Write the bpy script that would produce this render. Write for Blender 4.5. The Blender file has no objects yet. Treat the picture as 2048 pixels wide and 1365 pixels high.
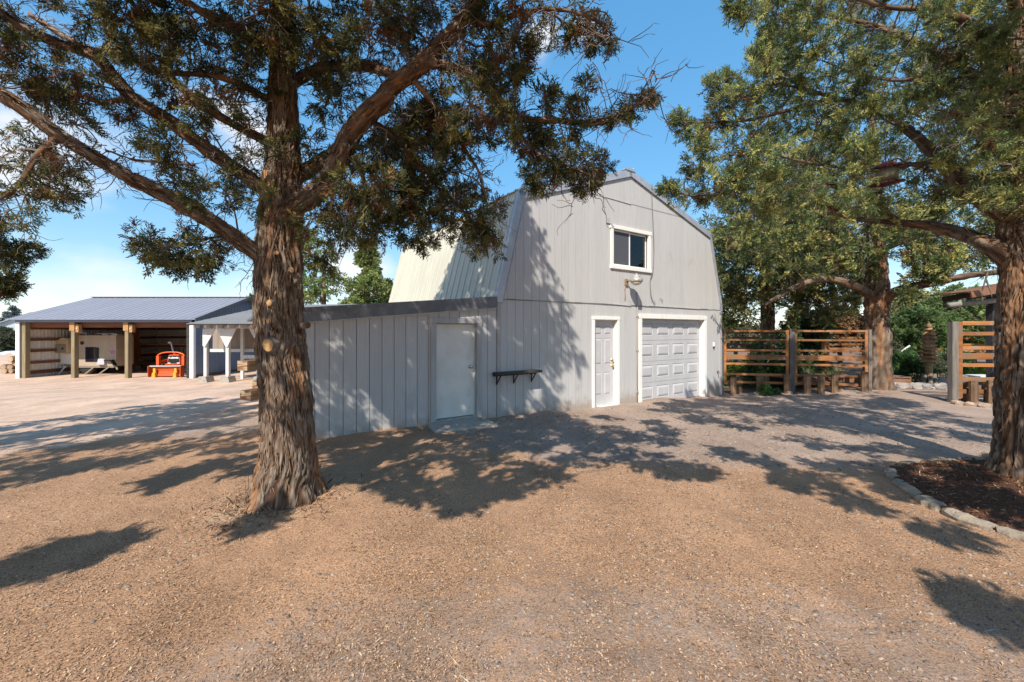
import bpy, math, random
import numpy as np

# ------------------------------------------------------------------ camera, sky, sun, exposure
SC = bpy.context.scene
COL = SC.collection
FPX, CX, HY, CH = 830.0, 1024.0, 662.0, 1.65      # lens in photo pixels, horizon row, eye height
cam = bpy.data.cameras.new('camera')
cam.sensor_width = 36.0
cam.lens = FPX / 2048.0 * 36.0
cam.shift_y = -20.5 / 2048.0
cam.clip_start = 0.05
cam.clip_end = 3000
co = bpy.data.objects.new('camera', cam)
co.location = (0, 0, CH)
co.rotation_euler = (math.pi / 2, 0, 0)
COL.objects.link(co)
SC.camera = co

SUN = np.array([-0.28, -0.96, 1.0])                # towards the sun
SUN = SUN / np.linalg.norm(SUN)
SUN_EL = math.asin(SUN[2])
SUN_AZ = math.atan2(SUN[0], SUN[1])

W = bpy.data.worlds.new('World')
SC.world = W
W.use_nodes = True
wn, wl = W.node_tree.nodes, W.node_tree.links
wn.clear()
wout = wn.new('ShaderNodeOutputWorld')
sky = wn.new('ShaderNodeTexSky')
sky.sky_type = 'NISHITA'
sky.sun_disc = False
sky.sun_elevation = SUN_EL
sky.sun_rotation = SUN_AZ
sky.altitude = 900
sky.air_density = 1.0
sky.dust_density = 0.6
sky.ozone_density = 2.0
bg = wn.new('ShaderNodeBackground')
bg.inputs['Strength'].default_value = 0.15
hs = wn.new('ShaderNodeHueSaturation')
hs.inputs['Saturation'].default_value = 2.15
hs.inputs['Value'].default_value = 1.0
gm = wn.new('ShaderNodeGamma')
gm.inputs['Gamma'].default_value = 0.42
wl.new(sky.outputs[0], gm.inputs['Color'])
wl.new(gm.outputs[0], hs.inputs['Color'])
hs.inputs['Value'].default_value = 1.86
hs.inputs['Hue'].default_value = 0.497
wl.new(hs.outputs[0], bg.inputs['Color'])
cbg = wn.new('ShaderNodeBackground')
cbg.inputs['Color'].default_value = (1.0, 0.97, 0.95, 1)
cbg.inputs['Strength'].default_value = 0.6
tc = wn.new('ShaderNodeTexCoord')
mp = wn.new('ShaderNodeMapping')
mp.inputs['Scale'].default_value = (1.0, 1.0, 2.4)
mp.inputs['Location'].default_value = (0.33, 0.1, 0.05)
wl.new(tc.outputs['Generated'], mp.inputs['Vector'])
cn = wn.new('ShaderNodeTexNoise')
cn.inputs['Scale'].default_value = 3.4
cn.inputs['Detail'].default_value = 9
cn.inputs['Roughness'].default_value = 0.55
wl.new(mp.outputs[0], cn.inputs['Vector'])
# cloud banks: soft weights round a few directions, many more outside the frame
def updir(u, v):
    d = np.array([(u - CX) / FPX, 1.0, (HY - v) / FPX])
    return d / np.linalg.norm(d)
acc = None
for (d, width, gain) in [(updir(220, 545), .07, .27), (updir(90, 580), .05, .16), (updir(330, 560), .05, .17), (updir(20, 230), .16, .33),
                         (updir(470, 230), .09, .32), (updir(500, 560), .06, .30), (updir(700, 540), .09, .27), (updir(480, 600), .05, .2),
                         (updir(1080, 80), .035, .36), (updir(1170, 60), .03, .22), (np.array([-.8, .2, .5]), .3, .3),
                         (np.array([-.6, -.5, .4]), .3, .3), (np.array([.8, -.3, .4]), .3, .3), (np.array([1, .3, .12]), .12, .25)]:
    d = d / np.linalg.norm(d)
    dist = wn.new('ShaderNodeVectorMath'); dist.operation = 'DISTANCE'
    dist.inputs[1].default_value = tuple(d)
    wl.new(tc.outputs['Generated'], dist.inputs[0])
    mr = wn.new('ShaderNodeMapRange'); mr.interpolation_type = 'SMOOTHSTEP'
    mr.inputs['From Min'].default_value = 0.0
    mr.inputs['From Max'].default_value = width * 2.0
    mr.inputs['To Min'].default_value = gain
    mr.inputs['To Max'].default_value = 0.0
    wl.new(dist.outputs['Value'], mr.inputs['Value'])
    if acc is None:
        acc = mr.outputs[0]
    else:
        mx = wn.new('ShaderNodeMath'); mx.operation = 'MAXIMUM'
        wl.new(acc, mx.inputs[0]); wl.new(mr.outputs[0], mx.inputs[1])
        acc = mx.outputs[0]
ad = wn.new('ShaderNodeMath'); ad.operation = 'ADD'
wl.new(cn.outputs['Fac'], ad.inputs[0]); wl.new(acc, ad.inputs[1])
cr = wn.new('ShaderNodeMapRange'); cr.interpolation_type = 'SMOOTHSTEP'
cr.inputs['From Min'].default_value = 0.62
cr.inputs['From Max'].default_value = 0.98
cr.inputs['To Max'].default_value = 0.92
wl.new(ad.outputs[0], cr.inputs['Value'])
ms = wn.new('ShaderNodeMixShader')
wl.new(cr.outputs[0], ms.inputs[0]); wl.new(bg.outputs[0], ms.inputs[1]); wl.new(cbg.outputs[0], ms.inputs[2])
wl.new(ms.outputs[0], wout.inputs['Surface'])

sl = bpy.data.lights.new('sun', 'SUN')
sl.energy = 3.75
sl.angle = math.radians(0.53)
sl.color = (1.0, 0.93, 0.82)
so = bpy.data.objects.new('sun', sl)
COL.objects.link(so)
from mathutils import Vector
so.rotation_euler = Vector(tuple(SUN)).to_track_quat('Z', 'Y').to_euler()
so.location = (-8, -20, 30)

SC.view_settings.view_transform = 'Standard'
SC.view_settings.look = 'None'
SC.view_settings.exposure = 0.92
SC.view_settings.gamma = 1.0
SC.view_settings.use_curve_mapping = False
SC.render.engine = 'CYCLES'
SC.cycles.max_bounces = 6
SC.cycles.transparent_max_bounces = 8

# ------------------------------------------------------------------ helpers
RNG = np.random.default_rng(7)
random.seed(7)

def at(u, v, Y):
    return np.array([(u - CX) / FPX * Y, Y, CH - (v - HY) / FPX * Y])

def tag(o, label=None, cat=None, group=None, kind=None):
    if label: o['label'] = label
    if cat: o['category'] = cat
    if group: o['group'] = group
    if kind: o['kind'] = kind
    return o

def empty(name, loc=(0, 0, 0), rz=0.0):
    o = bpy.data.objects.new(name, None)
    o.empty_display_size = 0.1
    o.location = tuple(float(c) for c in loc)
    o.rotation_euler = (0, 0, rz)
    COL.objects.link(o)
    return o

def copy_tree(o, parent=None):
    c = o.copy()
    COL.objects.link(c)
    if parent is not None:
        c.parent = parent
    for ch in list(o.children):
        copy_tree(ch, c)
    return c

def link(name, me, mat, parent=None, loc=None):
    o = bpy.data.objects.new(name, me)
    if mat is not None:
        me.materials.append(mat)
    COL.objects.link(o)
    if parent is not None:
        o.parent = parent
    if loc is not None:
        o.location = tuple(float(c) for c in loc)
    return o

class MB:
    def __init__(s):
        s.v, s.f, s.smooth = [], [], []
    def add(s, vs, fs, smooth=False):
        b = len(s.v)
        s.v.extend([tuple(float(c) for c in p) for p in vs])
        s.f.extend([tuple(i + b for i in f) for f in fs])
        s.smooth.extend([smooth] * len(fs))
        return s
    def hexa(s, p):
        return s.add(p, [(0, 3, 2, 1), (4, 5, 6, 7), (0, 1, 5, 4), (1, 2, 6, 5), (2, 3, 7, 6), (3, 0, 4, 7)])
    def box(s, a, b):
        x0, y0, z0 = a; x1, y1, z1 = b
        return s.hexa([(x0, y0, z0), (x1, y0, z0), (x1, y1, z0), (x0, y1, z0), (x0, y0, z1), (x1, y0, z1), (x1, y1, z1), (x0, y1, z1)])
    def cbox(s, x0, x1, y0, y1, z0, z1, c=0.004):
        """box with chamfered edges on the y0 side (the side that shows)"""
        s.add([(x0, y1, z0), (x1, y1, z0), (x1, y1, z1), (x0, y1, z1), (x0, y0 + c, z0), (x1, y0 + c, z0), (x1, y0 + c, z1), (x0, y0 + c, z1),
               (x0 + c, y0, z0 + c), (x1 - c, y0, z0 + c), (x1 - c, y0, z1 - c), (x0 + c, y0, z1 - c)],
              [(0, 3, 2, 1), (0, 1, 5, 4), (1, 2, 6, 5), (2, 3, 7, 6), (3, 0, 4, 7), (4, 5, 9, 8), (5, 6, 10, 9), (6, 7, 11, 10), (7, 4, 8, 11), (8, 9, 10, 11)])
        return s
    def beam(s, p, q, w, h, up=(0, 0, 1)):
        p = np.array(p, float); q = np.array(q, float)
        d = q - p; d /= np.linalg.norm(d)
        u = np.array(up, float)
        r = np.cross(d, u)
        if np.linalg.norm(r) < 1e-6:
            r = np.cross(d, np.array([1., 0, 0]))
        r /= np.linalg.norm(r)
        u = np.cross(r, d)
        r = r * w / 2; u = u * h / 2
        return s.hexa([p - r - u, p + r - u, p + r + u, p - r + u, q - r - u, q + r - u, q + r + u, q - r + u])
    def tube(s, pts, rad, n=8, caps=True, smooth=True):
        v, f = tube_geo(np.array(pts, float), np.broadcast_to(np.array(rad, float), (len(pts),)), n, caps)
        return s.add(v, f, smooth)
    def lathe(s, prof, n=12, c=(0, 0, 0), smooth=True):
        vs, fs = [], []
        for (r, z) in prof:
            for k in range(n):
                a = 2 * math.pi * k / n
                vs.append((c[0] + r * math.cos(a), c[1] + r * math.sin(a), c[2] + z))
        for i in range(len(prof) - 1):
            for k in range(n):
                k2 = (k + 1) % n
                fs.append((i * n + k, i * n + k2, (i + 1) * n + k2, (i + 1) * n + k))
        fs.append(tuple(range(n - 1, -1, -1)))
        fs.append(tuple((len(prof) - 1) * n + k for k in range(n)))
        return s.add(vs, fs, smooth)
    def prism(s, poly, y0, y1):
        """poly of (x,z) counter-clockwise seen from -y, extruded from y0 to y1"""
        n = len(poly)
        vs = [(x, y0, z) for x, z in poly] + [(x, y1, z) for x, z in poly]
        fs = [tuple(range(n)), tuple(range(2 * n - 1, n - 1, -1))]
        for k in range(n):
            k2 = (k + 1) % n
            fs.append((k, n + k, n + k2, k2))
        return s.add(vs, fs)
    def build(s, name, mat, parent=None, loc=None):
        me = bpy.data.meshes.new(name)
        me.from_pydata(s.v, [], s.f)
        if any(s.smooth):
            me.polygons.foreach_set('use_smooth', s.smooth)
        me.update()
        return link(name, me, mat, parent, loc)

def frames(pts):
    t = np.gradient(pts, axis=0)
    t /= np.linalg.norm(t, axis=1)[:, None] + 1e-9
    n = np.zeros_like(pts)
    a = np.array([1., 0, 0]) if abs(t[0][0]) < .8 else np.array([0, 1., 0])
    n[0] = a - t[0] * np.dot(a, t[0]); n[0] /= np.linalg.norm(n[0])
    for i in range(1, len(pts)):
        w = n[i - 1] - t[i] * np.dot(n[i - 1], t[i])
        n[i] = w / (np.linalg.norm(w) + 1e-9)
    return t, n, np.cross(t, n)

def tube_geo(pts, rad, n, caps=True):
    t, a, b = frames(pts)
    th = np.arange(n) * 2 * math.pi / n
    ring = a[:, None, :] * np.cos(th)[None, :, None] + b[:, None, :] * np.sin(th)[None, :, None]
    v = (pts[:, None, :] + ring * rad[:, None, None]).reshape(-1, 3)
    f = []
    for i in range(len(pts) - 1):
        for k in range(n):
            k2 = (k + 1) % n
            f.append((i * n + k, i * n + k2, (i + 1) * n + k2, (i + 1) * n + k))
    if caps:
        f.append(tuple(range(n - 1, -1, -1)))
        f.append(tuple((len(pts) - 1) * n + k for k in range(n)))
    return v, f

def catmull(P, step):
    P = np.array(P, float)
    Q = np.vstack([2 * P[0] - P[1], P, 2 * P[-1] - P[-2]])
    out = []
    for i in range(1, len(Q) - 2):
        p0, p1, p2, p3 = Q[i - 1], Q[i], Q[i + 1], Q[i + 2]
        m = max(2, int(np.linalg.norm(p2[:3] - p1[:3]) / step))
        for t in np.linspace(0, 1, m, endpoint=False):
            out.append(.5 * (2 * p1 + (p2 - p0) * t + (2 * p0 - 5 * p1 + 4 * p2 - p3) * t * t + (3 * p1 - p0 - 3 * p2 + p3) * t ** 3))
    out.append(P[-1])
    return np.array(out)

def vnoise(P, seed=0):
    P = np.asarray(P, float)
    I = np.floor(P).astype(np.int64)
    Fr = P - I
    Fr = Fr * Fr * (3 - 2 * Fr)
    def h(ix, iy, iz):
        n = (ix * 374761393 + iy * 668265263 + iz * 1274126177 + seed * 974711) & 0xffffffff
        n = ((n ^ (n >> 13)) * 1103515245) & 0xffffffff
        n = ((n ^ (n >> 16)) * 668265263) & 0xffffffff
        return ((n ^ (n >> 15)) & 0xffff) / 65535.0
    r = 0
    for dx in (0, 1):
        wx = Fr[..., 0] if dx else 1 - Fr[..., 0]
        for dy in (0, 1):
            wy = Fr[..., 1] if dy else 1 - Fr[..., 1]
            for dz in (0, 1):
                wz = Fr[..., 2] if dz else 1 - Fr[..., 2]
                r = r + wx * wy * wz * h(I[..., 0] + dx, I[..., 1] + dy, I[..., 2] + dz)
    return r

def tri_mesh(name, V, T, mat, parent=None, col=None, smooth=False, nper=3):
    me = bpy.data.meshes.new(name)
    V = np.ascontiguousarray(V, np.float32); T = np.ascontiguousarray(T, np.int32)
    me.vertices.add(len(V)); me.vertices.foreach_set('co', V.ravel())
    me.loops.add(T.size); me.loops.foreach_set('vertex_index', T.ravel())
    me.polygons.add(len(T))
    me.polygons.foreach_set('loop_start', np.arange(len(T), dtype=np.int32) * nper)
    me.polygons.foreach_set('loop_total', np.full(len(T), nper, np.int32))
    if smooth:
        me.polygons.foreach_set('use_smooth', np.ones(len(T), bool))
    me.update(calc_edges=True)
    if col is not None:
        at_ = me.attributes.new('col', 'FLOAT_COLOR', 'FACE' if len(col) == len(T) else 'POINT')
        c4 = np.ones((len(col), 4), np.float32); c4[:, :3] = col
        at_.data.foreach_set('color', c4.ravel())
    return link(name, me, mat, parent)

# ------------------------------------------------------------------ materials
def _nodes(name):
    m = bpy.data.materials.new(name)
    m.use_nodes = True
    n, l = m.node_tree.nodes, m.node_tree.links
    return m, n, l, n['Principled BSDF']

def mat(name, c1, c2=None, rough=.8, metal=0.0, spec=.3, scale=8.0, stretch=(1, 1, 1), detail=5, c3=None, s3=1.2, lo=.35, hi=.65,
        bump=0.0, bscale=40.0, bstretch=(1, 1, 1), vary=0.0, hue=0.0, lo3=.52, hi3=.7):
    m, n, l, b = _nodes(name)
    b.inputs['Roughness'].default_value = rough
    b.inputs['Metallic'].default_value = metal
    b.inputs['Specular IOR Level'].default_value = spec
    tcn = n.new('ShaderNodeTexCoord')
    def noise(sc, st, det=detail, rg=.6):
        mp_ = n.new('ShaderNodeMapping'); mp_.inputs['Scale'].default_value = st
        l.new(tcn.outputs['Object'], mp_.inputs['Vector'])
        t = n.new('ShaderNodeTexNoise'); t.inputs['Scale'].default_value = sc
        t.inputs['Detail'].default_value = det; t.inputs['Roughness'].default_value = rg
        l.new(mp_.outputs[0], t.inputs['Vector'])
        return t.outputs['Fac']
    def remap(o, a, c):
        r = n.new('ShaderNodeMapRange'); r.interpolation_type = 'SMOOTHSTEP'
        r.inputs['From Min'].default_value = a; r.inputs['From Max'].default_value = c
        l.new(o, r.inputs['Value'])
        return r.outputs[0]
    def mix(f, a, c):
        x = n.new('ShaderNodeMix'); x.data_type = 'RGBA'
        if f is not None: l.new(f, x.inputs[0])
        for s, val in ((6, a), (7, c)):
            if isinstance(val, tuple): x.inputs[s].default_value = (*val, 1)
            else: l.new(val, x.inputs[s])
        return x
    out = c1
    if c2 is not None:
        out = mix(remap(noise(scale, stretch), lo, hi), c1, c2).outputs[2]
    if c3 is not None:
        out = mix(remap(noise(s3, (1, 1, 1), 6), lo3, hi3), out, c3).outputs[2]
    if vary or hue:
        oi = n.new('ShaderNodeObjectInfo')
        hsv = n.new('ShaderNodeHueSaturation')
        r = n.new('ShaderNodeMapRange'); r.inputs['To Min'].default_value = 1 - vary; r.inputs['To Max'].default_value = 1 + vary
        l.new(oi.outputs['Random'], r.inputs['Value']); l.new(r.outputs[0], hsv.inputs['Value'])
        if isinstance(out, tuple): hsv.inputs['Color'].default_value = (*out, 1)
        else: l.new(out, hsv.inputs['Color'])
        out = hsv.outputs[0]
    if isinstance(out, tuple): b.inputs['Base Color'].default_value = (*out, 1)
    else: l.new(out, b.inputs['Base Color'])
    if bump:
        bp = n.new('ShaderNodeBump'); bp.inputs['Strength'].default_value = min(1, bump); bp.inputs['Distance'].default_value = .01
        l.new(noise(bscale, bstretch, 4), bp.inputs['Height'])
        l.new(bp.outputs[0], b.inputs['Normal'])
    return m

def mud_foot(m, z0, z1, colr, amt=.8):
    """dried mud splashed up the foot of a wall, ragged at its upper edge"""
    n, l = m.node_tree.nodes, m.node_tree.links
    b = n['Principled BSDF']
    src = b.inputs['Base Color'].links[0].from_socket
    t = n.new('ShaderNodeTexCoord'); sp = n.new('ShaderNodeSeparateXYZ'); l.new(t.outputs['Object'], sp.inputs[0])
    nz = n.new('ShaderNodeTexNoise'); nz.inputs['Scale'].default_value = 7; nz.inputs['Detail'].default_value = 6; l.new(t.outputs['Object'], nz.inputs['Vector'])
    a = n.new('ShaderNodeMath'); a.operation = 'MULTIPLY_ADD'; l.new(nz.outputs['Fac'], a.inputs[0]); a.inputs[1].default_value = -.5; l.new(sp.outputs['Z'], a.inputs[2])
    r = n.new('ShaderNodeMapRange'); r.interpolation_type = 'SMOOTHSTEP'
    r.inputs['From Min'].default_value = z1 - .25; r.inputs['From Max'].default_value = z0 - .25; r.inputs['To Max'].default_value = amt
    l.new(a.outputs[0], r.inputs['Value'])
    x = n.new('ShaderNodeMix'); x.data_type = 'RGBA'; l.new(r.outputs[0], x.inputs[0]); l.new(src, x.inputs[6]); x.inputs[7].default_value = (*colr, 1)
    l.new(x.outputs[2], b.inputs['Base Color'])

def leaf_mat(name, trans=.3, rough=.6, gain=1.0):
    m, n, l, b = _nodes(name)
    a = n.new('ShaderNodeAttribute'); a.attribute_name = 'col'
    l.new(a.outputs['Color'], b.inputs['Base Color'])
    b.inputs['Roughness'].default_value = rough
    b.inputs['Specular IOR Level'].default_value = .25
    t = n.new('ShaderNodeBsdfTranslucent')
    l.new(a.outputs['Color'], t.inputs['Color'])
    mx = n.new('ShaderNodeMixShader'); mx.inputs[0].default_value = trans
    l.new(b.outputs[0], mx.inputs[1]); l.new(t.outputs[0], mx.inputs[2])
    l.new(mx.outputs[0], n['Material Output'].inputs['Surface'])
    return m

def attr_mat(name, rough=.9):
    m, n, l, b = _nodes(name)
    a = n.new('ShaderNodeAttribute'); a.attribute_name = 'col'
    l.new(a.outputs['Color'], b.inputs['Base Color'])
    b.inputs['Roughness'].default_value = rough
    b.inputs['Specular IOR Level'].default_value = .2
    return m

def glass_mat(name, tint=(.6, .65, .65), clear=.6):
    m, n, l, b = _nodes(name)
    t = n.new('ShaderNodeBsdfTransparent'); t.inputs['Color'].default_value = (*tint, 1)
    g = n.new('ShaderNodeBsdfGlossy'); g.inputs['Roughness'].default_value = .03; g.inputs['Color'].default_value = (.9, .9, .9, 1)
    fr = n.new('ShaderNodeFresnel'); fr.inputs['IOR'].default_value = 1.5
    mx = n.new('ShaderNodeMixShader')
    l.new(fr.outputs[0], mx.inputs[0]); l.new(t.outputs[0], mx.inputs[1]); l.new(g.outputs[0], mx.inputs[2])
    l.new(mx.outputs[0], n['Material Output'].inputs['Surface'])
    return m

M = {}
M['siding'] = mat('grey_painted_siding', (.465, .452, .445), (.425, .412, .405), rough=.75, scale=22, stretch=(1, 1, .06), lo=.4, hi=.75,
                  c3=(.31, .285, .26), s3=1.5, lo3=.6, hi3=.85, bump=.4, bscale=55, bstretch=(1, 1, .05), vary=.03)
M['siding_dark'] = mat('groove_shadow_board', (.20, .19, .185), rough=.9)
M['grey_trim'] = mat('grey_painted_trim', (.40, .385, .38), (.345, .33, .325), rough=.7, scale=12, stretch=(1, 1, .1), bump=.3, bscale=50, bstretch=(1, 1, .06))
M['white_trim'] = mat('white_painted_trim', (.74, .72, .68), (.62, .59, .54), rough=.6, scale=10, stretch=(1, 1, .3), lo=.5, hi=.8, c3=(.5, .43, .36), s3=5, lo3=.66, hi3=.85, bump=.2)
M['door_grey'] = mat('pale_grey_door_paint', (.475, .465, .475), (.44, .43, .44), rough=.5, scale=4, spec=.4)
M['door_white'] = mat('dull_white_door_paint', (.68, .66, .62), (.61, .59, .55), rough=.45, scale=3, c3=(.5, .46, .4), s3=6, lo3=.62, hi3=.8)
M['flashing'] = mat('weathered_metal_flashing', (.42, .44, .48), (.36, .38, .42), rough=.45, metal=.35, scale=6)
M['fascia'] = mat('charcoal_metal_fascia', (.15, .155, .17), (.12, .125, .14), rough=.5, metal=.2, scale=5, c3=(.2, .19, .18), s3=8)
M['cream_roof'] = mat('cream_metal_roofing', (.50, .48, .395), (.455, .435, .355), rough=.45, scale=3, stretch=(1, 1, .2), spec=.4)
M['black_iron'] = mat('black_iron', (.02, .02, .022), rough=.5, metal=.3)
M['dark_wood'] = mat('dark_stained_wood', (.035, .03, .028), (.06, .05, .045), rough=.7, scale=20, stretch=(.1, 1, 1))
M['lamp_metal'] = mat('cast_aluminium', (.45, .44, .42), (.33, .30, .27), rough=.5, metal=.4, scale=20)
M['lamp_lens'] = mat('hazed_lamp_lens', (.62, .58, .48), rough=.25, spec=.5)
M['rust'] = mat('rusty_bracket', (.22, .12, .07), (.33, .25, .18), rough=.9, scale=30)
M['brass'] = mat('brass', (.6, .42, .16), rough=.3, metal=1)
M['steel'] = mat('brushed_steel', (.5, .5, .5), rough=.3, metal=1)
M['glass'] = glass_mat('window_glass')
M['curtain'] = mat('pale_curtain', (.72, .69, .46), (.6, .57, .38), rough=.9, scale=30, stretch=(1, 1, .02))
M['screen'] = mat('insect_screen', (.075, .08, .095), rough=.6)
M['concrete'] = mat('concrete', (.40, .36, .31), (.30, .27, .235), rough=.95, scale=25, c3=(.24, .2, .16), s3=4, bump=.5, bscale=80)
M['blue_metal'] = mat('slate_blue_metal_siding', (.16, .20, .29), (.14, .18, .265), rough=.45, metal=.15, scale=2)
M['grey_roof'] = mat('grey_blue_metal_roof', (.255, .255, .29), (.235, .235, .27), rough=.5, metal=.15, scale=2, stretch=(1, .1, 1), vary=.04)
M['liner'] = mat('pale_metal_wall_lining', (.66, .64, .58), (.58, .56, .51), rough=.5, scale=3, stretch=(1, 1, .2))
M['white_metal'] = mat('white_metal_trim', (.80, .80, .80), rough=.45)
M['girt'] = mat('red_brown_lumber', (.20, .085, .045), (.14, .06, .035), rough=.8, scale=14, stretch=(.1, .1, 1))
M['rack_wood'] = mat('orange_brown_rack_lumber', (.36, .14, .05), (.28, .10, .04), rough=.8, scale=14, stretch=(1, 1, .1))
M['post_wood'] = mat('greenish_treated_post', (.27, .215, .125), (.20, .155, .09), rough=.85, scale=18, stretch=(1, 1, .08), bump=.3)
M['block_wood'] = mat('tan_bracket_block', (.42, .24, .10), (.35, .18, .07), rough=.8, scale=10)
M['pav_white'] = mat('weathered_white_paint', (.56, .545, .53), (.43, .41, .39), rough=.75, scale=14, stretch=(1, 1, .3), lo=.45, hi=.8)
M['shingle'] = mat('pale_grey_shingles', (.185, .19, .195), (.15, .155, .16), rough=.9, scale=30, stretch=(.2, 1, 1), vary=.06)
M['panel_tan'] = mat('weathered_tan_panel', (.27, .22, .185), (.22, .18, .15), rough=.9, scale=8, stretch=(1, 1, .15))
M['tie_wood'] = mat('weathered_timber', (.17, .095, .045), (.09, .05, .025), rough=.9, scale=9, stretch=(.3, .3, 2), c3=(.27, .22, .17), s3=3, lo3=.58, hi3=.75, bump=.5, bscale=30)
M['tie_end'] = mat('timber_end_grain', (.40, .30, .19), (.20, .085, .04), rough=.9, scale=9, stretch=(1, .4, 3), lo=.42, hi=.58, bump=.4)
M['cedar'] = mat('orange_stained_cedar', (.34, .135, .042), (.22, .085, .03), rough=.8, scale=12, stretch=(.12, 1, 1), c3=(.21, .14, .095), s3=5, vary=.28, lo3=.48, hi3=.62, bump=.3, bscale=40, bstretch=(.1, 1, 1))
M['grey_post'] = mat('weathered_grey_post', (.20, .175, .15), (.13, .115, .10), rough=.9, scale=20, stretch=(1, 1, .08), bump=.4)
M['steel_post'] = mat('dark_metal_post', (.085, .08, .08), (.12, .11, .10), rough=.7, metal=.2, scale=9)
M['stub'] = mat('rough_brown_stub', (.22, .135, .08), (.13, .08, .05), rough=.95, scale=16, stretch=(1, 1, .12), c3=(.34, .24, .15), s3=5, vary=.2, bump=.7, bscale=30, bstretch=(1, 1, .1))
M['rock'] = mat('grey_basalt_rock', (.30, .28, .27), (.20, .19, .185), rough=.95, scale=7, c3=(.36, .30, .25), s3=3, vary=.2, bump=.6, bscale=20)
M['flagstone'] = mat('tan_flagstone', (.42, .30, .22), (.33, .24, .18), rough=.95, scale=6, vary=.2, bump=.4)
M['edging'] = mat('tan_grey_edging_stone', (.33, .265, .195), (.24, .20, .16), rough=.95, scale=9, c3=(.18, .135, .10), s3=6, vary=.12, bump=.8, bscale=45)
M['deck'] = mat('reddish_deck_board', (.26, .15, .12), (.20, .11, .09), rough=.7, scale=10, stretch=(.1, 1, 1), vary=.2)
M['driftwood'] = mat('weathered_slat_wood', (.34, .23, .13), (.22, .14, .08), rough=.9, scale=20, vary=.15)
M['tan_body'] = mat('tan_trailer_skin', (.40, .32, .24), (.36, .29, .215), rough=.45, scale=3)
M['toolbox'] = mat('tan_front_box', (.58, .43, .25), (.5, .37, .22), rough=.5, scale=4)
M['cream_body'] = mat('cream_trailer_front', (.72, .69, .62), rough=.4)
M['grey_pl'] = mat('grey_brown_panel', (.28, .23, .18), rough=.6)
M['rubber'] = mat('black_rubber', (.02, .02, .02), (.04, .037, .033), rough=.9, scale=20)
M['dark_glass'] = mat('tinted_glass', (.012, .014, .022), rough=.08, spec=.6)
M['orange'] = mat('orange_paint', (.72, .11, .02), (.62, .09, .02), rough=.4, scale=6, c3=(.4, .08, .03), s3=9, spec=.5)
M['dull_orange'] = mat('scuffed_orange_steel', (.52, .085, .015), (.42, .07, .015), rough=.55, scale=9, c3=(.36, .13, .05), s3=7)
M['yellow'] = mat('worn_yellow_steel', (.72, .38, .04), (.6, .3, .04), rough=.5, scale=8)
M['grille'] = mat('black_grille_plastic', (.018, .018, .02), rough=.5)
M['pale_bar'] = mat('pale_grey_tube', (.50, .52, .56), rough=.4, metal=.2)
M['decal'] = mat('purple_decal', (.38, .12, .40), rough=.5)
M['amber'] = mat('amber_lens', (.75, .22, .03), rough=.3)
M['letter'] = mat('white_lettering', (.85, .85, .85), rough=.5)
M['log_bark'] = mat('log_bark', (.16, .10, .065), (.10, .065, .045), rough=.95, scale=15, vary=.25, bump=.6)
M['log_end'] = mat('cut_log_end', (.42, .30, .19), (.30, .20, .12), rough=.9, scale=12, vary=.2)
M['pale_shed'] = mat('pale_blue_grey_wall', (.50, .55, .58), rough=.7)
M['far_roof'] = mat('distant_grey_roof', (.34, .36, .40), rough=.8)
M['feeder_red'] = mat('dark_red_feeder', (.06, .012, .014), rough=.4)
M['feeder_glass'] = mat('cloudy_feeder_bottle', (.26, .27, .2), (.19, .2, .14), rough=.25, scale=12)
M['heart'] = mat('fresh_cut_wood', (.44, .275, .125), (.33, .185, .08), rough=.85, scale=26, c3=(.36, .2, .1), s3=20, bump=.4)
M['roof_wood'] = mat('brown_roof_board', (.22, .11, .065), (.17, .085, .05), rough=.8, scale=10, stretch=(.2, 1, 1), vary=.15)
M['pole'] = mat('grey_log_pole', (.26, .24, .22), (.2, .185, .17), rough=.9, scale=10)
M['blackpost'] = mat('black_post', (.03, .032, .04), (.05, .05, .058), rough=.7, scale=10)
mud_foot(M['siding'], -.12, .22, (.30, .23, .17), .7)
M['leaf'] = leaf_mat('juniper_foliage', .38)
M['broadleaf'] = leaf_mat('broad_leaves', .4)
M['chips'] = attr_mat('wood_chips')
M['stones'] = attr_mat('gravel_flakes')
M['cable'] = mat('grey_cable', (.16, .15, .15), rough=.6)
M['white_pl'] = mat('white_plastic', (.8, .8, .78), rough=.4)
# ------------------------------------------------------------------ terrain
CTRL = np.array([(-2.19, 4.0, 0), (0, 0, 0), (0, 3, 0), (3, 2, 0), (-4, 2, 0), (-6, 5, -.05), (-2.6, 6.4, -.0), (-.28, 8.0, -.04), (-.3, 6.2, 0.), (2.2, 9.7, -.126), (3.7, 10.6, -.15),
                 (5.6, 12.0, -.26), (6.4, 12.6, -.30), (8.4, 12.3, -.2), (10.2, 11.9, -.08), (10.7, 10, -.07), (5.44, 4.45, 0.02), (-22.6, 19, -.52),
                 (-18.5, 19, -.52), (-14.65, 19, -.52), (-12.5, 17, -.45), (-11.4, 17, -.45), (-18, 26, -.6), (-8, 12, -.22), (-8, 8, -.1), (-12, 10, -.2), (30, 30, -.1), (15, 20, -.1),
                 (12, 14, -.1), (0, 25, -.45), (-60, 60, -1.0), (60, 60, 0), (0, 110, -.6), (110, 100, 0), (-110, 100, -1.), (0, -30, 0.1), (-25, -10, .1), (25, -10, .1), (24, 10, 0),
                 (-26, 20, -.52), (3, 5, 0), (1.5, 7, -.05), (6, 8, -.05)])

def ground(x, y):
    x = np.asarray(x, float); y = np.asarray(y, float)
    d2 = (x[..., None] - CTRL[:, 0]) ** 2 + (y[..., None] - CTRL[:, 1]) ** 2 + .15
    w = d2 ** -1.7
    return (w * CTRL[:, 2]).sum(-1) / w.sum(-1)

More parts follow.
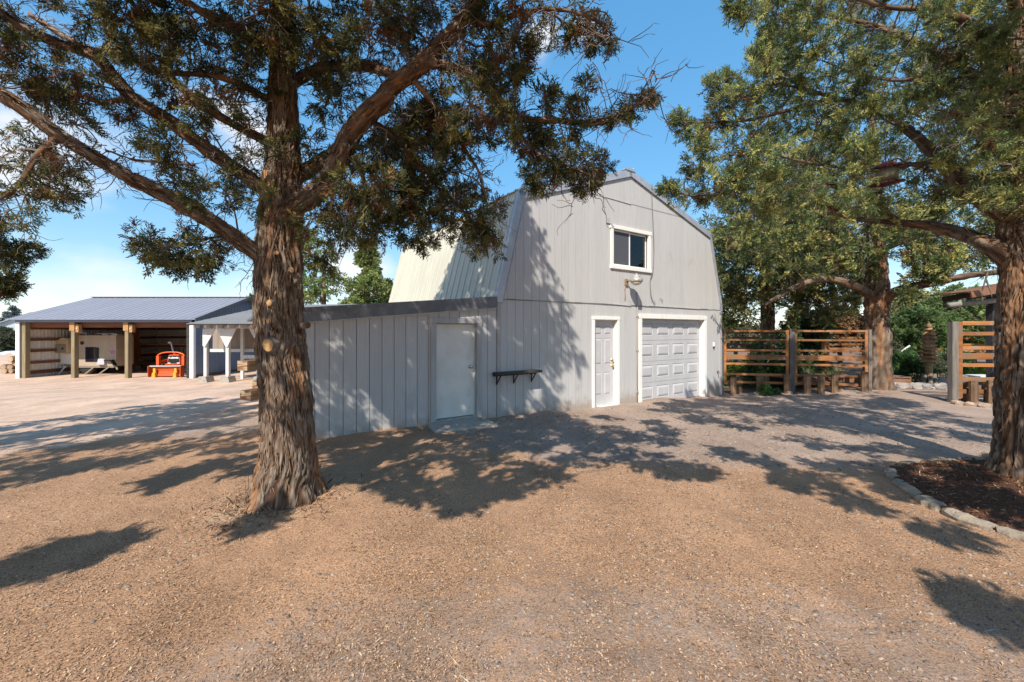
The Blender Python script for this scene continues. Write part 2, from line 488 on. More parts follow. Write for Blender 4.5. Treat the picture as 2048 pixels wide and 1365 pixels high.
def gz(x, y):
    return float(ground(np.array(x), np.array(y)))

def on_ground(u, v):
    """where the line of sight through a photo pixel meets the ground"""
    Y = FPX * CH / (v - HY)
    for _ in range(12):
        X = (u - CX) / FPX * Y
        Y = FPX * (CH - gz(X, Y)) / (v - HY)
    X = (u - CX) / FPX * Y
    return np.array([X, Y, gz(X, Y)])

def sstep(a, b, x):
    t = np.clip((x - a) / (b - a), 0, 1)
    return t * t * (3 - 2 * t)

# ground sheet: rings round the camera, fine near and coarse far
NT = 640
rr = np.concatenate([[.3], np.geomspace(.7, 16, 230), np.geomspace(16.3, 900, 60)])
th = np.linspace(0, 2 * math.pi, NT, endpoint=False)
R_, T_ = np.meshgrid(rr, th, indexing='ij')
gx, gy = (R_ * np.sin(T_)).ravel(), (R_ * np.cos(T_)).ravel()
g0 = ground(gx, gy)
P2 = np.stack([gx, gy, np.zeros_like(gx)], 1)
fade = np.clip(1 - (R_.ravel() - 10) / 25, 0, 1)
dtr = np.hypot(gx + 2.19, gy - 4.0)
bumps = (vnoise(P2 * 1.3, 1) - .5) * .035 + (vnoise(P2 * 4.1, 2) - .5) * .016 + (vnoise(P2 * 13., 3) - .5) * .010
bumps += np.exp(-(dtr / .75) ** 2) * .05
mbed_d = np.hypot(gx - 5.44, gy - 4.4)
gzv = g0 + bumps * fade
gv = np.stack([gx, gy, gzv], 1)
idx = np.arange(len(rr) * NT).reshape(len(rr), NT)
a_, b_ = idx[:-1, :], np.roll(idx, -1, 1)[:-1, :]
c_, d_ = np.roll(idx, -1, 1)[1:, :], idx[1:, :]
gf = np.stack([a_, d_, c_, b_], -1).reshape(-1, 4)
# region weights: dirt lot, gravel drive, garden soil, pale sand round the trunk
wob = vnoise(P2 * .7, 5) * 1.6 + vnoise(P2 * 2.4, 6) * .7
lot = sstep(5.2, 7.2, -gx + wob - 1.0 + .25 * (gy - 6)) * sstep(3.5, 7.0, gy + wob + (-gx - 6) * .2)
lot = np.maximum(lot, sstep(-.5, 1.5, -gx - 7.2 + wob) * sstep(8., 10., gy + wob))
grav = sstep(2.0, 3.8, gx * .45 + gy * .48 - .6 + wob * .8) * sstep(14.5, 12.5, gy) * sstep(-4.5, -2.5, gx)
grav *= sstep(4.2, 6.8, gy + wob * .5)
grav = np.maximum(grav * .9, .55 * sstep(2.4, 1.2, np.hypot(gx * .55 - .35, gy - 1.2)))
grav = np.maximum(grav, .85 * sstep(1.6, .6, np.hypot((gx + 5.2) * .6, (gy - 8.6) * .5)))
gard = sstep(6.3, 6.8, gx) * sstep(12.8, 13.6, gy + wob * .3 - (gx - 7) * -.1)
sand = np.exp(-(np.hypot(gx + 2.35, gy - 3.85) / .62) ** 2) * (.4 + .9 * vnoise(P2 * 5, 9))
me = bpy.data.meshes.new('ground')
me.vertices.add(len(gv)); me.vertices.foreach_set('co', gv.astype(np.float32).ravel())
me.loops.add(gf.size); me.loops.foreach_set('vertex_index', gf.astype(np.int32).ravel())
me.polygons.add(len(gf))
me.polygons.foreach_set('loop_start', np.arange(len(gf), dtype=np.int32) * 4)
me.polygons.foreach_set('loop_total', np.full(len(gf), 4, np.int32))
me.polygons.foreach_set('use_smooth', np.ones(len(gf), bool))
me.update(calc_edges=True)
for nm, arr in (('lot', lot), ('gravel', grav), ('garden', gard), ('sand', sand)):
    A_ = me.attributes.new(nm, 'FLOAT', 'POINT')
    A_.data.foreach_set('value', np.clip(arr, 0, 1).astype(np.float32))

def ground_mat():
    m, n, l, b = _nodes('needle_litter_and_gravel')
    b.inputs['Roughness'].default_value = .95
    b.inputs['Specular IOR Level'].default_value = .15
    tcn = n.new('ShaderNodeTexCoord')
    def noise(sc, det=6, rg=.6, st=(1, 1, 1)):
        mp_ = n.new('ShaderNodeMapping'); mp_.inputs['Scale'].default_value = st
        l.new(tcn.outputs['Object'], mp_.inputs['Vector'])
        t = n.new('ShaderNodeTexNoise'); t.inputs['Scale'].default_value = sc; t.inputs['Detail'].default_value = det; t.inputs['Roughness'].default_value = rg
        l.new(mp_.outputs[0], t.inputs['Vector'])
        return t.outputs['Fac']
    def ramp(o, stops):
        r = n.new('ShaderNodeValToRGB')
        e = r.color_ramp.elements
        while len(e) < len(stops): e.new(.5)
        for k, (p, c) in enumerate(stops):
            e[k].position = p; e[k].color = (*c, 1)
        l.new(o, r.inputs[0])
        return r.outputs[0]
    def mix(f, a, c):
        x = n.new('ShaderNodeMix'); x.data_type = 'RGBA'
        if isinstance(f, float): x.inputs[0].default_value = f
        else: l.new(f, x.inputs[0])
        l.new(a, x.inputs[6]); l.new(c, x.inputs[7])
        return x.outputs[2]
    def attr(nm):
        a = n.new('ShaderNodeAttribute'); a.attribute_name = nm
        return a.outputs['Fac']
    def mul(a, k, add=0.0):
        x = n.new('ShaderNodeMath'); x.operation = 'MULTIPLY_ADD'
        l.new(a, x.inputs[0]); x.inputs[1].default_value = k; x.inputs[2].default_value = add
        return x.outputs[0]
    def sharpen(w, nz, amt, a=.35, c=.65):
        x = n.new('ShaderNodeMath'); x.operation = 'ADD'
        l.new(w, x.inputs[0]); l.new(mul(nz, amt, -amt / 2), x.inputs[1])
        r = n.new('ShaderNodeMapRange'); r.interpolation_type = 'SMOOTHSTEP'
        r.inputs['From Min'].default_value = a; r.inputs['From Max'].default_value = c
        l.new(x.outputs[0], r.inputs['Value'])
        return r.outputs[0]
    fine = noise(95, 5, .75)
    mid = noise(9, 8, .7)
    big = noise(.9, 5, .6)
    litter = ramp(fine, [(.30, (.09, .05, .03)), (.42, (.26, .15, .08)), (.52, (.43, .26, .14)), (.60, (.54, .34, .185)), (.72, (.66, .47, .30))])
    litter = mix(mul(mid, .9, -.12), litter, ramp(fine, [(.32, (.10, .065, .042)), (.5, (.25, .155, .095)), (.68, (.42, .29, .19))]))
    gravel = ramp(noise(70, 5, .8), [(.30, (.10, .08, .066)), (.43, (.23, .175, .14)), (.53, (.33, .25, .195)), (.62, (.41, .31, .235)), (.74, (.54, .43, .34))])
    dirt = ramp(noise(6, 9, .7, (1, 2.2, 1)), [(.3, (.41, .285, .195)), (.5, (.50, .36, .26)), (.7, (.57, .425, .315))])
    dirt = mix(mul(noise(60, 4, .8), .7, -.15), dirt, ramp(fine, [(.35, (.33, .225, .155)), (.65, (.56, .42, .31))]))
    soil = ramp(fine, [(.3, (.09, .055, .035)), (.55, (.22, .14, .09)), (.7, (.33, .23, .15))])
    sandc = ramp(noise(40, 5, .7), [(.3, (.36, .25, .15)), (.7, (.54, .40, .26))])
    c = mix(sharpen(attr('gravel'), mid, .9, .3, .75), litter, gravel)
    c = mix(sharpen(attr('garden'), mid, .5), c, soil)
    c = mix(sharpen(attr('lot'), mid, .8), c, dirt)
    c = mix(sharpen(attr('sand'), mid, .9, .35, .8), c, sandc)
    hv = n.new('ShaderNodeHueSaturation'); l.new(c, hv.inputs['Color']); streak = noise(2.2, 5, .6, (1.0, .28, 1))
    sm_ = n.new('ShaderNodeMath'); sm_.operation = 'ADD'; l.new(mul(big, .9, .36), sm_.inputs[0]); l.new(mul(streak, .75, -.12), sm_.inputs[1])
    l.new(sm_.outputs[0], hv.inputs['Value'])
    hv.inputs['Saturation'].default_value = .98; hv.inputs['Hue'].default_value = .493
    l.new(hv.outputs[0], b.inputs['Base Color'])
    bp = n.new('ShaderNodeBump'); bp.inputs['Strength'].default_value = .9; bp.inputs['Distance'].default_value = .012
    l.new(fine, bp.inputs['Height'])
    bp2 = n.new('ShaderNodeBump'); bp2.inputs['Strength'].default_value = .5; bp2.inputs['Distance'].default_value = .03
    l.new(mid, bp2.inputs['Height']); l.new(bp.outputs[0], bp2.inputs['Normal'])
    l.new(bp2.outputs[0], b.inputs['Normal'])
    return m
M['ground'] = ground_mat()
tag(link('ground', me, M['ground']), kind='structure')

# ------------------------------------------------------------------ barn
BA = math.atan2(.5606, .828)
C0 = np.array([-.284, 8.13, 0.0])
ES, EN = np.array([.828, .5606]), np.array([.5606, -.828])

def FY(u): return 10200.0 / (2250.0 - u)
def S(u): return (FY(u) - 8.13) / .5606
def FZ(u, v): return CH - (v - HY) * FY(u) / FPX
def b2w(x, y, z=0.0):
    return np.array([C0[0] + .828 * x - .5606 * y, C0[1] + .5606 * x + .828 * y, z])

BW, BD = 8.02, 6.9
BX1, BX2, BXP = .535, 7.42, 3.88
ZE, ZB, ZP = 2.29, 4.50, 5.60
barn = empty('barn', (C0[0], C0[1], 0), BA)
tag(barn, 'tall pale grey gambrel roofed barn with white garage door and upper window', 'barn')

def roofz(x):
    return float(np.interp(x, [0, BX1, BXP, BX2, BW], [ZE, ZB, ZP, ZB + .03, ZE]))

ED = (2.645, 3.405, -.12, 1.91)       # entry door x0 x1 z0 z1
GD = (4.313, 7.107, -.26, 1.965)      # garage opening
WI = (3.265, 4.57, 3.235, 4.10)       # upper window glass
mb = MB()
# backing behind the boards, with holes for the openings
def backing(mb, x0, x1, z0, ztop, y0=.014, y1=.10):
    mb.prism([(x0, z0), (x1, z0), (x1, ztop(x1)), (x0, ztop(x0))], y0, y1)
rz = lambda x: roofz(x) - .02
backing(mb, .02, ED[0] - .02, -.45, lambda x: 2.28)
backing(mb, ED[1] + .02, GD[0] - .02, -.45, lambda x: 2.28)
backing(mb, GD[1] + .02, BW - .02, -.45, lambda x: 2.28)
mb.box((ED[0] - .02, .014, ED[3] + .02), (ED[1] + .02, .10, 2.28))
mb.box((GD[0] - .02, .014, GD[3] + .02), (GD[1] + .02, .10, 2.28))
backing(mb, .03, BX1, 2.28, rz); backing(mb, BX1, WI[0] - .03, 2.28, rz)
backing(mb, WI[1] + .03, BX2, 2.28, rz); backing(mb, BX2, BW - .03, 2.28, rz)
mb.box((WI[0] - .03, .014, 2.28), (WI[1] + .03, .10, WI[2] - .03))
mb.prism([(WI[0] - .03, WI[3] + .03), (WI[1] + .03, WI[3] + .03), (WI[1] + .03, rz(WI[1] + .03)), (BXP, rz(BXP)), (WI[0] - .03, rz(WI[0] - .03))], .014, .10)
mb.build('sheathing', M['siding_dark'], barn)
mb = MB()
mb.prism([(0.0, -.45), (BW, -.45), (BW, ZE), (BX2, ZB), (BXP, ZP - .03), (BX1, ZB), (0.0, ZE)], BD - .1, BD)
mb.box((0.0, .101, -.45), (.1, BD - .101, ZE - .02)); mb.box((BW - .1, .101, -.45), (BW, BD - .101, ZE - .02))
mb.build('outer_wall', M['siding'], barn)
MB().box((.12, .2, 2.3), (BW - .12, BD - .12, 2.4)).build('loft_floor', M['dark_wood'], barn)

def board(name, x0, x1, zlo, ztop, holes, parent, m, y0=0.0, y1=.0135, gap=.0034):
    """one siding board between two grooves, cut round the openings"""
    a, c = x0 + gap, x1 - gap
    mb_ = MB(); used = False
    cuts = sorted(set([a, c] + [q for h in holes for q in h[:2] if a < q < c]))
    for p, q in zip(cuts[:-1], cuts[1:]):
        mid = (p + q) / 2
        segs = [(zlo, None)]
        for (hx0, hx1, hz0, hz1) in holes:
            if hx0 < mid < hx1:
                segs = ([(zlo, hz0)] if hz0 > zlo + .02 else []) + [(hz1, None)]
        for (s0, s1) in segs:
            if s1 is None:
                zt0, zt1 = ztop(p), ztop(q)
                if min(zt0, zt1) <= s0 + .005: continue
                mb_.prism([(p, s0), (q, s0), (q, zt1), (p, zt0)], y0, y1)
            else:
                MB().prism([(p, s0), (q, s0), (q, s1), (p, s1)], y0, y1).build(name, m, parent)
                continue
            used = True
    if used:
        return mb_.build(name, m, parent)

holes_lo = [(ED[0] - .02, ED[1] + .02, -1, ED[3] + .02), (GD[0] - .02, GD[1] + .02, -1, GD[3] + .02)]
holes_up = [(WI[0] - .03, WI[1] + .03, WI[2] - .03, WI[3] + .03)]
x = 0.02
xs = [x]
while x < BW - .1:
    x += .2032
    xs.append(min(x, BW - .02))
r2 = random.Random(3)
for p, q in zip(xs[:-1], xs[1:]):
    board('siding_board', p, q, -.42, lambda t: 2.27, holes_lo, barn, M['siding'], y0=r2.uniform(-.0015, .001))
# upper panels hang 8 mm proud of the lower ones, a gap between them, and a third tier under the ridge
for p, q in zip(xs[:-1], xs[1:]):
    cuts = [p] + [t for t in (BX1, BX2, BXP) if p < t < q] + [q]
    mb_ = MB()
    dz = r2.uniform(-.006, .006)
    ok = False
    for c0, c1 in zip(cuts[:-1], cuts[1:]):
        t0, t1 = min(roofz(c0) - .03, 4.80), min(roofz(c1) - .03, 4.80)
        ga = .0034 if c0 == p else 0
        gb = .0034 if c1 == q else 0
        mid = (c0 + c1) / 2
        segs = [(2.285 + dz, t0, t1)]
        if WI[0] - .03 < c1 and c0 < WI[1] + .03:
            # split the strip at the window edges
            e = sorted({c0, c1, *[w for w in (WI[0] - .03, WI[1] + .03) if c0 < w < c1]})
            for e0, e1 in zip(e[:-1], e[1:]):
                mm = (e0 + e1) / 2
                if WI[0] - .03 < mm < WI[1] + .03:
                    MB().prism([(e0 + ga, 2.285 + dz), (e1 - gb, 2.285 + dz), (e1 - gb, WI[2] - .03), (e0 + ga, WI[2] - .03)], -.006, .0135).build('siding_board', M['siding'], barn)
                    mb_.prism([(e0 + ga, WI[3] + .03), (e1 - gb, WI[3] + .03), (e1 - gb, t1), (e0 + ga, t0)], -.006, .0135)
                else:
                    mb_.prism([(e0 + ga, 2.285 + dz), (e1 - gb, 2.285 + dz), (e1 - gb, t1), (e0 + ga, t0)], -.006, .0135)
        else:
            if min(t0, t1) > 2.33:
                mb_.prism([(c0 + ga, 2.285 + dz), (c1 - gb, 2.285 + dz), (c1 - gb, t1), (c0 + ga, t0)], -.006, .0135)
            else:
                mb_.prism([(c0 + ga, 2.285), (c1 - gb, 2.285), (c1 - gb, max(t1, 2.3)), (c0 + ga, max(t0, 2.3))], -.006, .0135)
    mb_.build('siding_board', M['siding'], barn)
# top tier
for p, q in zip(xs[:-1], xs[1:]):
    cuts = [p] + [t for t in (BXP,) if p < t < q] + [q]
    mb_ = MB(); ok = False
    for c0, c1 in zip(cuts[:-1], cuts[1:]):
        t0, t1 = roofz(c0) - .03, roofz(c1) - .03
        if min(t0, t1) < 4.86: continue
        mb_.prism([(c0 + .0045, 4.808), (c1 - .0045, 4.808), (c1 - .0045, t1), (c0 + .0045, t0)], -.004, .0135); ok = True
    if ok: mb_.build('siding_board', M['siding'], barn)
# battens in the two joints, sagging a little
def strip(pts, w, m, name, y=-.012):
    mb_ = MB()
    for (p, q) in zip(pts[:-1], pts[1:]):
        mb_.beam((p[0], y, p[1]), (q[0], y, q[1]), .012, w)
    return mb_.build(name, m, barn)
jt = [(.02 + k * .5, 2.272 + r2.uniform(-.008, .006)) for k in range(17)]
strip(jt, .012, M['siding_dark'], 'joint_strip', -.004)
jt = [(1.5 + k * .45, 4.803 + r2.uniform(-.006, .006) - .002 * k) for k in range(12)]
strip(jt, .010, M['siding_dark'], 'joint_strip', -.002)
for p, q, zz in ((3.0, 3.9, 4.815), (4.6, 6.9, 2.30), (3.3, 3.9, 2.292)):
    MB().beam((p, -.012, zz), (q, -.016, zz - .02), .012, .02).build('lifted_batten', M['siding'], barn)
# corner boards
MB().cbox(-.015, .07, -.022, .04, -.42, 2.25).build('corner_board', M['grey_trim'], barn)
MB().cbox(BW - .08, BW + .02, -.022, .04, -.42, 2.26).build('corner_board', M['grey_trim'], barn)
# rake flashing, bent metal along each roof edge of the gable
def rake(p, q, w, name='rake_flashing', under=True):
    p = np.array(p, float); q = np.array(q, float)
    d = (q - p) / np.linalg.norm(q - p)
    nrm = np.array([d[1], -d[0]])
    if nrm[1] > 0: nrm = -nrm
    pts = [p, q, q + nrm * w, p + nrm * w]
    mb_ = MB()
    vs = [(a[0], -.034, a[1]) for a in pts] + [(a[0], .06, a[1]) for a in pts]
    mb_.add(vs, [(0, 1, 2, 3), (7, 6, 5, 4), (0, 4, 5, 1), (1, 5, 6, 2), (2, 6, 7, 3), (3, 7, 4, 0)])
    lip0, lip1 = p + nrm * w, q + nrm * w
    mb_.beam((lip0[0], -.038, lip0[1]), (lip1[0], -.038, lip1[1]), .018, .012)
    return mb_.build(name, M['flashing'], barn)
rake((-.06, ZE - .05), (BX1 - .03, ZB + .02), .17)
rake((BX1 - .045, ZB - .02), (BXP, ZP + .05), .16)
rake((BXP, ZP + .05), (BX2 + .05, ZB + .03), .16)
rake((BX2 + .03, ZB + .02), (BW + .07, ZE - .02), .10)
MB().beam((BXP - .16, -.045, ZP + .03), (BXP + .14, -.045, ZP + .03), .02, .06).build('ridge_cap_end', M['flashing'], barn)
MB().prism([(-.10, ZE - .07), (.02, ZE - .09), (.05, ZE + .05), (-.06, ZE + .06)], -.05, .02).build('flashing_foot', M['flashing'], barn)
# roof: ribbed metal panels on the lower left slope, plain sheets above
def slope_panel(p0, p1, y0, y1, nr, m, name='roof_panel', parent=None, th=.012, rib=.02):
    """sheet between eave p0=(x,z) and top p1, from depth y0 to y1, with nr raised ribs"""
    p0 = np.array(p0, float); p1 = np.array(p1, float)
    d = (p1 - p0) / np.linalg.norm(p1 - p0)
    nrm = np.array([-d[1], d[0]])
    if nrm[1] < 0: nrm = -nrm
    mb_ = MB()
    def P(a, y, h): return (a[0] + nrm[0] * h, y, a[1] + nrm[1] * h)
    prof = [(y0, 0.0)]
    for k in range(nr):
        yc = y0 + (k + .06) * (y1 - y0) / nr + .03
        prof += [(yc - .022, 0.0), (yc - .012, rib), (yc + .012, rib), (yc + .022, 0.0)]
        if nr <= 4:
            ym = yc + (y1 - y0) / nr * .5
            prof += [(ym - .014, 0.0), (ym - .006, rib * .25), (ym + .006, rib * .25), (ym + .014, 0.0)]
    prof.append((y1, 0.0))
    n = len(prof)
    vs = [P(p0, y, h + .004) for y, h in prof] + [P(p1, y, h + .004) for y, h in prof] + [P(p0, y, h - th) for y, h in prof] + [P(p1, y, h - th) for y, h in prof]
    fs = []
    for k in range(n - 1):
        fs.append((k, k + 1, n + k + 1, n + k))
        fs.append((2 * n + k + 1, 2 * n + k, 3 * n + k, 3 * n + k + 1))
        fs.append((k + 1, k, 2 * n + k, 2 * n + k + 1))
        fs.append((n + k, n + k + 1, 3 * n + k + 1, 3 * n + k))
    fs += [(0, n, 3 * n, 2 * n), (n - 1, 3 * n - 1, 4 * n - 1, 2 * n - 1)]
    mb_.add(vs, fs)
    return mb_.build(name, m, parent)
npan = 8
for k in range(npan):
    ya, yb = .03 + k * (BD - .03) / npan, .03 + (k + 1) * (BD - .03) / npan
    slope_panel((-.05, ZE - .03), (BX1 - .01, ZB + .03), ya, yb - .004, 3, M['cream_roof'], parent=barn)
for k in range(npan):
    ya, yb = .03 + k * (BD - .03) / npan, .03 + (k + 1) * (BD - .03) / npan
    slope_panel((BX1 - .06, ZB + .01), (BXP, ZP + .02), ya, yb - .004, 3, M['cream_roof'], parent=barn)
    slope_panel((BX2 + .06, ZB + .02), (BXP, ZP + .02), ya, yb - .004, 3, M['cream_roof'], parent=barn)
    slope_panel((BW + .05, ZE - .02), (BX2 + .01, ZB + .04), ya, yb - .004, 3, M['cream_roof'], parent=barn)
mb = MB(); mb.beam((BXP, -.04, ZP + .05), (BXP, BD, ZP + .05), .3, .02); mb.build('ridge_cap', M['flashing'], barn)

# doors and their trims
def door_trim(x0, x1, z0, z1, w, m, name, parent, proud=.03, depth=.14, side=(1, 1)):
    mb_ = MB()
    MB().cbox(x0 - w, x0, -proud, .02, z0 - .05, z1 - .002).build(name, m, parent)
    MB().cbox(x1, x1 + w, -proud, .02, z0 - .05, z1 - .002).build(name, m, parent)
    MB().cbox(x0 - w - .01, x1 + w + .01, -proud - .004, .02, z1, z1 + w).build(name, m, parent)
    j = MB()
    j.box((x0 - .02, .021, z0 - .05), (x0 + .012, depth, z1)); j.box((x1 - .012, .021, z0 - .05), (x1 + .02, depth, z1)); j.box((x0 + .013, .021, z1 - .012), (x1 - .013, depth, z1 + .02))
    return j.build('door_jamb', m, parent)
def raised_panel(parent, x0, x1, z0, z1, y, m, up=.012, b=.03, name='panel'):
    """a moulded rectangle: sunk groove round a raised field"""
    vs, fs = [], []
    rings = [(0, -.0008), (b * .45, up * .75), (b, -up * .35), (b * 2.0, -up)]
    for (ins, dy) in rings:
        vs += [(x0 + ins, y + dy, z0 + ins), (x1 - ins, y + dy, z0 + ins), (x1 - ins, y + dy, z1 - ins), (x0 + ins, y + dy, z1 - ins)]
    for r in range(3):
        for k in range(4):
            k2 = (k + 1) % 4
            fs.append((r * 4 + k, r * 4 + k2, (r + 1) * 4 + k2, (r + 1) * 4 + k))
    fs.append((12, 13, 14, 15))
    return MB().add(vs, fs).build(name, m, parent)
door_trim(*ED, .075, M['white_trim'], 'door_trim', barn, depth=.13)
DY = .10
def slab_with_cutouts(x0, x1, z0, z1, y0, y1, rects):
    """front face split in a grid so each moulded panel sits in its own opening"""
    xs_ = sorted({x0, x1, *[r[0] for r in rects], *[r[1] for r in rects]})
    zs_ = sorted({z0, z1, *[r[2] for r in rects], *[r[3] for r in rects]})
    vs, fs = [], []
    for xa, xb in zip(xs_[:-1], xs_[1:]):
        for za, zb in zip(zs_[:-1], zs_[1:]):
            cx, cz = (xa + xb) / 2, (za + zb) / 2
            if any(r[0] < cx < r[1] and r[2] < cz < r[3] for r in rects): continue
            b0 = len(vs); vs += [(xa, y0, za), (xb, y0, za), (xb, y0, zb), (xa, y0, zb)]; fs.append((b0, b0 + 1, b0 + 2, b0 + 3))
    m_ = MB().add(vs, fs)
    m_.box((x0, y0 + .016, z0), (x1, y1, z1))
    m_.add([(x0, y0, z0), (x1, y0, z0), (x1, y0 + .016, z0), (x0, y0 + .016, z0), (x0, y0, z1), (x1, y0, z1), (x1, y0 + .016, z1), (x0, y0 + .016, z1)],
           [(0, 3, 2, 1), (4, 5, 6, 7), (0, 4, 7, 3), (1, 2, 6, 5)])
    return m_
w, h = ED[1] - ED[0] - .03, ED[3] - ED[2]
x0 = ED[0] + .015
rects = []
for (fa, fb, ha, hb) in ((.13, .43, .065, .27), (.57, .87, .065, .27)):
    pass
rows = [(.83, .93), (.48, .78), (.12, .38)]
for (za, zb) in rows:
    for (xa, xb) in ((.12, .44), (.56, .88)):
        rects.append((x0 + xa * w, x0 + xb * w, ED[2] + za * h, ED[2] + zb * h))
ed = slab_with_cutouts(x0, x0 + w, ED[2], ED[3] - .012, DY, DY + .045, rects).build('entry_door', M['door_grey'], barn)
for r in rects: raised_panel(ed, r[0], r[1], r[2], r[3], DY, M['door_grey'], up=.010, b=.022)
def knob(parent, x, y, z, m, name='door_knob', r=.028):
    mb_ = MB()
    prof = [(.034, 0), (.034, .008), (.012, .012), (.012, .035), (r, .045), (r * 1.05, .058), (r * .8, .072), (.004, .076)]
    t = MB().lathe(prof, 12)
    mb_.add([(x + a, y - c, z + b_) for a, b_, c in t.v], t.f, True)
    return mb_.build(name, m, parent)
knob(ed, x0 + w - .06, DY, ED[2] + .93, M['brass'])
knob(ed, x0 + w - .06, DY, ED[2] + 1.07, M['brass'], 'deadbolt', .02)
MB().box((ED[0], -.05, ED[2] - .10), (ED[1], .12, ED[2] - .004)).build('door_sill', M['white_trim'], barn)

door_trim(*GD, .115, M['white_trim'], 'garage_trim', barn, depth=.16)
gy = .13
nsec = 4
zs0, zs1 = GD[2], GD[3] - .012
sh = (zs1 - zs0) / nsec
for k in range(nsec):
    za, zb = zs0 + k * sh, zs0 + (k + 1) * sh - .006
    xa, xb = GD[0] + .014, GD[1] - .014
    wq = (xb - xa) / 4
    rects = [(xa + j * wq + .09, xa + (j + 1) * wq - .09, za + .13, zb - .10) for j in range(4)]
    sec = slab_with_cutouts(xa, xb, za, zb, gy, gy + .045, rects).build('door_section', M['door_grey'], barn)
    for r in rects: raised_panel(sec, r[0], r[1], r[2], r[3], gy, M['door_grey'], up=.016, b=.035)
MB().box((GD[0] + .013, gy - .006, zs0 - .03), (GD[1] - .013, gy + .04, zs0 - .002)).build('door_seal', M['rubber'], barn)

# upper window
win = empty('window'); win.parent = barn
tw = .09
MB().cbox(WI[0] - tw, WI[0], -.035, .02, WI[2] - .002, WI[3] + .002).build('window_trim', M['white_trim'], win)
MB().cbox(WI[1], WI[1] + tw + .01, -.035, .02, WI[2] - .002, WI[3] + .002).build('window_trim', M['white_trim'], win)
MB().cbox(WI[0] - tw - .03, WI[1] + tw + .03, -.042, .02, WI[3] + .004, WI[3] + .004 + tw).build('window_trim', M['white_trim'], win)
MB().cbox(WI[0] - tw - .02, WI[1] + tw + .02, -.048, .02, WI[2] - .004 - tw, WI[2] - .004).build('window_sill', M['white_trim'], win)
MB().beam((WI[0] - .13, -.036, WI[3] + .12), (WI[0] - .02, -.036, WI[3] + .02), .02, .05).build('trim_offcut', M['grey_trim'], win)
MB().cbox(WI[0] - .24, WI[0] - .11, -.03, .01, WI[3] + .10, WI[3] + .235).build('trim_block', M['grey_trim'], win)
xm = 3.90
sa = MB()
for (a, b_) in ((WI[0], xm + .02), (xm - .02, WI[1])):
    yy = .03 if a == WI[0] else .055
    sa.box((a, yy, WI[2]), (a + .035, yy + .02, WI[3])); sa.box((b_ - .035, yy, WI[2]), (b_, yy + .02, WI[3]))
    sa.box((a + .036, yy, WI[2]), (b_ - .036, yy + .02, WI[2] + .035)); sa.box((a + .036, yy, WI[3] - .035), (b_ - .036, yy + .02, WI[3]))
sa.build('sash', M['white_metal'], win)
MB().box((WI[0] + .036, .038, WI[2] + .036), (xm - .016, .042, WI[3] - .036)).build('insect_screen', M['screen'], win)
MB().box((xm + .016, .063, WI[2] + .036), (WI[1] - .036, .067, WI[3] - .036)).build('pane', M['glass'], win)
mb = MB()
xx = np.linspace(4.28, 4.60, 22)
vs = [(q, .095 + .014 * math.sin(q * 95), WI[2] - .1) for q in xx] + [(q, .095 + .014 * math.sin(q * 95), WI[3] + .05) for q in xx]
mb.add(vs, [(k, k + 1, 22 + k + 1, 22 + k) for k in range(21)], True)
mb.build('curtain', M['curtain'], win)
mb = MB()
xx = np.linspace(3.2, 3.5, 16)
vs = [(q, .10 + .012 * math.sin(q * 80), WI[2] - .1) for q in xx] + [(q, .10 + .012 * math.sin(q * 80), WI[3] + .05) for q in xx]
mb.add(vs, [(k, k + 1, 16 + k + 1, 16 + k) for k in range(15)], True)
mb.build('curtain', M['curtain'], win)

# fixed to the facade
def on_barn(name, label, cat, x, z, y=0.0):
    p = b2w(x, y, z)
    e = empty(name, p, BA)
    return tag(e, label, cat)
lamp = on_barn('security_light', 'round rusty floodlight on an arm above the grey entry door', 'security light', 3.72, 2.86)
mb = MB(); mb.box((-.05, -.045, -.10), (.05, -.007, .06)); mb.build('wall_bracket', M['rust'], lamp)
mb = MB(); mb.tube([(0, -.03, 0), (.01, -.10, .02), (.03, -.17, .01)], .022, 8); mb.build('arm', M['rust'], lamp)
mb = MB(); mb.lathe([(.05, -.03), (.14, -.035), (.15, -.02), (.15, .045), (.13, .06), (.10, .065), (.10, .115), (.085, .125), (.035, .128), (.035, .165), (.03, .17)], 18, (.06, -.28, 0)); mb.build('housing', M['lamp_metal'], lamp)
mb = MB(); mb.lathe([(.01, -.115), (.06, -.11), (.115, -.07), (.13, -.036)], 16, (.06, -.28, 0)); mb.build('lens', M['lamp_lens'], lamp)
mb = MB(); mb.tube([(-.03, -.02, -.1), (-.045, -.02, -.2), (-.03, -.018, -.33), (-.035, -.014, -.47)], .009, 6); mb.build('dangling_wire', M['rust'], lamp)
cond = on_barn('conduit', 'thin grey painted conduit pipe between the two white door frames', 'pipe', S(1274), 0.0)
mb = MB(); mb.tube([(-.02, -.02, 2.62), (.0, -.02, 2.4), (.0, -.02, 2.2), (0, -.02, -.3)], .014, 8); mb.build('pipe', M['grey_trim'], cond)
for zz in (2.0, 1.15, .1):
    MB().box((-.03, -.036, zz), (.03, -.007, zz + .025)).build('pipe_strap', M['grey_trim'], cond)
cab = on_barn('hanging_cable', 'dark cable dangling from the ridge past the window', 'cable', 0, 0)
mb = MB()
zt = FZ(1302, 375)
pts = [(S(1302), -.045, zt + .1), (S(1302) + .01, -.03, zt - .3), (S(1303), -.06, 4.3), (S(1304), -.065, 3.7), (S(1302), -.06, 3.2), (S(1299), -.03, 2.95), (S(1300), -.03, 2.6), (S(1304), -.03, 2.42), (S(1306.5), -.04, 2.36), (S(1307.5), -.05, 2.42)]
c_pts = catmull(pts, .06)
mb.tube(c_pts, .009, 6); mb.build('cable', M['cable'], cab)
mb = MB()
zz = FZ(1322, 602)
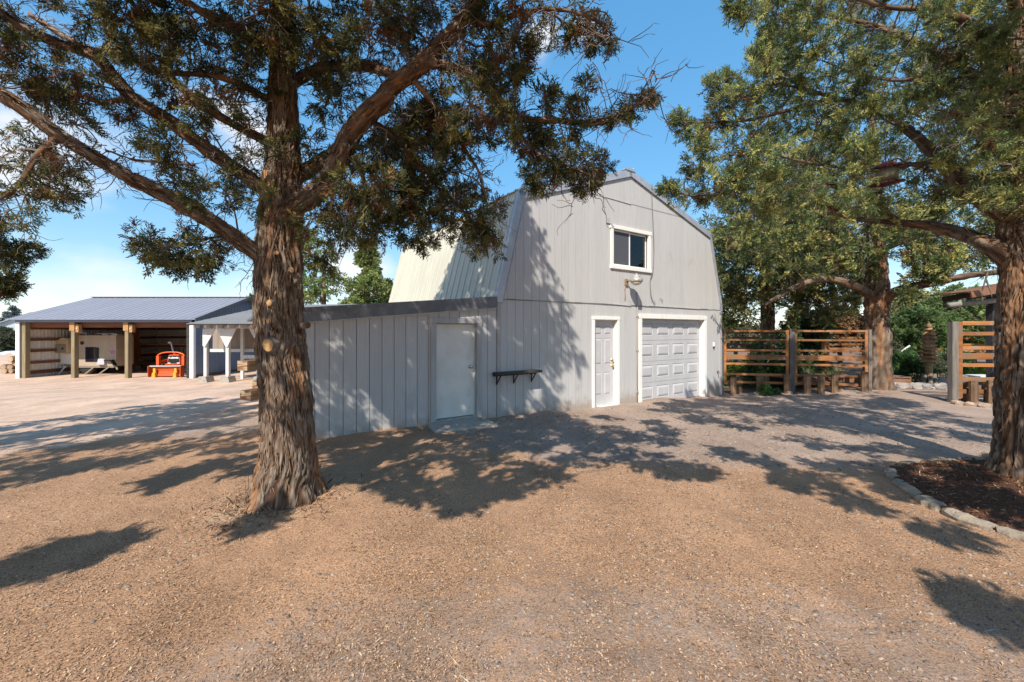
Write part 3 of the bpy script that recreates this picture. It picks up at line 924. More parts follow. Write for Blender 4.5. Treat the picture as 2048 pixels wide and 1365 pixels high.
mb.tube(catmull([(S(1319), -.02, zz + .06), (S(1321), -.05, zz + .03), (S(1323), -.04, zz - .03)], .02), .007, 5); mb.build('loose_end', M['cable'], cab)
hook = on_barn('roof_hook', 'bent metal rod standing on the barn roof ridge', 'rod', 0, 0)
mb = MB(); zr = ZP
mb.tube(catmull([(4.3, .3, roofz(4.3) + .0), (4.32, .3, roofz(4.3) + .14), (4.36, .3, roofz(4.3) + .22), (4.37, .3, roofz(4.3) + .42)], .04), .014, 6); mb.build('rod', M['flashing'], hook)
box = on_barn('wall_sensor', 'small white sensor box on the wall right of the garage door', 'sensor', S(1426.5), FZ(1426, 690))
mb = MB(); mb.cbox(-.03, .03, -.04, -.008, -.05, .07); mb.build('cover', M['white_pl'], box)
mb = MB(); mb.box((-.02, -.045, -.10), (.02, -.015, -.052)); mb.build('eye', M['black_iron'], box)
bib = on_barn('hose_tap', 'small dark hose tap low on the wall right of the garage door', 'tap', S(1434), FZ(1434, 744))
mb = MB(); mb.tube([(0, -.005, 0), (0, -.07, 0), (-.01, -.10, -.05)], .014, 8); mb.build('spout', M['rust'], bib)
mb = MB(); mb.lathe([(.005, 0), (.03, .003), (.03, .012), (.005, .015)], 8, (0, -.05, .02)); mb.build('handle', M['black_iron'], bib)
sh_ = on_barn('wall_shelf', 'narrow black wooden shelf on brackets at the barn corner', 'shelf', 0, 0)
zs = FZ(1010, 743)
MB().cbox(-.13, .93, -.24, -.026, zs - .045, zs).build('shelf_board', M['dark_wood'], sh_)
MB().box((-.12, -.05, zs - .085), (.92, -.026, zs - .047)).build('ledger', M['dark_wood'], sh_)
for xx in (-.04, .36, .80):
    mb = MB(); mb.beam((xx, -.036, zs - .088), (xx, -.036, zs - .25), .022, .018, up=(1, 0, 0)); mb.beam((xx, -.19, zs - .055), (xx, -.04, zs - .23), .016, .018, up=(1, 0, 0)); mb.build('bracket', M['black_iron'], sh_)

# ------------------------------------------------------------------ lean-to
LX = -3.74
lean = empty('lean_to', (C0[0], C0[1], 0), BA)
tag(lean, 'low grey lean-to with dark fascia and plain white door beside the barn', 'lean-to')
ltop = lambda x: 2.29 + x * .094
LD = (-1.298, -.474, .045, 1.785)
xs = [-.018 - .2032 * k for k in range(19)]
xs = [q for q in xs if q > LX + .05] + [LX]
xs = xs[::-1]
hl = [(LD[0] - .02, LD[1] + .02, -1, LD[3] + .02)]
for p, q in zip(xs[:-1], xs[1:]):
    board('siding_board', p, q, -.3, lambda t: ltop(t) - .1, hl, lean, M['siding'], y0=.004 + r2.uniform(-.0015, .001), y1=.018, gap=.005)
mb = MB()
backing(mb, LX + .01, LD[0] - .02, -.3, lambda x: ltop(x) - .1, .0185, .1); backing(mb, LD[1] + .02, -.02, -.3, lambda x: ltop(x) - .1, .0185, .1)
backing(mb, LD[0] - .02, LD[1] + .02, LD[3] + .02, lambda x: ltop(x) - .1, .0185, .1)
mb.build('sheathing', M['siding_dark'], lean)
mb = MB(); mb.box((LX, .101, -.4), (LX + .1, BD - .4, ltop(LX) - .1)); mb.prism([(LX, -.4), (-.02, -.4), (-.02, 2.1), (LX, ltop(LX) - .1)], BD - .4, BD - .3); mb.build('side_wall', M['siding'], lean)
def slant(x0, x1, zt, zb, y0, y1, m, name):
    return MB().prism([(x0, ltop(x0) + zb), (x1, ltop(x1) + zb), (x1, ltop(x1) + zt), (x0, ltop(x0) + zt)], y0, y1).build(name, m, lean)
slant(LX - .2, -2.62, .0, -.19, -.07, -.03, M['fascia'], 'fascia')
slant(-2.625, -.045, .004, -.186, -.074, -.03, M['fascia'], 'fascia')
slant(LX - .2, -.045, -.186, -.205, -.05, .003, M['flashing'], 'drip_edge')
slant(LX - .22, -.06, .03, -.02, -.08, BD - .2, M['fascia'], 'roof')
door_trim(LD[0], LD[1], LD[2], LD[3], .105, M['grey_trim'], 'door_trim', lean, proud=.03, depth=.12)
ld = MB().cbox(LD[0] + .014, LD[1] - .03, .06, .10, LD[2] + .012, LD[3] - .014).build('door', M['door_white'], lean)
MB().box((LD[1] - .029, .05, LD[2]), (LD[1] - .0125, .11, LD[3] - .014)).build('door_stop', M['white_trim'], lean)
knob(ld, LD[1] - .10, .06, .97, M['steel'], r=.027)
MB().box((LD[0] - .02, -.03, LD[2] - .07), (LD[1] + .02, .11, LD[2])).build('door_sill', M['grey_trim'], lean)
# concrete ramp
mb = MB()
q = [(-1.62, -.64, -.035), (-.36, -.70, -.045), (-.40, -.036, .0), (-1.50, -.036, .0)]
tops = [(-1.58, -.62, .012), (-.42, -.66, .0), (-.42, -.036, .035), (-1.48, -.036, .035)]
pw = [b2w(x_, y_, z_ - .15) for x_, y_, z_ in q] + [b2w(x_, y_, z_) for x_, y_, z_ in tops]
mb.hexa(pw)
ramp_ = mb.build('concrete_ramp', M['concrete'])
tag(ramp_, 'small rough concrete ramp in front of the lean-to door', 'ramp')

# timbers sticking out past the lean-to's far side
def timber(u, v, Y, w, h, ln, label):
    p = at(u, v, Y)
    e = empty('timber_beam', p, math.atan2(.97, .25))
    tag(e, label, 'timber', 'heavy timbers sticking out beside the lean-to')
    MB().cbox(.006, ln, -w / 2, w / 2, -h / 2, h / 2, .008).build('beam', M['tie_wood'], e)
    MB().box((-.008, -w / 2 + .006, -h / 2 + .006), (.004, w / 2 - .006, h / 2 - .006)).build('end_grain', M['tie_end'], e)
timber(485, 732, 8.5, .26, .205, .8, 'upper timber beam with a red brown stained end behind the juniper trunk')
timber(491, 792, 8.3, .27, .20, .8, 'lower timber beam with a grey cracked end behind the juniper trunk')
timber(511, 771, 8.7, .16, .17, .5, 'short pale timber end between the two thicker beams')
# ------------------------------------------------------------------ open pole barn on the far side of the lot
PX0, PX1, PY0, PY1, PYR = -22.62, -14.62, 19.0, 26.4, 22.7
PG, PE, PR = -.53, 2.20, 3.42
pb = empty('pole_barn', ((PX0 + PX1) / 2, PY0, PG))
tag(pb, 'open fronted pole barn with grey metal roof and slate blue side wall', 'pole barn')
ox, oy, oz = (PX0 + PX1) / 2, PY0, PG
def L(mb_):                                            # world coordinates into the barn's own
    mb_.v = [(x - ox, y - oy, z - oz) for x, y, z in mb_.v]
    return mb_
def eave_front(y): return PE + (y - PY0) * (PR - PE) / (PYR - PY0)
# roof sheets: one panel per 0.9 m, ribs down the slope
def roof_sheet(x0, x1, ya, za, yb, zb, nr, m):
    prof = [(x0, 0)]
    for k in range(nr):
        c = x0 + (k + .1) * (x1 - x0) / nr
        prof += [(c, 0), (c + .015, .018), (c + .045, .018), (c + .06, 0)]
    prof.append((x1, 0))
    n = len(prof)
    vs = [(x_, ya, za + h) for x_, h in prof] + [(x_, yb, zb + h) for x_, h in prof] + [(x_, ya, za - .02) for x_, h in prof] + [(x_, yb, zb - .02) for x_, h in prof]
    fs = []
    for k in range(n - 1):
        fs += [(k, k + 1, n + k + 1, n + k), (2 * n + k + 1, 2 * n + k, 3 * n + k, 3 * n + k + 1), (k + 1, k, 2 * n + k, 2 * n + k + 1)]
    return L(MB().add(vs, fs)).build('roof_panel', m, pb)
NP = 9
for k in range(NP):
    a, c = PX0 - .3 + k * (PX1 - PX0 + .6) / NP, PX0 - .3 + (k + 1) * (PX1 - PX0 + .6) / NP
    roof_sheet(a, c - .004, PY0 - .25, PE - .03, PYR, PR + .05, 3, M['grey_roof'])
    roof_sheet(a, c - .004, PY1 + .25, PE - .03, PYR, PR + .05, 3, M['grey_roof'])
L(MB().beam((PX0 - .3, PYR, PR + .075), (PX1 + .3, PYR, PR + .075), .3, .03)).build('ridge_cap', M['grey_roof'], pb)
L(MB().box((PX0 - .02, PY0 - .10, PE - .16), (PX1 + .02, PY0 - .05, PE - .05))).build('eave_trim', M['blue_metal'], pb)
for (ya, za, yb, zb) in ((PY0 - .25, PE - .06, PYR, PR + .02), (PYR, PR + .02, PY1 + .25, PE - .06)):
    L(MB().beam((PX1 + .305, ya, za), (PX1 + .305, yb, zb), .03, .14)).build('rake_trim', M['fascia'], pb)
# corner trims
for xx in (PX0, PX1):
    sgn = 1 if xx == PX1 else -1
    L(MB().box((xx - .11 if sgn > 0 else xx - .06, PY0 - .045, PG - .1), (xx + .06 if sgn > 0 else xx + .11, PY0 - .005, PE - .165))).build('corner_trim', M['white_metal'], pb)
L(MB().box((PX1 + .03, PY0 - .0045, PG - .1), (PX1 + .06, PY0 + .10, PE - .165))).build('corner_trim', M['white_metal'], pb)
# side wall sheets of the right end: upright ribs
yk = PY0 + .12
while yk < PY1 - .1:
    y2 = min(yk + .90, PY1)
    def topz(y): return (PE + (y - PY0) * (PR - PE) / (PYR - PY0) if y < PYR else PR - (y - PYR) * (PR - PE) / (PY1 - PYR)) - .07
    prof = [(yk, 0)]
    for k in range(4):
        c = yk + .04 + k * (y2 - yk) / 4
        prof += [(c, 0), (c + .012, .022), (c + .035, .022), (c + .047, 0)]
    prof.append((y2 - .004, 0))
    n = len(prof)
    vs = [(PX1 + h, y_, PG - .1) for y_, h in prof] + [(PX1 + h, y_, topz(y_)) for y_, h in prof] + [(PX1 - .012, y_, PG - .1) for y_, h in prof] + [(PX1 - .012, y_, topz(y_)) for y_, h in prof]
    fs = []
    for k in range(n - 1):
        fs += [(k, k + 1, n + k + 1, n + k), (2 * n + k + 1, 2 * n + k, 3 * n + k, 3 * n + k + 1)]
    L(MB().add(vs, fs)).build('wall_panel', M['blue_metal'], pb)
    yk = y2
L(MB().box((PX1 + .005, PY0 + .12, PG - .1), (PX1 + .035, PY1, PG + .14))).build('skirt_board', M['girt'], pb)
# left end and back: pale sheets seen from inside, with red-brown girts
def inner_wall(a, b_, along, name='wall_panel'):
    k = 0
    n_ = int(round((b_ - a) / .92))
    for k in range(n_):
        p, q = a + k * (b_ - a) / n_, a + (k + 1) * (b_ - a) / n_
        prof = [(p, 0)]
        for j in range(6):
            c = p + .04 + j * (q - p) / 6
            prof += [(c, 0), (c + .012, .02), (c + .035, .02), (c + .047, 0)]
        prof.append((q - .004, 0))
        n = len(prof)
        if along == 'y':
            f = lambda s_, h, z_: (PX0 + h, s_, z_)
            top = lambda s_: (PE + (s_ - PY0) * (PR - PE) / (PYR - PY0) if s_ < PYR else PR - (s_ - PYR) * (PR - PE) / (PY1 - PYR)) - .06
        else:
            f = lambda s_, h, z_: (s_, PY1 - h, z_)
            top = lambda s_: PE - .06
        vs = [f(s_, h, PG - .1) for s_, h in prof] + [f(s_, h, top(s_)) for s_, h in prof] + [f(s_, -.012, PG - .1) for s_, h in prof] + [f(s_, -.012, top(s_)) for s_, h in prof]
        fs = []
        for i in range(n - 1):
            fs += [(i + 1, i, n + i, n + i + 1), (2 * n + i, 2 * n + i + 1, 3 * n + i + 1, 3 * n + i)]
        L(MB().add(vs, fs)).build(name, M['liner'], pb)
inner_wall(PY0 + .02, PY1 + .05, 'y'); inner_wall(PX0 - .02, PX1 + .02, 'x')
for zz in (.15, .62, 1.17, 1.70, 2.24):
    L(MB().box((PX0 + .025, PY0 + .2, PG + zz), (PX0 + .075, PY1 - .1, PG + zz + (.16 if zz < .3 else .13)))).build('girt', M['girt'], pb)
    L(MB().box((PX0 + .1, PY1 - .08, PG + zz), (PX1 - .1, PY1 - .028, PG + zz + .13))).build('girt', M['girt'], pb)
    L(MB().box((PX1 - .07, PY0 + .2, PG + zz), (PX1 - .018, PY1 - .1, PG + zz + .13))).build('girt', M['girt'], pb)
for xx in (-20.0, -17.4):
    L(MB().box((xx - .1, PY1 - .30, PG - .1), (xx + .1, PY1 - .081, PE - .07))).build('post', M['dark_wood'], pb)
# front posts, header, blocks
for xx, wd in ((PX0 + .25, .17), (-20.12, .16), (-17.66, .165)):
    L(MB().cbox(xx - wd / 2, xx + wd / 2, PY0, PY0 + .2, PG - .1, PE - .17, .012)).build('post', M['post_wood'], pb)
L(MB().box((PX1 - .30, PY0 + .02, PG - .1), (PX1 - .115, PY0 + .2, PE - .17))).build('post', M['dark_wood'], pb)
L(MB().box((PX0 + .1, PY0 + .205, PE - .40), (PX1 - .1, PY0 + .26, PE - .13))).build('header_beam', M['girt'], pb)
for xx in (-20.12, -17.66):
    L(MB().box((xx - .13, PY0 - .02, PE - .55), (xx + .10, PY0 - .002, PE - .165))).build('block', M['block_wood'], pb)
    L(MB().box((xx + .112, PY0 + .02, PE - .62), (xx + .25, PY0 + .18, PE - .26))).build('block', M['block_wood'], pb)
    L(MB().cbox(xx + .16, xx + .20, PY0 - .005, PY0 + .02, PE - .46, PE - .42)).build('bolt', M['white_metal'], pb)
# trusses, dim under the roof
for xx in np.linspace(PX0 + .5, PX1 - .5, 6):
    t = MB(); t.beam((xx, PY0 + .1, PE - .06), (xx, PY1 - .1, PE - .06), .05, .14); t.beam((xx, PY0 + .1, PE - .04), (xx, PYR, PR - .09), .05, .12); t.beam((xx, PYR, PR - .09), (xx, PY1 - .1, PE - .04), .05, .12)
    L(t).build('truss', M['girt'], pb)
# lumber rack behind the tractor
rk = empty('storage_rack', (-21.0, 23.4, gz(-21.0, 23.4)))
tag(rk, 'orange brown lumber rack with two shelf arms inside the pole barn', 'rack')
for (xx, yy) in ((-.2, 0), (4.6, 0)):
    MB().box((xx - .11, yy - .09, .2), (xx + .11, yy + .09, 2.35)).build('upright', M['rack_wood'], rk)
    MB().prism([(xx - .2, -.1), (xx + .2, -.1), (xx + .12, .2), (xx - .12, .2)], yy - .18, yy + .18).build('footing', M['concrete'], rk)
for zz in (1.0, 1.42):
    MB().box((-1.2, -.08, zz - .06), (-.315, .08, zz + .06)).build('arm', M['rack_wood'], rk)
    MB().box((-.085, -.05, zz - .04), (4.48, .05, zz + .04)).build('shelf_bar', M['rack_wood'], rk)
MB().box((.05, -.16, .62), (.16, -.1, 1.5)).build('loose_board', M['rack_wood'], rk)
sb = empty('stored_board', (-19.4, 24.4, gz(-19.4, 24.4)))
tag(sb, 'long pale board lying low across the back of the pole barn', 'board')
MB().cbox(-3.0, 2.2, -.1, .1, .18, .42, .01).build('board', M['block_wood'], sb)
for xx in (-2.6, 1.8): MB().box((xx, -.12, -.05), (xx + .2, .12, .178)).build('support', M['dark_wood'], sb)

# ------------------------------------------------------------------ camper trailer
TX, TY = -22.75, 20.6
tg = gz(-20, 20.6)
tr = empty('camper_trailer', (TX, TY, tg))
tag(tr, 'tan squared camper trailer with a cream front parked under the pole barn roof', 'trailer')
# local x to the right (rear), y away, z up; the nose is at the left
MB().prism([(.98, .42), (3.1, .42), (3.1, 1.94), (1.1, 1.94), (.98, 1.8)], 0.0, .95).build('body', M['tan_body'], tr)
fc = MB(); fc.lathe([(.30, .45), (.30, 1.78), (.26, 1.84)], 18, (1.02, .29, 0)); fc.build('front_corner', M['cream_body'], tr)
fc = MB(); fc.lathe([(.31, 1.60), (.315, 1.63), (.30, 1.80), (.24, 1.88), (.02, 1.9)], 18, (1.03, .29, 0)); fc.build('corner_cap', M['dark_glass'], tr)
MB().box((.2, .12, .5), (.75, 1.05, 1.04)).build('front_panel', M['cream_body'], tr)
MB().prism([(-.18, 1.05), (.72, 1.05), (.72, 1.78), (.40, 1.82), (-.18, 1.42)], -.02, 1.05).build('front_box', M['toolbox'], tr)
MB().cbox(.04, .64, -.045, -.022, 1.08, 1.5, .01).build('box_door', M['grey_pl'], tr)
t = MB().lathe([(.03, 0), (.05, .01), (.05, .02), (.01, .03)], 10); mm = MB(); mm.add([(.5 + a, -.046 - c, 1.28 + b_) for a, b_, c in t.v], t.f, True); mm.build('box_latch', M['rubber'], tr)
MB().cbox(1.58, 2.1, -.03, -.002, .62, 1.36, .02).build('door', M['dark_glass'], tr)
MB().cbox(2.102, 2.24, -.05, -.002, .64, 1.33, .015).build('door_screen', M['grille'], tr)
t = MB().lathe([(.03, 0), (.08, .005), (.09, .02), (.05, .03)], 12); mm = MB(); mm.add([(1.42 + a, -.002 - c, 1.56 + b_) for a, b_, c in t.v], t.f, True); mm.build('side_vent', M['rubber'], tr)
MB().cbox(1.18, 1.36, -.03, -.002, 1.74, 1.80, .006).build('marker_lamp', M['amber'], tr)
m_ = MB()
m_.tube(catmull([(1.0, .08, 1.95), (1.05, .08, 2.05), (1.5, .08, 2.05), (1.56, .06, 1.9), (1.5, .03, 1.78)], .08), .022, 6); m_.build('roof_rail', M['pale_bar'], tr)
m_ = MB(); m_.tube(catmull([(2.0, .1, 1.95), (2.05, .1, 2.03), (3.0, .1, 2.03), (3.05, .1, 1.95)], .2), .015, 6); m_.build('roof_rail', M['pale_bar'], tr)
for xx in (2.2, 2.65): MB().box((xx, .2, 1.945), (xx + .3, .5, 2.0)).build('roof_vent', M['white_pl'], tr)
MB().box((-.4, .72, .32), (3.05, .84, .419)).build('chassis', M['grille'], tr)
MB().box((.9, .02, .34), (3.05, .10, .44)).build('side_rail', M['grey_pl'], tr)
for yy in (.1, .8):
    w_ = MB()
    def tyre(mb_, cx, cy, cz, r, wd, prof=None, n=20):
        p_ = [(r * .55, -wd / 2), (r * .92, -wd / 2), (r, -wd * .3), (r, wd * .3), (r * .92, wd / 2), (r * .55, wd / 2)]
        t_ = MB().lathe(p_, n)
        mb_.add([(cx + a, cy + c, cz + b_) for a, b_, c in t_.v], t_.f, True)
    tyre(w_, 1.55, yy + .08, .32, .36, .22); wo = w_.build('wheel', M['rubber'], tr)
    h_ = MB().lathe([(.03, -.1), (.19, -.08), (.2, .08), (.03, .1)], 14); hh = MB(); hh.add([(1.55 + a, yy + .08 + c, .32 + b_) for a, b_, c in h_.v], h_.f, True); hh.build('rim', M['pale_bar'], wo)
m_ = MB(); m_.prism([(2.25, .50), (2.62, .50), (2.62, .75), (2.52, .80), (2.32, .78)], -.12, .0); m_.build('step_box', M['pale_bar'], tr)
m_ = MB(); m_.prism([(2.64, .74), (3.0, .74), (3.16, .46), (3.1, .46), (2.94, .68), (2.64, .68)], -.16, .0); m_.build('fender', M['grille'], tr)
for (p, q) in (((.55, .05, .42), (.30, -.05, 0.)), ((.98, .02, .42), (1.5, -.35, .0)), ((2.0, .04, .4), (1.65, -.1, .02)), ((2.75, .04, .4), (2.35, -.12, .02)), ((3.0, .04, .55), (3.25, -.1, .25)), ((.05, .2, .5), (.05, .2, .02)), ((-.16, .2, .5), (-.16, .2, .02))):
    m_ = MB(); m_.beam(p, q, .05, .05); m_.build('stabiliser_leg', M['pale_bar'] if p[0] < 1 else M['grey_pl'], tr)
MB().box((-.45, .1, .48), (.1, .35, .55)).build('tongue_step', M['grille'], tr)
m_ = MB(); m_.tube([(-.12, .2, .56), (-.1, .2, 1.04)], .03, 6); m_.build('jack_post', M['white_metal'], tr)
m_ = MB()
for k in range(5):
    a = k * 2 * math.pi / 5 + .3
    c, s_ = math.cos(a) * .11, math.sin(a) * .09
    m_.add([(2.92, -.006, 1.12), (2.92 + c - s_ * .4, -.008, 1.12 + s_ + c * .4), (2.92 + c * 1.5, -.008, 1.12 + s_ * 1.5), (2.92 + c + s_ * .4, -.008, 1.12 + s_ - c * .4)], [(0, 1, 2, 3)])
m_.build('flower_decal', M['decal'], tr)

# ------------------------------------------------------------------ orange compact tractor, facing the lot
KX, KY = (333 - CX) / FPX * 19.4, 19.4
kt = empty('tractor', (KX, KY, gz(KX, KY)))
tag(kt, 'small orange tractor with a wide front blade inside the pole barn', 'tractor')
kt.rotation_euler = (0, 0, .12)
# blade
b = MB()
prof = [(-.06, .06), (-.02, .03), (.05, .12), (.08, .28), (.06, .42), (-.02, .52), (-.05, .53), (.02, .42), (.04, .28), (.01, .13)]
vs = [(-.68, y_, z_) for y_, z_ in prof] + [(.68, y_, z_) for y_, z_ in prof]
n = len(prof)
b.add(vs, [tuple(range(n))[::-1], tuple(range(n, 2 * n))] + [(k, (k + 1) % n, n + (k + 1) % n, n + k) for k in range(n)])
bl = b.build('blade', M['dull_orange'], kt)
MB().box((-.69, -.08, .5), (.69, .04, .545)).build('blade_lip', M['pale_bar'], bl)
for xx in (-.70, .675): MB().prism([(xx, .02), (xx + .025, .02), (xx + .025, .53), (xx, .53)], -.16, .1).build('blade_end', M['dull_orange'], bl)
for xx in (-.46, .44):
    MB().prism([(xx - .055, .22), (xx + .055, .22), (xx + .045, .42), (xx - .045, .42)], -.10, -.03).build('skid_shoe', M['yellow'], bl)
    MB().prism([(xx - .07, .0), (xx + .07, .0), (xx + .055, .218), (xx - .055, .218)], -.16, -.02).build('skid_shoe', M['yellow'], bl)
# guard hoop and arms
g = MB(); g.tube(catmull([(-.56, .3, .5), (-.57, .3, .95), (-.52, .3, 1.05), (-.3, .3, 1.13), (0, .3, 1.15), (.3, .3, 1.13), (.52, .3, 1.05), (.58, .3, .95), (.57, .3, .5)], .06), .032, 8); g.build('guard_hoop', M['orange'], kt)
for xx in (-.55, .55):
    MB().box((xx - .06, .25, .5), (xx + .05, .42, .98)).build('loader_arm', M['orange'], kt)
    MB().beam((xx, .35, .7), (xx * .8, 1.3, .75), .09, .12).build('lift_arm', M['orange'], kt)
# hood and grille
MB().prism([(-.28, .55), (.28, .55), (.27, .9), (.20, 1.02), (-.20, 1.02), (-.27, .9)], .5, 1.45).build('hood', M['orange'], kt)
gr = MB().prism([(-.245, .6), (.245, .6), (.225, .86), (.185, .965), (-.185, .965), (-.225, .86)], .48, .499).build('grille', M['grille'], kt)
for zz in (.66, .72, .78): MB().box((-.2, .47, zz), (.2, .4795, zz + .012)).build('grille_bar', M['rubber'], gr)
MB().box((-.33, .4, .55), (.33, .475, .6)).build('bumper', M['orange'], kt)
fc_ = bpy.data.curves.new('hood_lettering', 'FONT'); fc_.body = 'Kubota'; fc_.size = .15; fc_.align_x = 'CENTER'; fc_.extrude = .002; fc_.offset = .004
fo = bpy.data.objects.new('hood_lettering', fc_); COL.objects.link(fo); fo.parent = kt; fo.location = (0, .472, .835); fo.rotation_euler = (math.pi / 2, 0, 0); fc_.materials.append(M['letter'])
bpy.context.view_layer.update()
lm_ = bpy.data.meshes.new_from_object(fo.evaluated_get(bpy.context.evaluated_depsgraph_get()))
bpy.data.objects.remove(fo)
fo = link('hood_lettering', lm_, None, gr, (0, .472, .835)); fo.rotation_euler = (math.pi / 2, 0, 0)
for xx in (-.2, .2):
    MB().cbox(xx - .06, xx + .06, .478, .50, .60, .64, .004).build('headlight', M['white_pl'], kt)
for xx in (-.58, .58):
    w_ = MB(); t_ = MB().lathe([(.12, -.1), (.27, -.1), (.30, -.06), (.30, .06), (.27, .1), (.12, .1)], 18)
    w_.add([(xx + c, .75 + a, .3 + b_) for a, b_, c in t_.v], t_.f, True); w_.build('wheel', M['rubber'], kt)
    w_ = MB(); t_ = MB().lathe([(.2, -.13), (.43, -.13), (.47, -.08), (.47, .08), (.43, .13), (.2, .13)], 20)
    w_.add([(xx * 1.08 + c, 1.75 + a, .47 + b_) for a, b_, c in t_.v], t_.f, True); w_.build('wheel', M['rubber'], kt)
    MB().prism([(xx * 1.05 - .14, .9), (xx * 1.05 + .14, .9), (xx * 1.05 + .14, .97), (xx * 1.05 - .14, .97)], 1.3, 2.2).build('fender', M['orange'], kt)
MB().box((-.28, 1.5, .35), (.28, 2.1, .85)).build('rear_body', M['grille'], kt)
MB().prism([(-.2, .86), (.2, .86), (.18, 1.25), (-.18, 1.25)], 1.95, 2.05).build('seat', M['rubber'], kt)
s_ = MB(); a_r = np.linspace(0, 2 * math.pi, 17)
s_.tube([(.18 * math.cos(t), 1.45 + .05 * math.sin(t), 1.17 + .14 * math.sin(t)) for t in a_r], .018, 6, caps=False); s_.build('steering_wheel', M['rubber'], kt)
for sg in (-1, 1):
    s_ = MB(); s_.tube(catmull([(sg * .42, 1.2, 1.0), (sg * .5, 1.2, 1.25), (sg * .54, 1.18, 1.52), (sg * .56, 1.15, 1.60)], .06), .035, 8)
    s_.tube([(sg * .50, 1.12, 1.60), (sg * .63, 1.12, 1.585)], .05, 8); s_.build('lever', M['pale_bar'], kt)
s_ = MB(); s_.tube(catmull([(-.36, 1.2, 1.0), (-.45, 1.2, 1.15), (-.53, 1.2, 1.42)], .06), .025, 6); s_.build('lever', M['pale_bar'], kt)

# ------------------------------------------------------------------ white pavilion between the pole barn and the lean-to
VX0, VX1, VY0, VY1 = -12.95, -5.6, 16.9, 21.6
VE, VR = 1.92, 2.85
VRY = 19.3
pv = empty('pavilion', (-9.3, 17, -.45))
tag(pv, 'weathered white open pavilion with a pale shingled hip roof', 'pavilion')
def V(mb_):
    mb_.v = [(x + 9.3, y - 17, z + .45) for x, y, z in mb_.v]
    return mb_
r0, r1 = (VX0 + 1.9, VRY, VR), (VX1 - .9, VRY - .6, VR)
def slab(vs, m, name, th=.05):
    n = len(vs)
    v2 = [tuple(p) for p in vs] + [(p[0], p[1], p[2] - th) for p in vs]
    return V(MB().add(v2, [tuple(range(n)), tuple(range(2 * n - 1, n - 1, -1))] + [(k, n + k, n + (k + 1) % n, (k + 1) % n) for k in range(n)])).build(name, m, pv)
A0, A1, A2, A3 = (VX0, VY0 - .4, VE), (VX1, VY0 - .9, VE), (VX1, VY1, VE), (VX0, VY1, VE)
def course(P0, P1, Q0, Q1, nrow):
    """shingle courses between an eave edge P0-P1 and a top edge Q0-Q1, each lapping the one below"""
    P0, P1, Q0, Q1 = [np.array(t) for t in (P0, P1, Q0, Q1)]
    for k in range(nrow):
        a, c = k / nrow, (k + 1.12) / nrow
        c = min(c, 1)
        lift0, lift1 = np.array([0, 0, .022]), np.array([0, 0, .006])
        q = [P0 + (Q0 - P0) * a + lift0, P1 + (Q1 - P1) * a + lift0, P1 + (Q1 - P1) * c + lift1, P0 + (Q0 - P0) * c + lift1]
        slab(q, M['shingle'], 'shingle_course', .02)
course(A0, A1, r0, r1, 12)
slab([A3, A0, r0], M['shingle'], 'roof_slope'); slab([A2, A3, r0, r1], M['shingle'], 'roof_slope'); slab([A1, A2, r1], M['shingle'], 'roof_slope')
for u in (412, 456, 521):
    X = (u - CX) / FPX * 17.0
    g = gz(X, 17.0)
    V(MB().cbox(X - .065, X + .065, 16.94, 17.06, g + .2, 1.74, .008)).build('post', M['pav_white'], pv)
    V(MB().prism([(X - .22, g - .05), (X + .22, g - .05), (X + .14, g + .24), (X - .14, g + .24)], 16.78, 17.22)).build('footing', M['concrete'], pv)
    lo, hi = .98, 1.74
    if u == 412: poly = [(X - .07, lo + .06), (X, lo), (X + .02, lo), (X + .46, hi), (X - .07, hi)]
    else: poly = [(X - .03, lo), (X + .03, lo), (X + .40, hi), (X - .40, hi)]
    V(MB().prism(poly, 16.90, 16.935)).build('gusset', M['pav_white'], pv)
V(MB().box((VX0 + .35, 16.95, 1.745), (VX1, 17.05, 1.86))).build('eave_beam', M['pav_white'], pv)
for xx in np.arange(VX0 + .15, VX1 - .2, .48):
    V(MB().prism([(xx, 1.76), (xx + .06, 1.76), (xx + .06, 1.885), (xx, 1.885)], 16.52 - .07 * (xx - VX0) + .15, 16.93)).build('rafter_tail', M['pav_white'], pv)
V(MB().box((-13.2, 18.3, .86), (VX1, 18.36, 1.80))).build('back_panel', M['panel_tan'], pv)
V(MB().box((-13.25, 18.2, .72), (VX1, 18.28, .855))).build('rail', M['pav_white'], pv)
V(MB().box((-11.6, 17.9, .45), (VX1, 17.96, .60))).build('rail', M['pav_white'], pv)
for xx in (-12.3, -9.0, -6.0):
    V(MB().box((xx - .06 + .6, 17.965, -.6), (xx + .06 + .6, 18.05, 1.75))).build('post', M['pav_white'], pv)

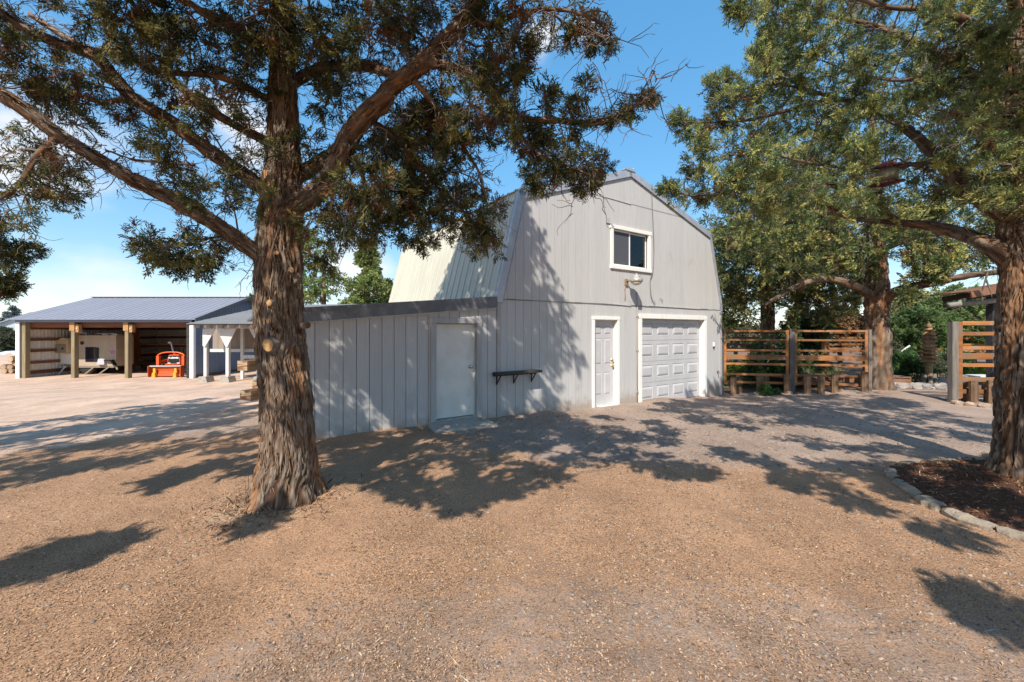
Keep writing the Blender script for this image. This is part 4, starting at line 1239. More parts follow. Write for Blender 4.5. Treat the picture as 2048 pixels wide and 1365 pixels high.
# ------------------------------------------------------------------ firewood stack at the frame's left edge, far sheds
wood = random.Random(11)
look = ['thick grey', 'split tan', 'dark brown', 'crooked', 'short pale', 'knotty', 'thin', 'reddish']
rows_ = [(0, 6, .0), (1, 6, .2), (2, 5, .4), (3, 5, .6), (4, 4, .8)]
where = ['bottom row', 'second row', 'middle row', 'fourth row', 'top row']
n_l = 0
for (rk_, cnt, z0) in rows_:
    for k in range(cnt):
        X = -24.0 - .1 * (rk_ % 2) - k * .34 + wood.uniform(-.04, .04)
        Y = 21.3 + wood.uniform(-.08, .08)
        e = empty('firewood_log', (X, Y, gz(X, Y) + z0 + .12), wood.uniform(-.12, .12))
        rr_ = wood.uniform(.11, .16)
        t_ = MB().lathe([(rr_, 0), (rr_ * wood.uniform(.9, 1.05), .5), (rr_ * .95, 1.0)], 9)
        mb = MB(); mb.add([(a * 1.15, c - .2, b_ + a * .1) for a, b_, c in t_.v], t_.f, True)
        lg = mb.build('log', M['log_bark'], e)
        t_ = MB().lathe([(rr_ * .93, 0), (rr_ * .93, .012)], 9); mb = MB(); mb.add([(a * 1.15, c - .21, b_ + a * .1) for a, b_, c in t_.v], t_.f); mb.build('cut_face', M['log_end'], lg)
        ordn = ['nearest the pole barn', 'second from the pole barn', 'third from the pole barn', 'fourth from the pole barn', 'fifth from the pole barn', 'sixth from the pole barn'][k]
        tag(e, 'firewood log in the %s of its stack, %s' % (where[rk_], ordn), 'log', 'firewood logs stacked beside the pole barn')
        n_l += 1
tarp = MB()
nx, ny = 14, 5
vs = []
for i in range(nx):
    for j in range(ny):
        X = -23.95 - 2.3 * i / (nx - 1); Y = 21.0 + 1.4 * j / (ny - 1)
        vs.append((X, Y, gz(-25, 21.6) + 1.09 + .05 * math.sin(i * 1.7 + j) - (.10 if j == 0 else 0)))
tarp.add(vs, [(i * ny + j, i * ny + j + 1, (i + 1) * ny + j + 1, (i + 1) * ny + j) for i in range(nx - 1) for j in range(ny - 1)], True)
to = tarp.build('tarpaulin', M['pale_shed']); tag(to, 'pale sheet lying over the top of the firewood stack', 'tarpaulin')

def gable_house(name, label, X, Y, w, d, h, rh, mw, mr, rz=0.0):
    e = empty(name, (X, Y, gz(X, Y)), rz); tag(e, label, 'building')
    MB().prism([(-w / 2, -.3), (w / 2, -.3), (w / 2, h), (0, h + rh), (-w / 2, h)], 0, d).build('wall', mw, e)
    for sg in (-1, 1):
        p = MB(); p.beam((sg * (w / 2 + .25), d / 2, h - rh * .5 / w), (0, d / 2, h + rh + .06), d + .5, .08, up=(0, 0, 1)); p.build('roof', mr, e)
    MB().cbox(-w * .12, w * .12, -.03, -.002, h * .35, h * .75).build('window', M['dark_glass'], e)
    MB().cbox(w * .22, w * .38, -.03, -.002, .0, h * .75).build('door', M['pale_shed'], e)
    return e
gable_house('far_house', 'distant grey gabled house among trees beyond the firewood', -48.6, 42.0, 6, 8, 2.6, 1.4, M['pale_shed'], M['far_roof'], .5)
gs = empty('metal_shed', (-33.6, 29.0, gz(-33.6, 29))); tag(gs, 'low pale blue metal shed behind the firewood stack', 'shed')
for k in range(5): MB().cbox(-.8 + k * .42, -.8 + (k + 1) * .42 - .01, 0, .03, -.1, 1.45, .008).build('wall_panel', M['pale_shed'], gs)
MB().box((-.8, .032, -.1), (1.3, 2.0, 1.42)).build('shed_body', M['pale_shed'], gs)
MB().hexa([(-.9, -.1, 1.452), (1.4, -.1, 1.452), (1.4, 2.1, 1.6), (-.9, 2.1, 1.6), (-.9, -.1, 1.5), (1.4, -.1, 1.5), (1.4, 2.1, 1.66), (-.9, 2.1, 1.66)]).build('roof', M['pale_shed'], gs)
# ------------------------------------------------------------------ junipers
TRNG = np.random.default_rng(21)

def spray_templates(kind, n):
    """scale-leaf sprays of unit length along +x: many thin two-triangle strings"""
    out = []
    for _ in range(n):
        r = TRNG
        V, T = [], []
        def string(p, d, ln, w):
            d = d / np.linalg.norm(d)
            s = np.cross(d, r.normal(size=3)); s /= np.linalg.norm(s) + 1e-9
            b = len(V)
            m = p + d * ln * .45
            V.extend([p, m + s * w / 2, m - s * w / 2, p + d * ln])
            T.extend([(b, b + 1, b + 2), (b + 1, b + 3, b + 2)])
        if kind == 'near':
            nb, sub, w = 8, 3, .075
        elif kind == 'mid':
            nb, sub, w = 6, 2, .11
        else:
            nb, sub, w = 4, 1, .22
        for k in range(nb):
            t = .12 + .8 * k / nb
            ax = np.array([t, 0, .10 * math.sin(t * 3)])
            sg = 1 if k % 2 else -1
            ang = r.uniform(.45, .95)
            d = np.array([math.cos(ang), sg * math.sin(ang), r.uniform(-.45, .45)])
            ln = r.uniform(.30, .48) * (1.15 - .6 * t)
            string(ax, d, ln * 1.2, w)
            for j in range(sub):
                q = ax + d * ln * (.25 + .3 * j)
                a2 = ang + r.uniform(-.9, .7)
                d2 = np.array([math.cos(a2), sg * math.sin(a2), r.uniform(-.6, .6)])
                string(q, d2, ln * r.uniform(.6, .9), w)
        string(np.array([.55, 0, 0.]), np.array([1, r.uniform(-.2, .2), .1]), .45, w)
        string(np.array([0, 0, 0.]), np.array([1, 0, .05]), .6, w * .6)
        out.append((np.array(V), np.array(T)))
    return out
TPL = {k: spray_templates(k, 6) for k in ('near', 'mid', 'far')}

def spray_mesh(pos, dirs, scale, col, kind):
    """join the sprays into one triangle list"""
    VV, TT, CC = [], [], []
    off = 0
    pick = TRNG.integers(0, 6, len(pos))
    d = dirs / (np.linalg.norm(dirs, axis=1)[:, None] + 1e-9)
    rnd = TRNG.normal(size=d.shape)
    s = np.cross(d, rnd); s /= np.linalg.norm(s, axis=1)[:, None] + 1e-9
    u = np.cross(d, s)
    Rm = np.stack([d, s, u], 2) * scale[:, None, None]
    for k in range(6):
        m = np.where(pick == k)[0]
        if not len(m): continue
        V, T = TPL[kind][k]
        P = np.einsum('nij,kj->nki', Rm[m], V) + pos[m][:, None, :]
        VV.append(P.reshape(-1, 3))
        TT.append((T[None] + (np.arange(len(m)) * len(V))[:, None, None]).reshape(-1, 3) + off)
        cc = np.repeat(col[m], len(T), axis=0) * TRNG.uniform(.8, 1.2, (len(m) * len(T), 1))
        CC.append(cc)
        off += len(m) * len(V)
    return np.vstack(VV), np.vstack(TT), np.vstack(CC)

def twig_tubes(paths, r0, r1):
    """three-sided tubes for (n,k,3) arrays of twig points"""
    P = np.asarray(paths); n, k, _ = P.shape
    t = np.gradient(P, axis=1); t /= np.linalg.norm(t, axis=2)[..., None] + 1e-9
    a = np.cross(t, np.array([.31, .2, .93])); a /= np.linalg.norm(a, axis=2)[..., None] + 1e-9
    b = np.cross(t, a)
    rad = np.linspace(1, 0, k)[None, :, None] * (np.asarray(r0).reshape(-1, 1, 1) - r1) + r1
    rings = [P + rad * (a * math.cos(q) + b * math.sin(q)) for q in (0, 2.094, 4.189)]
    V = np.stack(rings, 2).reshape(-1, 3)
    base = (np.arange(n) * k * 3)[:, None] + (np.arange(k - 1) * 3)[None, :]
    T = []
    for j in range(3):
        j2 = (j + 1) % 3
        T.append(np.stack([base + j, base + j2, base + 3 + j2], -1)); T.append(np.stack([base + j, base + 3 + j2, base + 3 + j], -1))
    return V, np.concatenate([x.reshape(-1, 3) for x in T])

def foliage(clumps, limbs_pts, kind, size, green, tip, dead, dead_frac=.12, droop=.25, tw=13, sp=7, dens=1.0, up=0.0):
    """clumps: (centre, radius). Twigs leave each centre, sprays stand along the twigs."""
    pos, dirs, sc, col = [], [], [], []
    tw_paths, tw_r, br_paths, br_r = [], [], [], []
    LP = np.asarray(limbs_pts) if limbs_pts is not None and len(limbs_pts) else None
    for (c, r) in clumps:
        c = np.asarray(c, float)
        base = c
        if LP is not None:
            d = np.linalg.norm(LP - c, axis=1)
            k = int(np.argmin(d + TRNG.uniform(0, .25, len(d))))
            p = LP[k]
            if .08 < d[k] < 1.7:
                tt = np.linspace(0, 1, 9)[:, None]
                sag = np.array([0, 0, 1.]) * (TRNG.uniform(-.10, .22) * d[k])
                side = TRNG.normal(size=3) * .13 * d[k]
                wig = np.cumsum(TRNG.normal(size=(9, 3)) * .055 * d[k], axis=0) * np.sin(tt * math.pi)
                br_paths.append(p * (1 - tt) + c * tt + (sag + side) * np.sin(tt * math.pi) + wig)
                br_r.append(min(.016, .005 + .009 * d[k]))
            out_dir = (c - p) / (d[k] + 1e-6)
        else:
            out_dir = TRNG.normal(size=3); out_dir /= np.linalg.norm(out_dir)
        n = max(4, int(tw * dens))
        tcol = 1.0 + TRNG.normal() * .16
        ct = TRNG.random()
        for _ in range(n):
            v = TRNG.normal(size=3); v /= np.linalg.norm(v)
            v = v + out_dir * .45 + np.array([0, 0, up - droop * TRNG.random()])
            v /= np.linalg.norm(v)
            ln = r * TRNG.uniform(.65, 1.25)
            tt = np.linspace(0, 1, 5)[:, None]
            bend = np.array([0, 0, -.18 * droop * 4 * ln]) * tt ** 2 + np.cross(v, TRNG.normal(size=3)) * .18 * ln * tt ** 2
            path = base + v * ln * tt + bend
            tw_paths.append(path); tw_r.append(.0045 + .004 * r)
            m = max(3, int(sp * TRNG.uniform(.7, 1.3)))
            ts = TRNG.uniform(.28, 1.0, m) ** .8
            ps = base + v * ln * ts[:, None] + bend[-1] * (ts[:, None] ** 2)
            dd = v[None] * .7 + TRNG.normal(size=(m, 3)) * .6 + np.array([0, 0, .25 * up - droop * .4])
            pos.append(ps); dirs.append(dd)
            sc.append(size * TRNG.uniform(.65, 1.3, m))
            isd = TRNG.random() < dead_frac
            cc = np.where((TRNG.random((m, 1)) < .25 + .35 * ct) & (ts[:, None] > .55), np.array(tip)[None], np.array(green)[None]) * tcol
            if isd: cc = np.repeat(np.array(dead)[None] * tcol, m, 0)
            col.append(cc * TRNG.uniform(.78, 1.22, (m, 1)))
    pos, dirs, sc, col = np.vstack(pos), np.vstack(dirs), np.concatenate(sc), np.vstack(col)
    F_ = spray_mesh(pos, dirs, sc, col, kind)
    tv, tt_ = twig_tubes(np.array(tw_paths), np.array(tw_r), .0018)
    if br_paths:
        bv, bt = twig_tubes(np.array(br_paths), np.array(br_r), .004)
        tv, tt_ = np.vstack([tv, bv]), np.vstack([tt_, bt + len(tv)])
    return F_, (tv, tt_)

def bark_tube(P, R, nseg, step, seed, amp, flare=0.0, furrow=.05, lumps=.05):
    """a shaggy-barked trunk or limb: P control points, R radii"""
    C = catmull(np.column_stack([np.array(P, float), np.array(R, float)]), step)
    pts, rad = C[:, :3], C[:, 3]
    t, a, b = frames(pts)
    s = np.concatenate([[0], np.cumsum(np.linalg.norm(np.diff(pts, axis=0), axis=1))])
    th = np.arange(nseg) * 2 * math.pi / nseg
    TH, SS = np.meshgrid(th, s)
    RR = rad[:, None] * np.ones_like(TH)
    q = np.stack([np.cos(TH) * RR / furrow, np.sin(TH) * RR / furrow, SS * 5.0], -1)
    warp = vnoise(np.stack([np.cos(TH) * 1.5, np.sin(TH) * 1.5, SS * 3.5], -1), seed + 5)
    q[..., 0] += warp * 1.6; q[..., 1] += warp * 1.2
    n1 = vnoise(q, seed)
    ridge = np.exp(-(np.abs(2 * n1 - 1) / .26) ** 2)
    qb = q * np.array([2.1, 2.1, 1.7]) + 11.3
    ridge = np.maximum(ridge, .6 * np.exp(-(np.abs(2 * vnoise(qb, seed + 15) - 1) / .24) ** 2))
    n2 = vnoise(q * np.array([2.7, 2.7, 3.0]), seed + 1)
    n3 = vnoise(np.stack([np.cos(TH) * 1.3, np.sin(TH) * 1.3, SS * 1.7], -1), seed + 2) - .5
    n4 = vnoise(q * np.array([.45, .45, .35]), seed + 3) - .5
    n6_ = vnoise(q * np.array([4.5, 4.5, 4.0]), seed + 12)
    fl = 1.0
    if flare:
        lob = .55 + .9 * vnoise(np.stack([np.cos(TH) * 1.6, np.sin(TH) * 1.6, SS * .3], -1), seed + 8)
        fl = 1 + flare * lob * np.exp(-SS / .23)
    rr = RR * fl * (1 + n3 * lumps * 4) + amp * (-(ridge - .4) * 1.35 + (n2 - .5) * 1.0 + n4 * 1.6 + (n6_ - .5) * .45)
    ring = a[:, None, :] * np.cos(TH)[..., None] + b[:, None, :] * np.sin(TH)[..., None]
    V = pts[:, None, :] + ring * rr[..., None]
    idx = np.arange(len(pts) * nseg).reshape(len(pts), nseg)
    A, B = idx[:-1], np.roll(idx, -1, 1)[:-1]
    Cc, D = np.roll(idx, -1, 1)[1:], idx[1:]
    Fq = np.stack([A, B, Cc, D], -1).reshape(-1, 4)
    # bark colour: grey outer plates, bare patches, red-brown furrows darkened to mimic crevice shade
    plate = np.clip(1.12 - ridge * 1.3 + (n2 - .5) * .8, 0, 1)[..., None]
    patch = sstep(.56, .74, vnoise(np.stack([np.cos(TH) * 2.2 + 7, np.sin(TH) * 2.2, SS * 2.2], -1), seed + 4))[..., None]
    n6 = vnoise(q * np.array([3.4, 3.4, 2.2]), seed + 6)
    outer = np.array([.185, .142, .108]) * (.3 + 1.4 * n6)[..., None]
    inner = np.array([.06, .031, .019])
    red = np.array([.24, .115, .052]) * (.25 + 1.5 * n6)[..., None]
    col = inner * (1 - plate) + outer * plate
    col = col * (1 - patch * .62) + red * patch * .62
    surf = (pts, ring, rr, t)
    return V.reshape(-1, 3), Fq, col.reshape(-1, 3), surf

def bark_strips(surf, n, seed, lmin=.06, lmax=.22, w=(.006, .018), lift=.02, lo=0.0, hi=1.0):
    """loose strips of bark peeling away from the stem"""
    r = np.random.default_rng(seed)
    pts, ring, rr, t = surf
    N, K = rr.shape
    i = r.integers(int(N * lo), max(int(N * hi) - 2, int(N * lo) + 1), n); k = r.integers(0, K, n)
    nor = ring[i, k]; p = pts[i] + nor * (rr[i, k] - .002)[:, None]
    tan = t[i]; side = np.cross(tan, nor)
    L_ = r.uniform(lmin, lmax, n)[:, None]; Wd = r.uniform(w[0], w[1], n)[:, None]
    dn = np.where(r.random((n, 1)) < .75, -1, 1)
    lean = r.normal(size=(n, 1)) * .13
    d = tan * dn + side * lean
    q1 = p + d * L_ * .5 + nor * r.uniform(.001, .006, (n, 1))
    q2 = p + d * L_ + nor * r.uniform(.002, lift, (n, 1)) + side * r.normal(size=(n, 1)) * .012
    V = np.stack([p - side * Wd * .5, p + side * Wd * .5, q1 - side * Wd * .5, q1 + side * Wd * .5, q2 - side * Wd * .15, q2 + side * Wd * .15], 1).reshape(-1, 3)
    b = (np.arange(n) * 6)[:, None, None]
    T = (np.array([[0, 1, 3], [0, 3, 2], [2, 3, 5], [2, 5, 4]])[None] + b).reshape(-1, 3)
    c = np.array([[.17, .125, .095], [.25, .145, .08], [.09, .058, .038], [.24, .195, .155], [.07, .045, .03]])[:4][r.integers(0, 4, n)] * r.uniform(.7, 1.2, (n, 1))
    return V, T, np.repeat(c, 4, 0)

M['bark'] = attr_mat('juniper_bark', .92)
M['twig'] = mat('dry_twig_bark', (.13, .095, .075), (.20, .16, .135), rough=.95, scale=25)

def build_bark(name, P, R, parent, nseg, step, seed, amp, base, strips=0, **kw):
    ks = {k: kw.pop(k) for k in ('lmin', 'lmax', 'w', 'lift') if k in kw}
    V, Fq, col, surf = bark_tube(P, R, nseg, step, seed, amp, **kw)
    T = np.concatenate([Fq[:, [0, 1, 2]], Fq[:, [0, 2, 3]]])
    tc_ = col[T].mean(1)
    if strips:
        sv, st, scol = bark_strips(surf, strips, seed + 50, **ks)
        T = np.vstack([T, st + len(V)]); V = np.vstack([V, sv]); tc_ = np.vstack([tc_, scol])
    o = tri_mesh(name, V - np.asarray(base), T, M['bark'], parent, tc_)
    sm = np.zeros(len(T), bool); sm[:len(Fq) * 2] = True
    o.data.polygons.foreach_set('use_smooth', sm)
    return o, surf

def path_px(L):
    return np.array([at(u, v, Y) for u, v, Y in L])

def crown_parts(parent, base, F_, tw, name='crown', lm='leaf'):
    V, T, C_ = F_
    o = tri_mesh(name, V - np.asarray(base), T, M[lm], parent, C_)
    tri_mesh('twigs', tw[0] - np.asarray(base), tw[1], M['twig'], parent)['kind'] = 'stuff'
    return o

GREEN, TIPC, DEAD = (.075, .085, .036), (.19, .172, .055), (.16, .085, .042)

# --- the big juniper in front
JB = np.array([-2.19, 4.02, 0.0])
jt_ = empty('juniper_tree', JB)
tag(jt_, 'big shaggy barked juniper in front of the lean-to with sawn branch stubs', 'tree')
tr_px = [(570, 1012, 4.02, .27), (574, 950, 4.02, .240), (577, 900, 4.02, .226), (572, 800, 4.02, .218), (564, 700, 4.02, .210), (560, 600, 4.02, .194), (559, 500, 4.02, .184), (563, 420, 4.02, .176),
         (566, 330, 4.02, .155), (566, 200, 4.02, .125), (564, 100, 4.02, .105), (566, 0, 4.02, .092), (570, -200, 4.05, .085), (560, -480, 4.1, .06), (565, -800, 4.1, .03), (566, -1000, 4.1, .012)]
Pt = path_px([q[:3] for q in tr_px]); Pt[0, 2] = -.06
trunk, tsurf = build_bark('trunk', Pt, [q[3] for q in tr_px], jt_, 220, .011, 31, .024, JB, strips=15000, flare=.62, furrow=.042, lumps=.035, lmin=.05, lmax=.22, w=(.003, .012), lift=.022)
J_limbs = [
    # left, low to high
    ([(545, 530, 4.0), (515, 508, 3.9), (450, 460, 3.8), (400, 428, 3.75), (330, 392, 3.7), (270, 362, 3.6), (200, 320, 3.55), (120, 272, 3.5), (60, 225, 3.4), (0, 185, 3.3), (-90, 140, 3.2)], .075, .045),
    ([(550, 400, 4.0), (520, 372, 4.0), (470, 338, 4.0), (400, 290, 4.0), (340, 245, 4.0), (290, 212, 4.0), (250, 180, 3.95), (190, 112, 3.9), (130, 92, 3.9), (60, 62, 3.8), (-20, 10, 3.7), (-80, -40, 3.6)], .07, .04),
    ([(550, 300, 4.1), (520, 275, 4.2), (450, 240, 4.3), (390, 200, 4.4), (330, 150, 4.5), (250, 112, 4.6), (160, 90, 4.7), (60, 30, 4.8)], .05, .025),
    ([(548, 205, 4.0), (515, 188, 3.9), (470, 165, 3.8), (410, 150, 3.75), (340, 147, 3.7), (290, 140, 3.65)], .035, .015),
    ([(550, 120, 4.0), (510, 80, 3.8), (460, 50, 3.6), (400, 20, 3.4), (320, -30, 3.2)], .045, .02),
    # right
    ([(565, 430, 3.95), (590, 413, 3.86), (612, 400, 3.8), (650, 370, 3.75), (672, 335, 3.72), (690, 298, 3.7), (708, 262, 3.7), (730, 235, 3.65), (762, 205, 3.6), (790, 172, 3.6), (820, 150, 3.55), (850, 122, 3.5), (880, 92, 3.5), (910, 60, 3.45), (945, 15, 3.4), (985, -50, 3.3), (1040, -150, 3.1)], .10, .05),
    ([(572, 350, 4.1), (605, 345, 4.15), (640, 325, 4.15), (675, 300, 4.1), (692, 280, 4.0)], .085, .06),
    ([(570, 175, 4.1), (600, 158, 4.15), (640, 138, 4.2), (690, 132, 4.2), (740, 135, 4.1), (785, 150, 3.8), (800, 160, 3.65)], .055, .04),
    ([(850, 122, 3.5), (890, 132, 3.5), (940, 150, 3.45), (985, 185, 3.4), (1015, 222, 3.4), (1050, 240, 3.35), (1100, 240, 3.3), (1160, 245, 3.25), (1210, 242, 3.2), (1250, 225, 3.15), (1285, 200, 3.1), (1305, 186, 3.1)], .045, .006),
    ([(930, 35, 3.4), (980, 50, 3.3), (1030, 30, 3.2), (1080, 20, 3.15), (1140, 22, 3.1), (1190, 40, 3.05), (1225, 70, 3.0)], .03, .006),
    ([(730, 235, 3.65), (770, 260, 3.8), (820, 300, 3.95), (850, 340, 4.05), (880, 380, 4.1), (930, 425, 4.15), (960, 470, 4.15)], .03, .006),
    ([(690, 298, 3.7), (720, 340, 3.85), (730, 390, 4.0), (710, 440, 4.05), (690, 490, 4.1)], .028, .006),
    ([(1000, 205, 3.4), (1040, 270, 3.35), (1080, 310, 3.3), (1130, 330, 3.25), (1180, 350, 3.2)], .018, .005),
    ([(820, 150, 3.55), (860, 200, 3.6), (900, 250, 3.7), (930, 300, 3.8), (960, 350, 3.9), (975, 420, 4.0)], .028, .006),
    ([(530, 500, 4.0), (480, 480, 4.1), (430, 475, 4.15), (370, 490, 4.2), (300, 478, 4.2)], .02, .005),
    ([(290, 212, 4.0), (240, 200, 4.05), (200, 205, 4.1), (130, 180, 4.1), (80, 165, 4.1)], .03, .01),
    ([(390, 330, 3.75), (330, 325, 3.7), (270, 320, 3.65), (210, 300, 3.6)], .016, .005),
    ([(120, 272, 3.5), (70, 320, 3.45), (40, 370, 3.4), (0, 400, 3.4)], .03, .01),
    # up and over, above the frame
    ([(566, 0, 4.02), (620, -120, 3.5), (700, -260, 2.9), (860, -500, 2.3), (1050, -900, 1.7)], .06, .012),
    ([(566, -60, 4.02), (500, -200, 3.5), (360, -400, 2.8), (100, -700, 2.2)], .05, .012),
]
LP = []
for k, (pts, r0, r1) in enumerate(J_limbs):
    P = path_px(pts)
    R = np.linspace(r0, r1, len(P))
    big = r0 > .04
    build_bark('limb', P, R, jt_, 36 if big else 14, .02 if big else .04, 60 + k * 7, .012 if big else .004, JB, strips=int(900 * r0 / .07) if big else 60, furrow=.045 if big else .02, lumps=.05, lmin=.03, lmax=.12, w=(.004, .012), lift=.03)
    C = catmull(P, .08)
    LP.append(C)
LP.append(catmull(Pt[8:], .15))
LP = np.vstack(LP)
# sawn stubs and knots on the trunk
def stub_on(u, v, r, out=.05, name='sawn_stub', m='heart'):
    d = np.array([(u - CX) / FPX, 1.0, -(v - HY) / FPX])
    p0 = np.array([0, 0, CH])
    pts, ring, rr, t = tsurf
    Vw = (pts[:, None, :] + ring * rr[..., None])
    uu = CX + FPX * Vw[..., 0] / Vw[..., 1]; vv = HY - FPX * (Vw[..., 2] - CH) / Vw[..., 1]
    dist = (uu - u) ** 2 + (vv - v) ** 2 + (Vw[..., 1] - Vw[..., 1].min()) * 800
    i, k = np.unravel_index(np.argmin(dist), dist.shape)
    n_ = ring[i, k]; c = pts[i] + n_ * rr[i, k]
    n_ = n_ * .8 + np.array([-.1, -.3, -.05]); n_ /= np.linalg.norm(n_)
    a = np.cross(n_, [0, 0, 1.]); a /= np.linalg.norm(a); b_ = np.cross(a, n_)
    e = MB(); ns = 16
    vs = []
    jit = TRNG.uniform(.9, 1.1, ns)
    for (rad, h) in ((1.45, -.04), (1.28, out * .4), (1.10, out * .75), (1.0, out)):
        for j in range(ns):
            q = 2 * math.pi * j / ns
            vs.append(c + (a * math.cos(q) + b_ * math.sin(q) * 1.1) * r * rad * jit[j] + n_ * h)
    fs = [(i_ * ns + j, i_ * ns + (j + 1) % ns, (i_ + 1) * ns + (j + 1) % ns, (i_ + 1) * ns + j) for i_ in range(3) for j in range(ns)]
    e.add([p - JB for p in vs], fs, True)
    co_ = e.build('branch_collar', M['twig'], jt_)
    e = MB()
    vs = [c + (a * math.cos(2 * math.pi * j / ns) + b_ * math.sin(2 * math.pi * j / ns) * 1.1) * r * jit[j] * .99 + n_ * (out + .001) for j in range(ns)] + [c + n_ * (out + .004)]
    e.add([p - JB for p in vs], [(j, (j + 1) % ns, ns) for j in range(ns)])
    e.build(name, M[m], co_)
stub_on(543, 690, .052, .05); stub_on(541, 607, .026, .035); stub_on(537, 352, .034, .05); stub_on(557, 507, .016, .03); stub_on(582, 541, .022, .04)
stub_on(568, 750, .02, .02, 'dark_knot', 'dark_wood')
stub_on(608, 650, .028, .07, 'torn_stub', 'tie_wood')

px_clumps = """30,30,60 110,25,60 60,100,45 180,40,60 250,30,60 320,50,60 390,40,65 450,60,65 300,110,50 370,120,50 230,100,40 150,110,36 480,20,60 60,130,36 110,150,40 170,150,40 40,170,34
90,190,40 140,190,40 200,170,34 470,130,45 430,170,40 340,170,34 420,200,40 260,220,25 340,290,32 300,280,22 380,340,36 430,330,32 470,350,32 350,370,36 450,390,36 490,420,40 400,380,32 20,280,40 60,260,32
100,290,36 130,310,36 100,360,32 130,380,32 20,360,45 50,390,42 20,420,34 120,420,22 60,330,32 290,480,28 340,490,42 390,490,46 430,490,42 360,520,32 410,520,26 258,466,13 322,506,22 540,30,65 600,20,50 500,90,50
560,100,36 640,60,50 500,250,36 500,320,36 690,30,60 760,30,60 820,40,60 880,30,60 940,30,60 1000,30,60 1060,30,50 1110,30,50 1160,40,42 1210,60,28 1200,88,18 660,100,45 720,90,45 790,90,42 850,80,46 920,90,46 980,90,48
1030,80,42 660,190,46 640,240,36 650,140,36 620,280,30 700,170,36 1000,150,38 1030,120,32 960,150,46 900,150,42 840,200,46 890,220,52 940,210,52 990,220,46 1040,230,42 860,270,56 910,290,52 820,300,56 770,290,56
730,310,52 780,350,60 840,350,56 700,360,52 740,410,56 800,400,52 660,420,50 690,452,40 640,470,46 620,440,36 650,505,28 850,420,46 880,370,46 920,340,42 830,460,32 860,480,22 960,280,32 910,400,36 950,370,32
960,440,36 980,470,30 950,490,22 940,420,36 990,410,24 900,440,28 1090,200,36 1120,210,32 1170,200,40 1180,230,36 1140,250,32 1220,235,32 1080,250,36 1250,250,26 1240,225,22 1280,200,15 1300,188,10 1262,215,17 1060,280,32
1090,300,32 1130,320,32 1170,320,32 1200,330,22 1110,345,26 1160,360,22 1172,372,13 1080,368,15 1070,345,17 870,310,46 760,370,50 810,260,46 680,320,40 780,440,36 600,60,46 520,160,40 480,210,32 750,250,44 800,220,40 855,245,46 910,250,44 955,245,40 820,350,44 880,330,40 930,380,30 760,460,30 700,430,40 670,380,40 150,250,26 290,250,20 560,300,26 520,400,28 210,80,45 340,80,50 420,90,50 490,50,50 280,60,45 100,80,42 10,80,45 10,140,40 400,250,24 450,290,24 230,130,36"""
jc = []
for tk in px_clumps.split():
    u, v, r = [float(q) for q in tk.split(',')]
    if u < 560: Y = 3.85 + TRNG.uniform(-.55, .55)
    elif u < 700: Y = 3.95 + TRNG.uniform(-.5, .6)
    elif u < 1000: Y = 3.75 + TRNG.uniform(-.4, .55)
    else: Y = 3.3 + TRNG.uniform(-.2, .2)
    jc.append((at(u, v, Y), r * Y / FPX))
jcol = dict(green=GREEN, tip=TIPC, dead=DEAD)
parts_f, parts_t = [], []
def acc_fol(cl, **kw):
    a_, b_ = foliage(cl, LP, **kw)
    parts_f.append(a_); parts_t.append(b_)
for c, r in jc:
    pass
jc = [q for q in jc if TRNG.random() > (.34 if q[0][0] < -2.1 else .17)]
big = [q for q in jc if q[1] > .2]; mid_ = [q for q in jc if .12 < q[1] <= .2]; sm_ = [q for q in jc if q[1] <= .12]
acc_fol(big, kind='near', size=.115, tw=14, sp=7, dead_frac=.2, droop=.35, **jcol)
acc_fol(mid_, kind='near', size=.105, tw=10, sp=6, dead_frac=.17, droop=.35, **jcol)
acc_fol(sm_, kind='near', size=.085, tw=9, sp=6, dead_frac=.06, droop=.15, **jcol)

def project(p):
    return CX + FPX * p[0] / p[1], HY - FPX * (p[2] - CH) / p[1]
def in_frame(p, m=60):
    if p[1] < .1: return False
    u, v = project(p)
    mm = m + 0.0
    return -mm < u < 2048 + mm and -mm < v < 1365 + mm
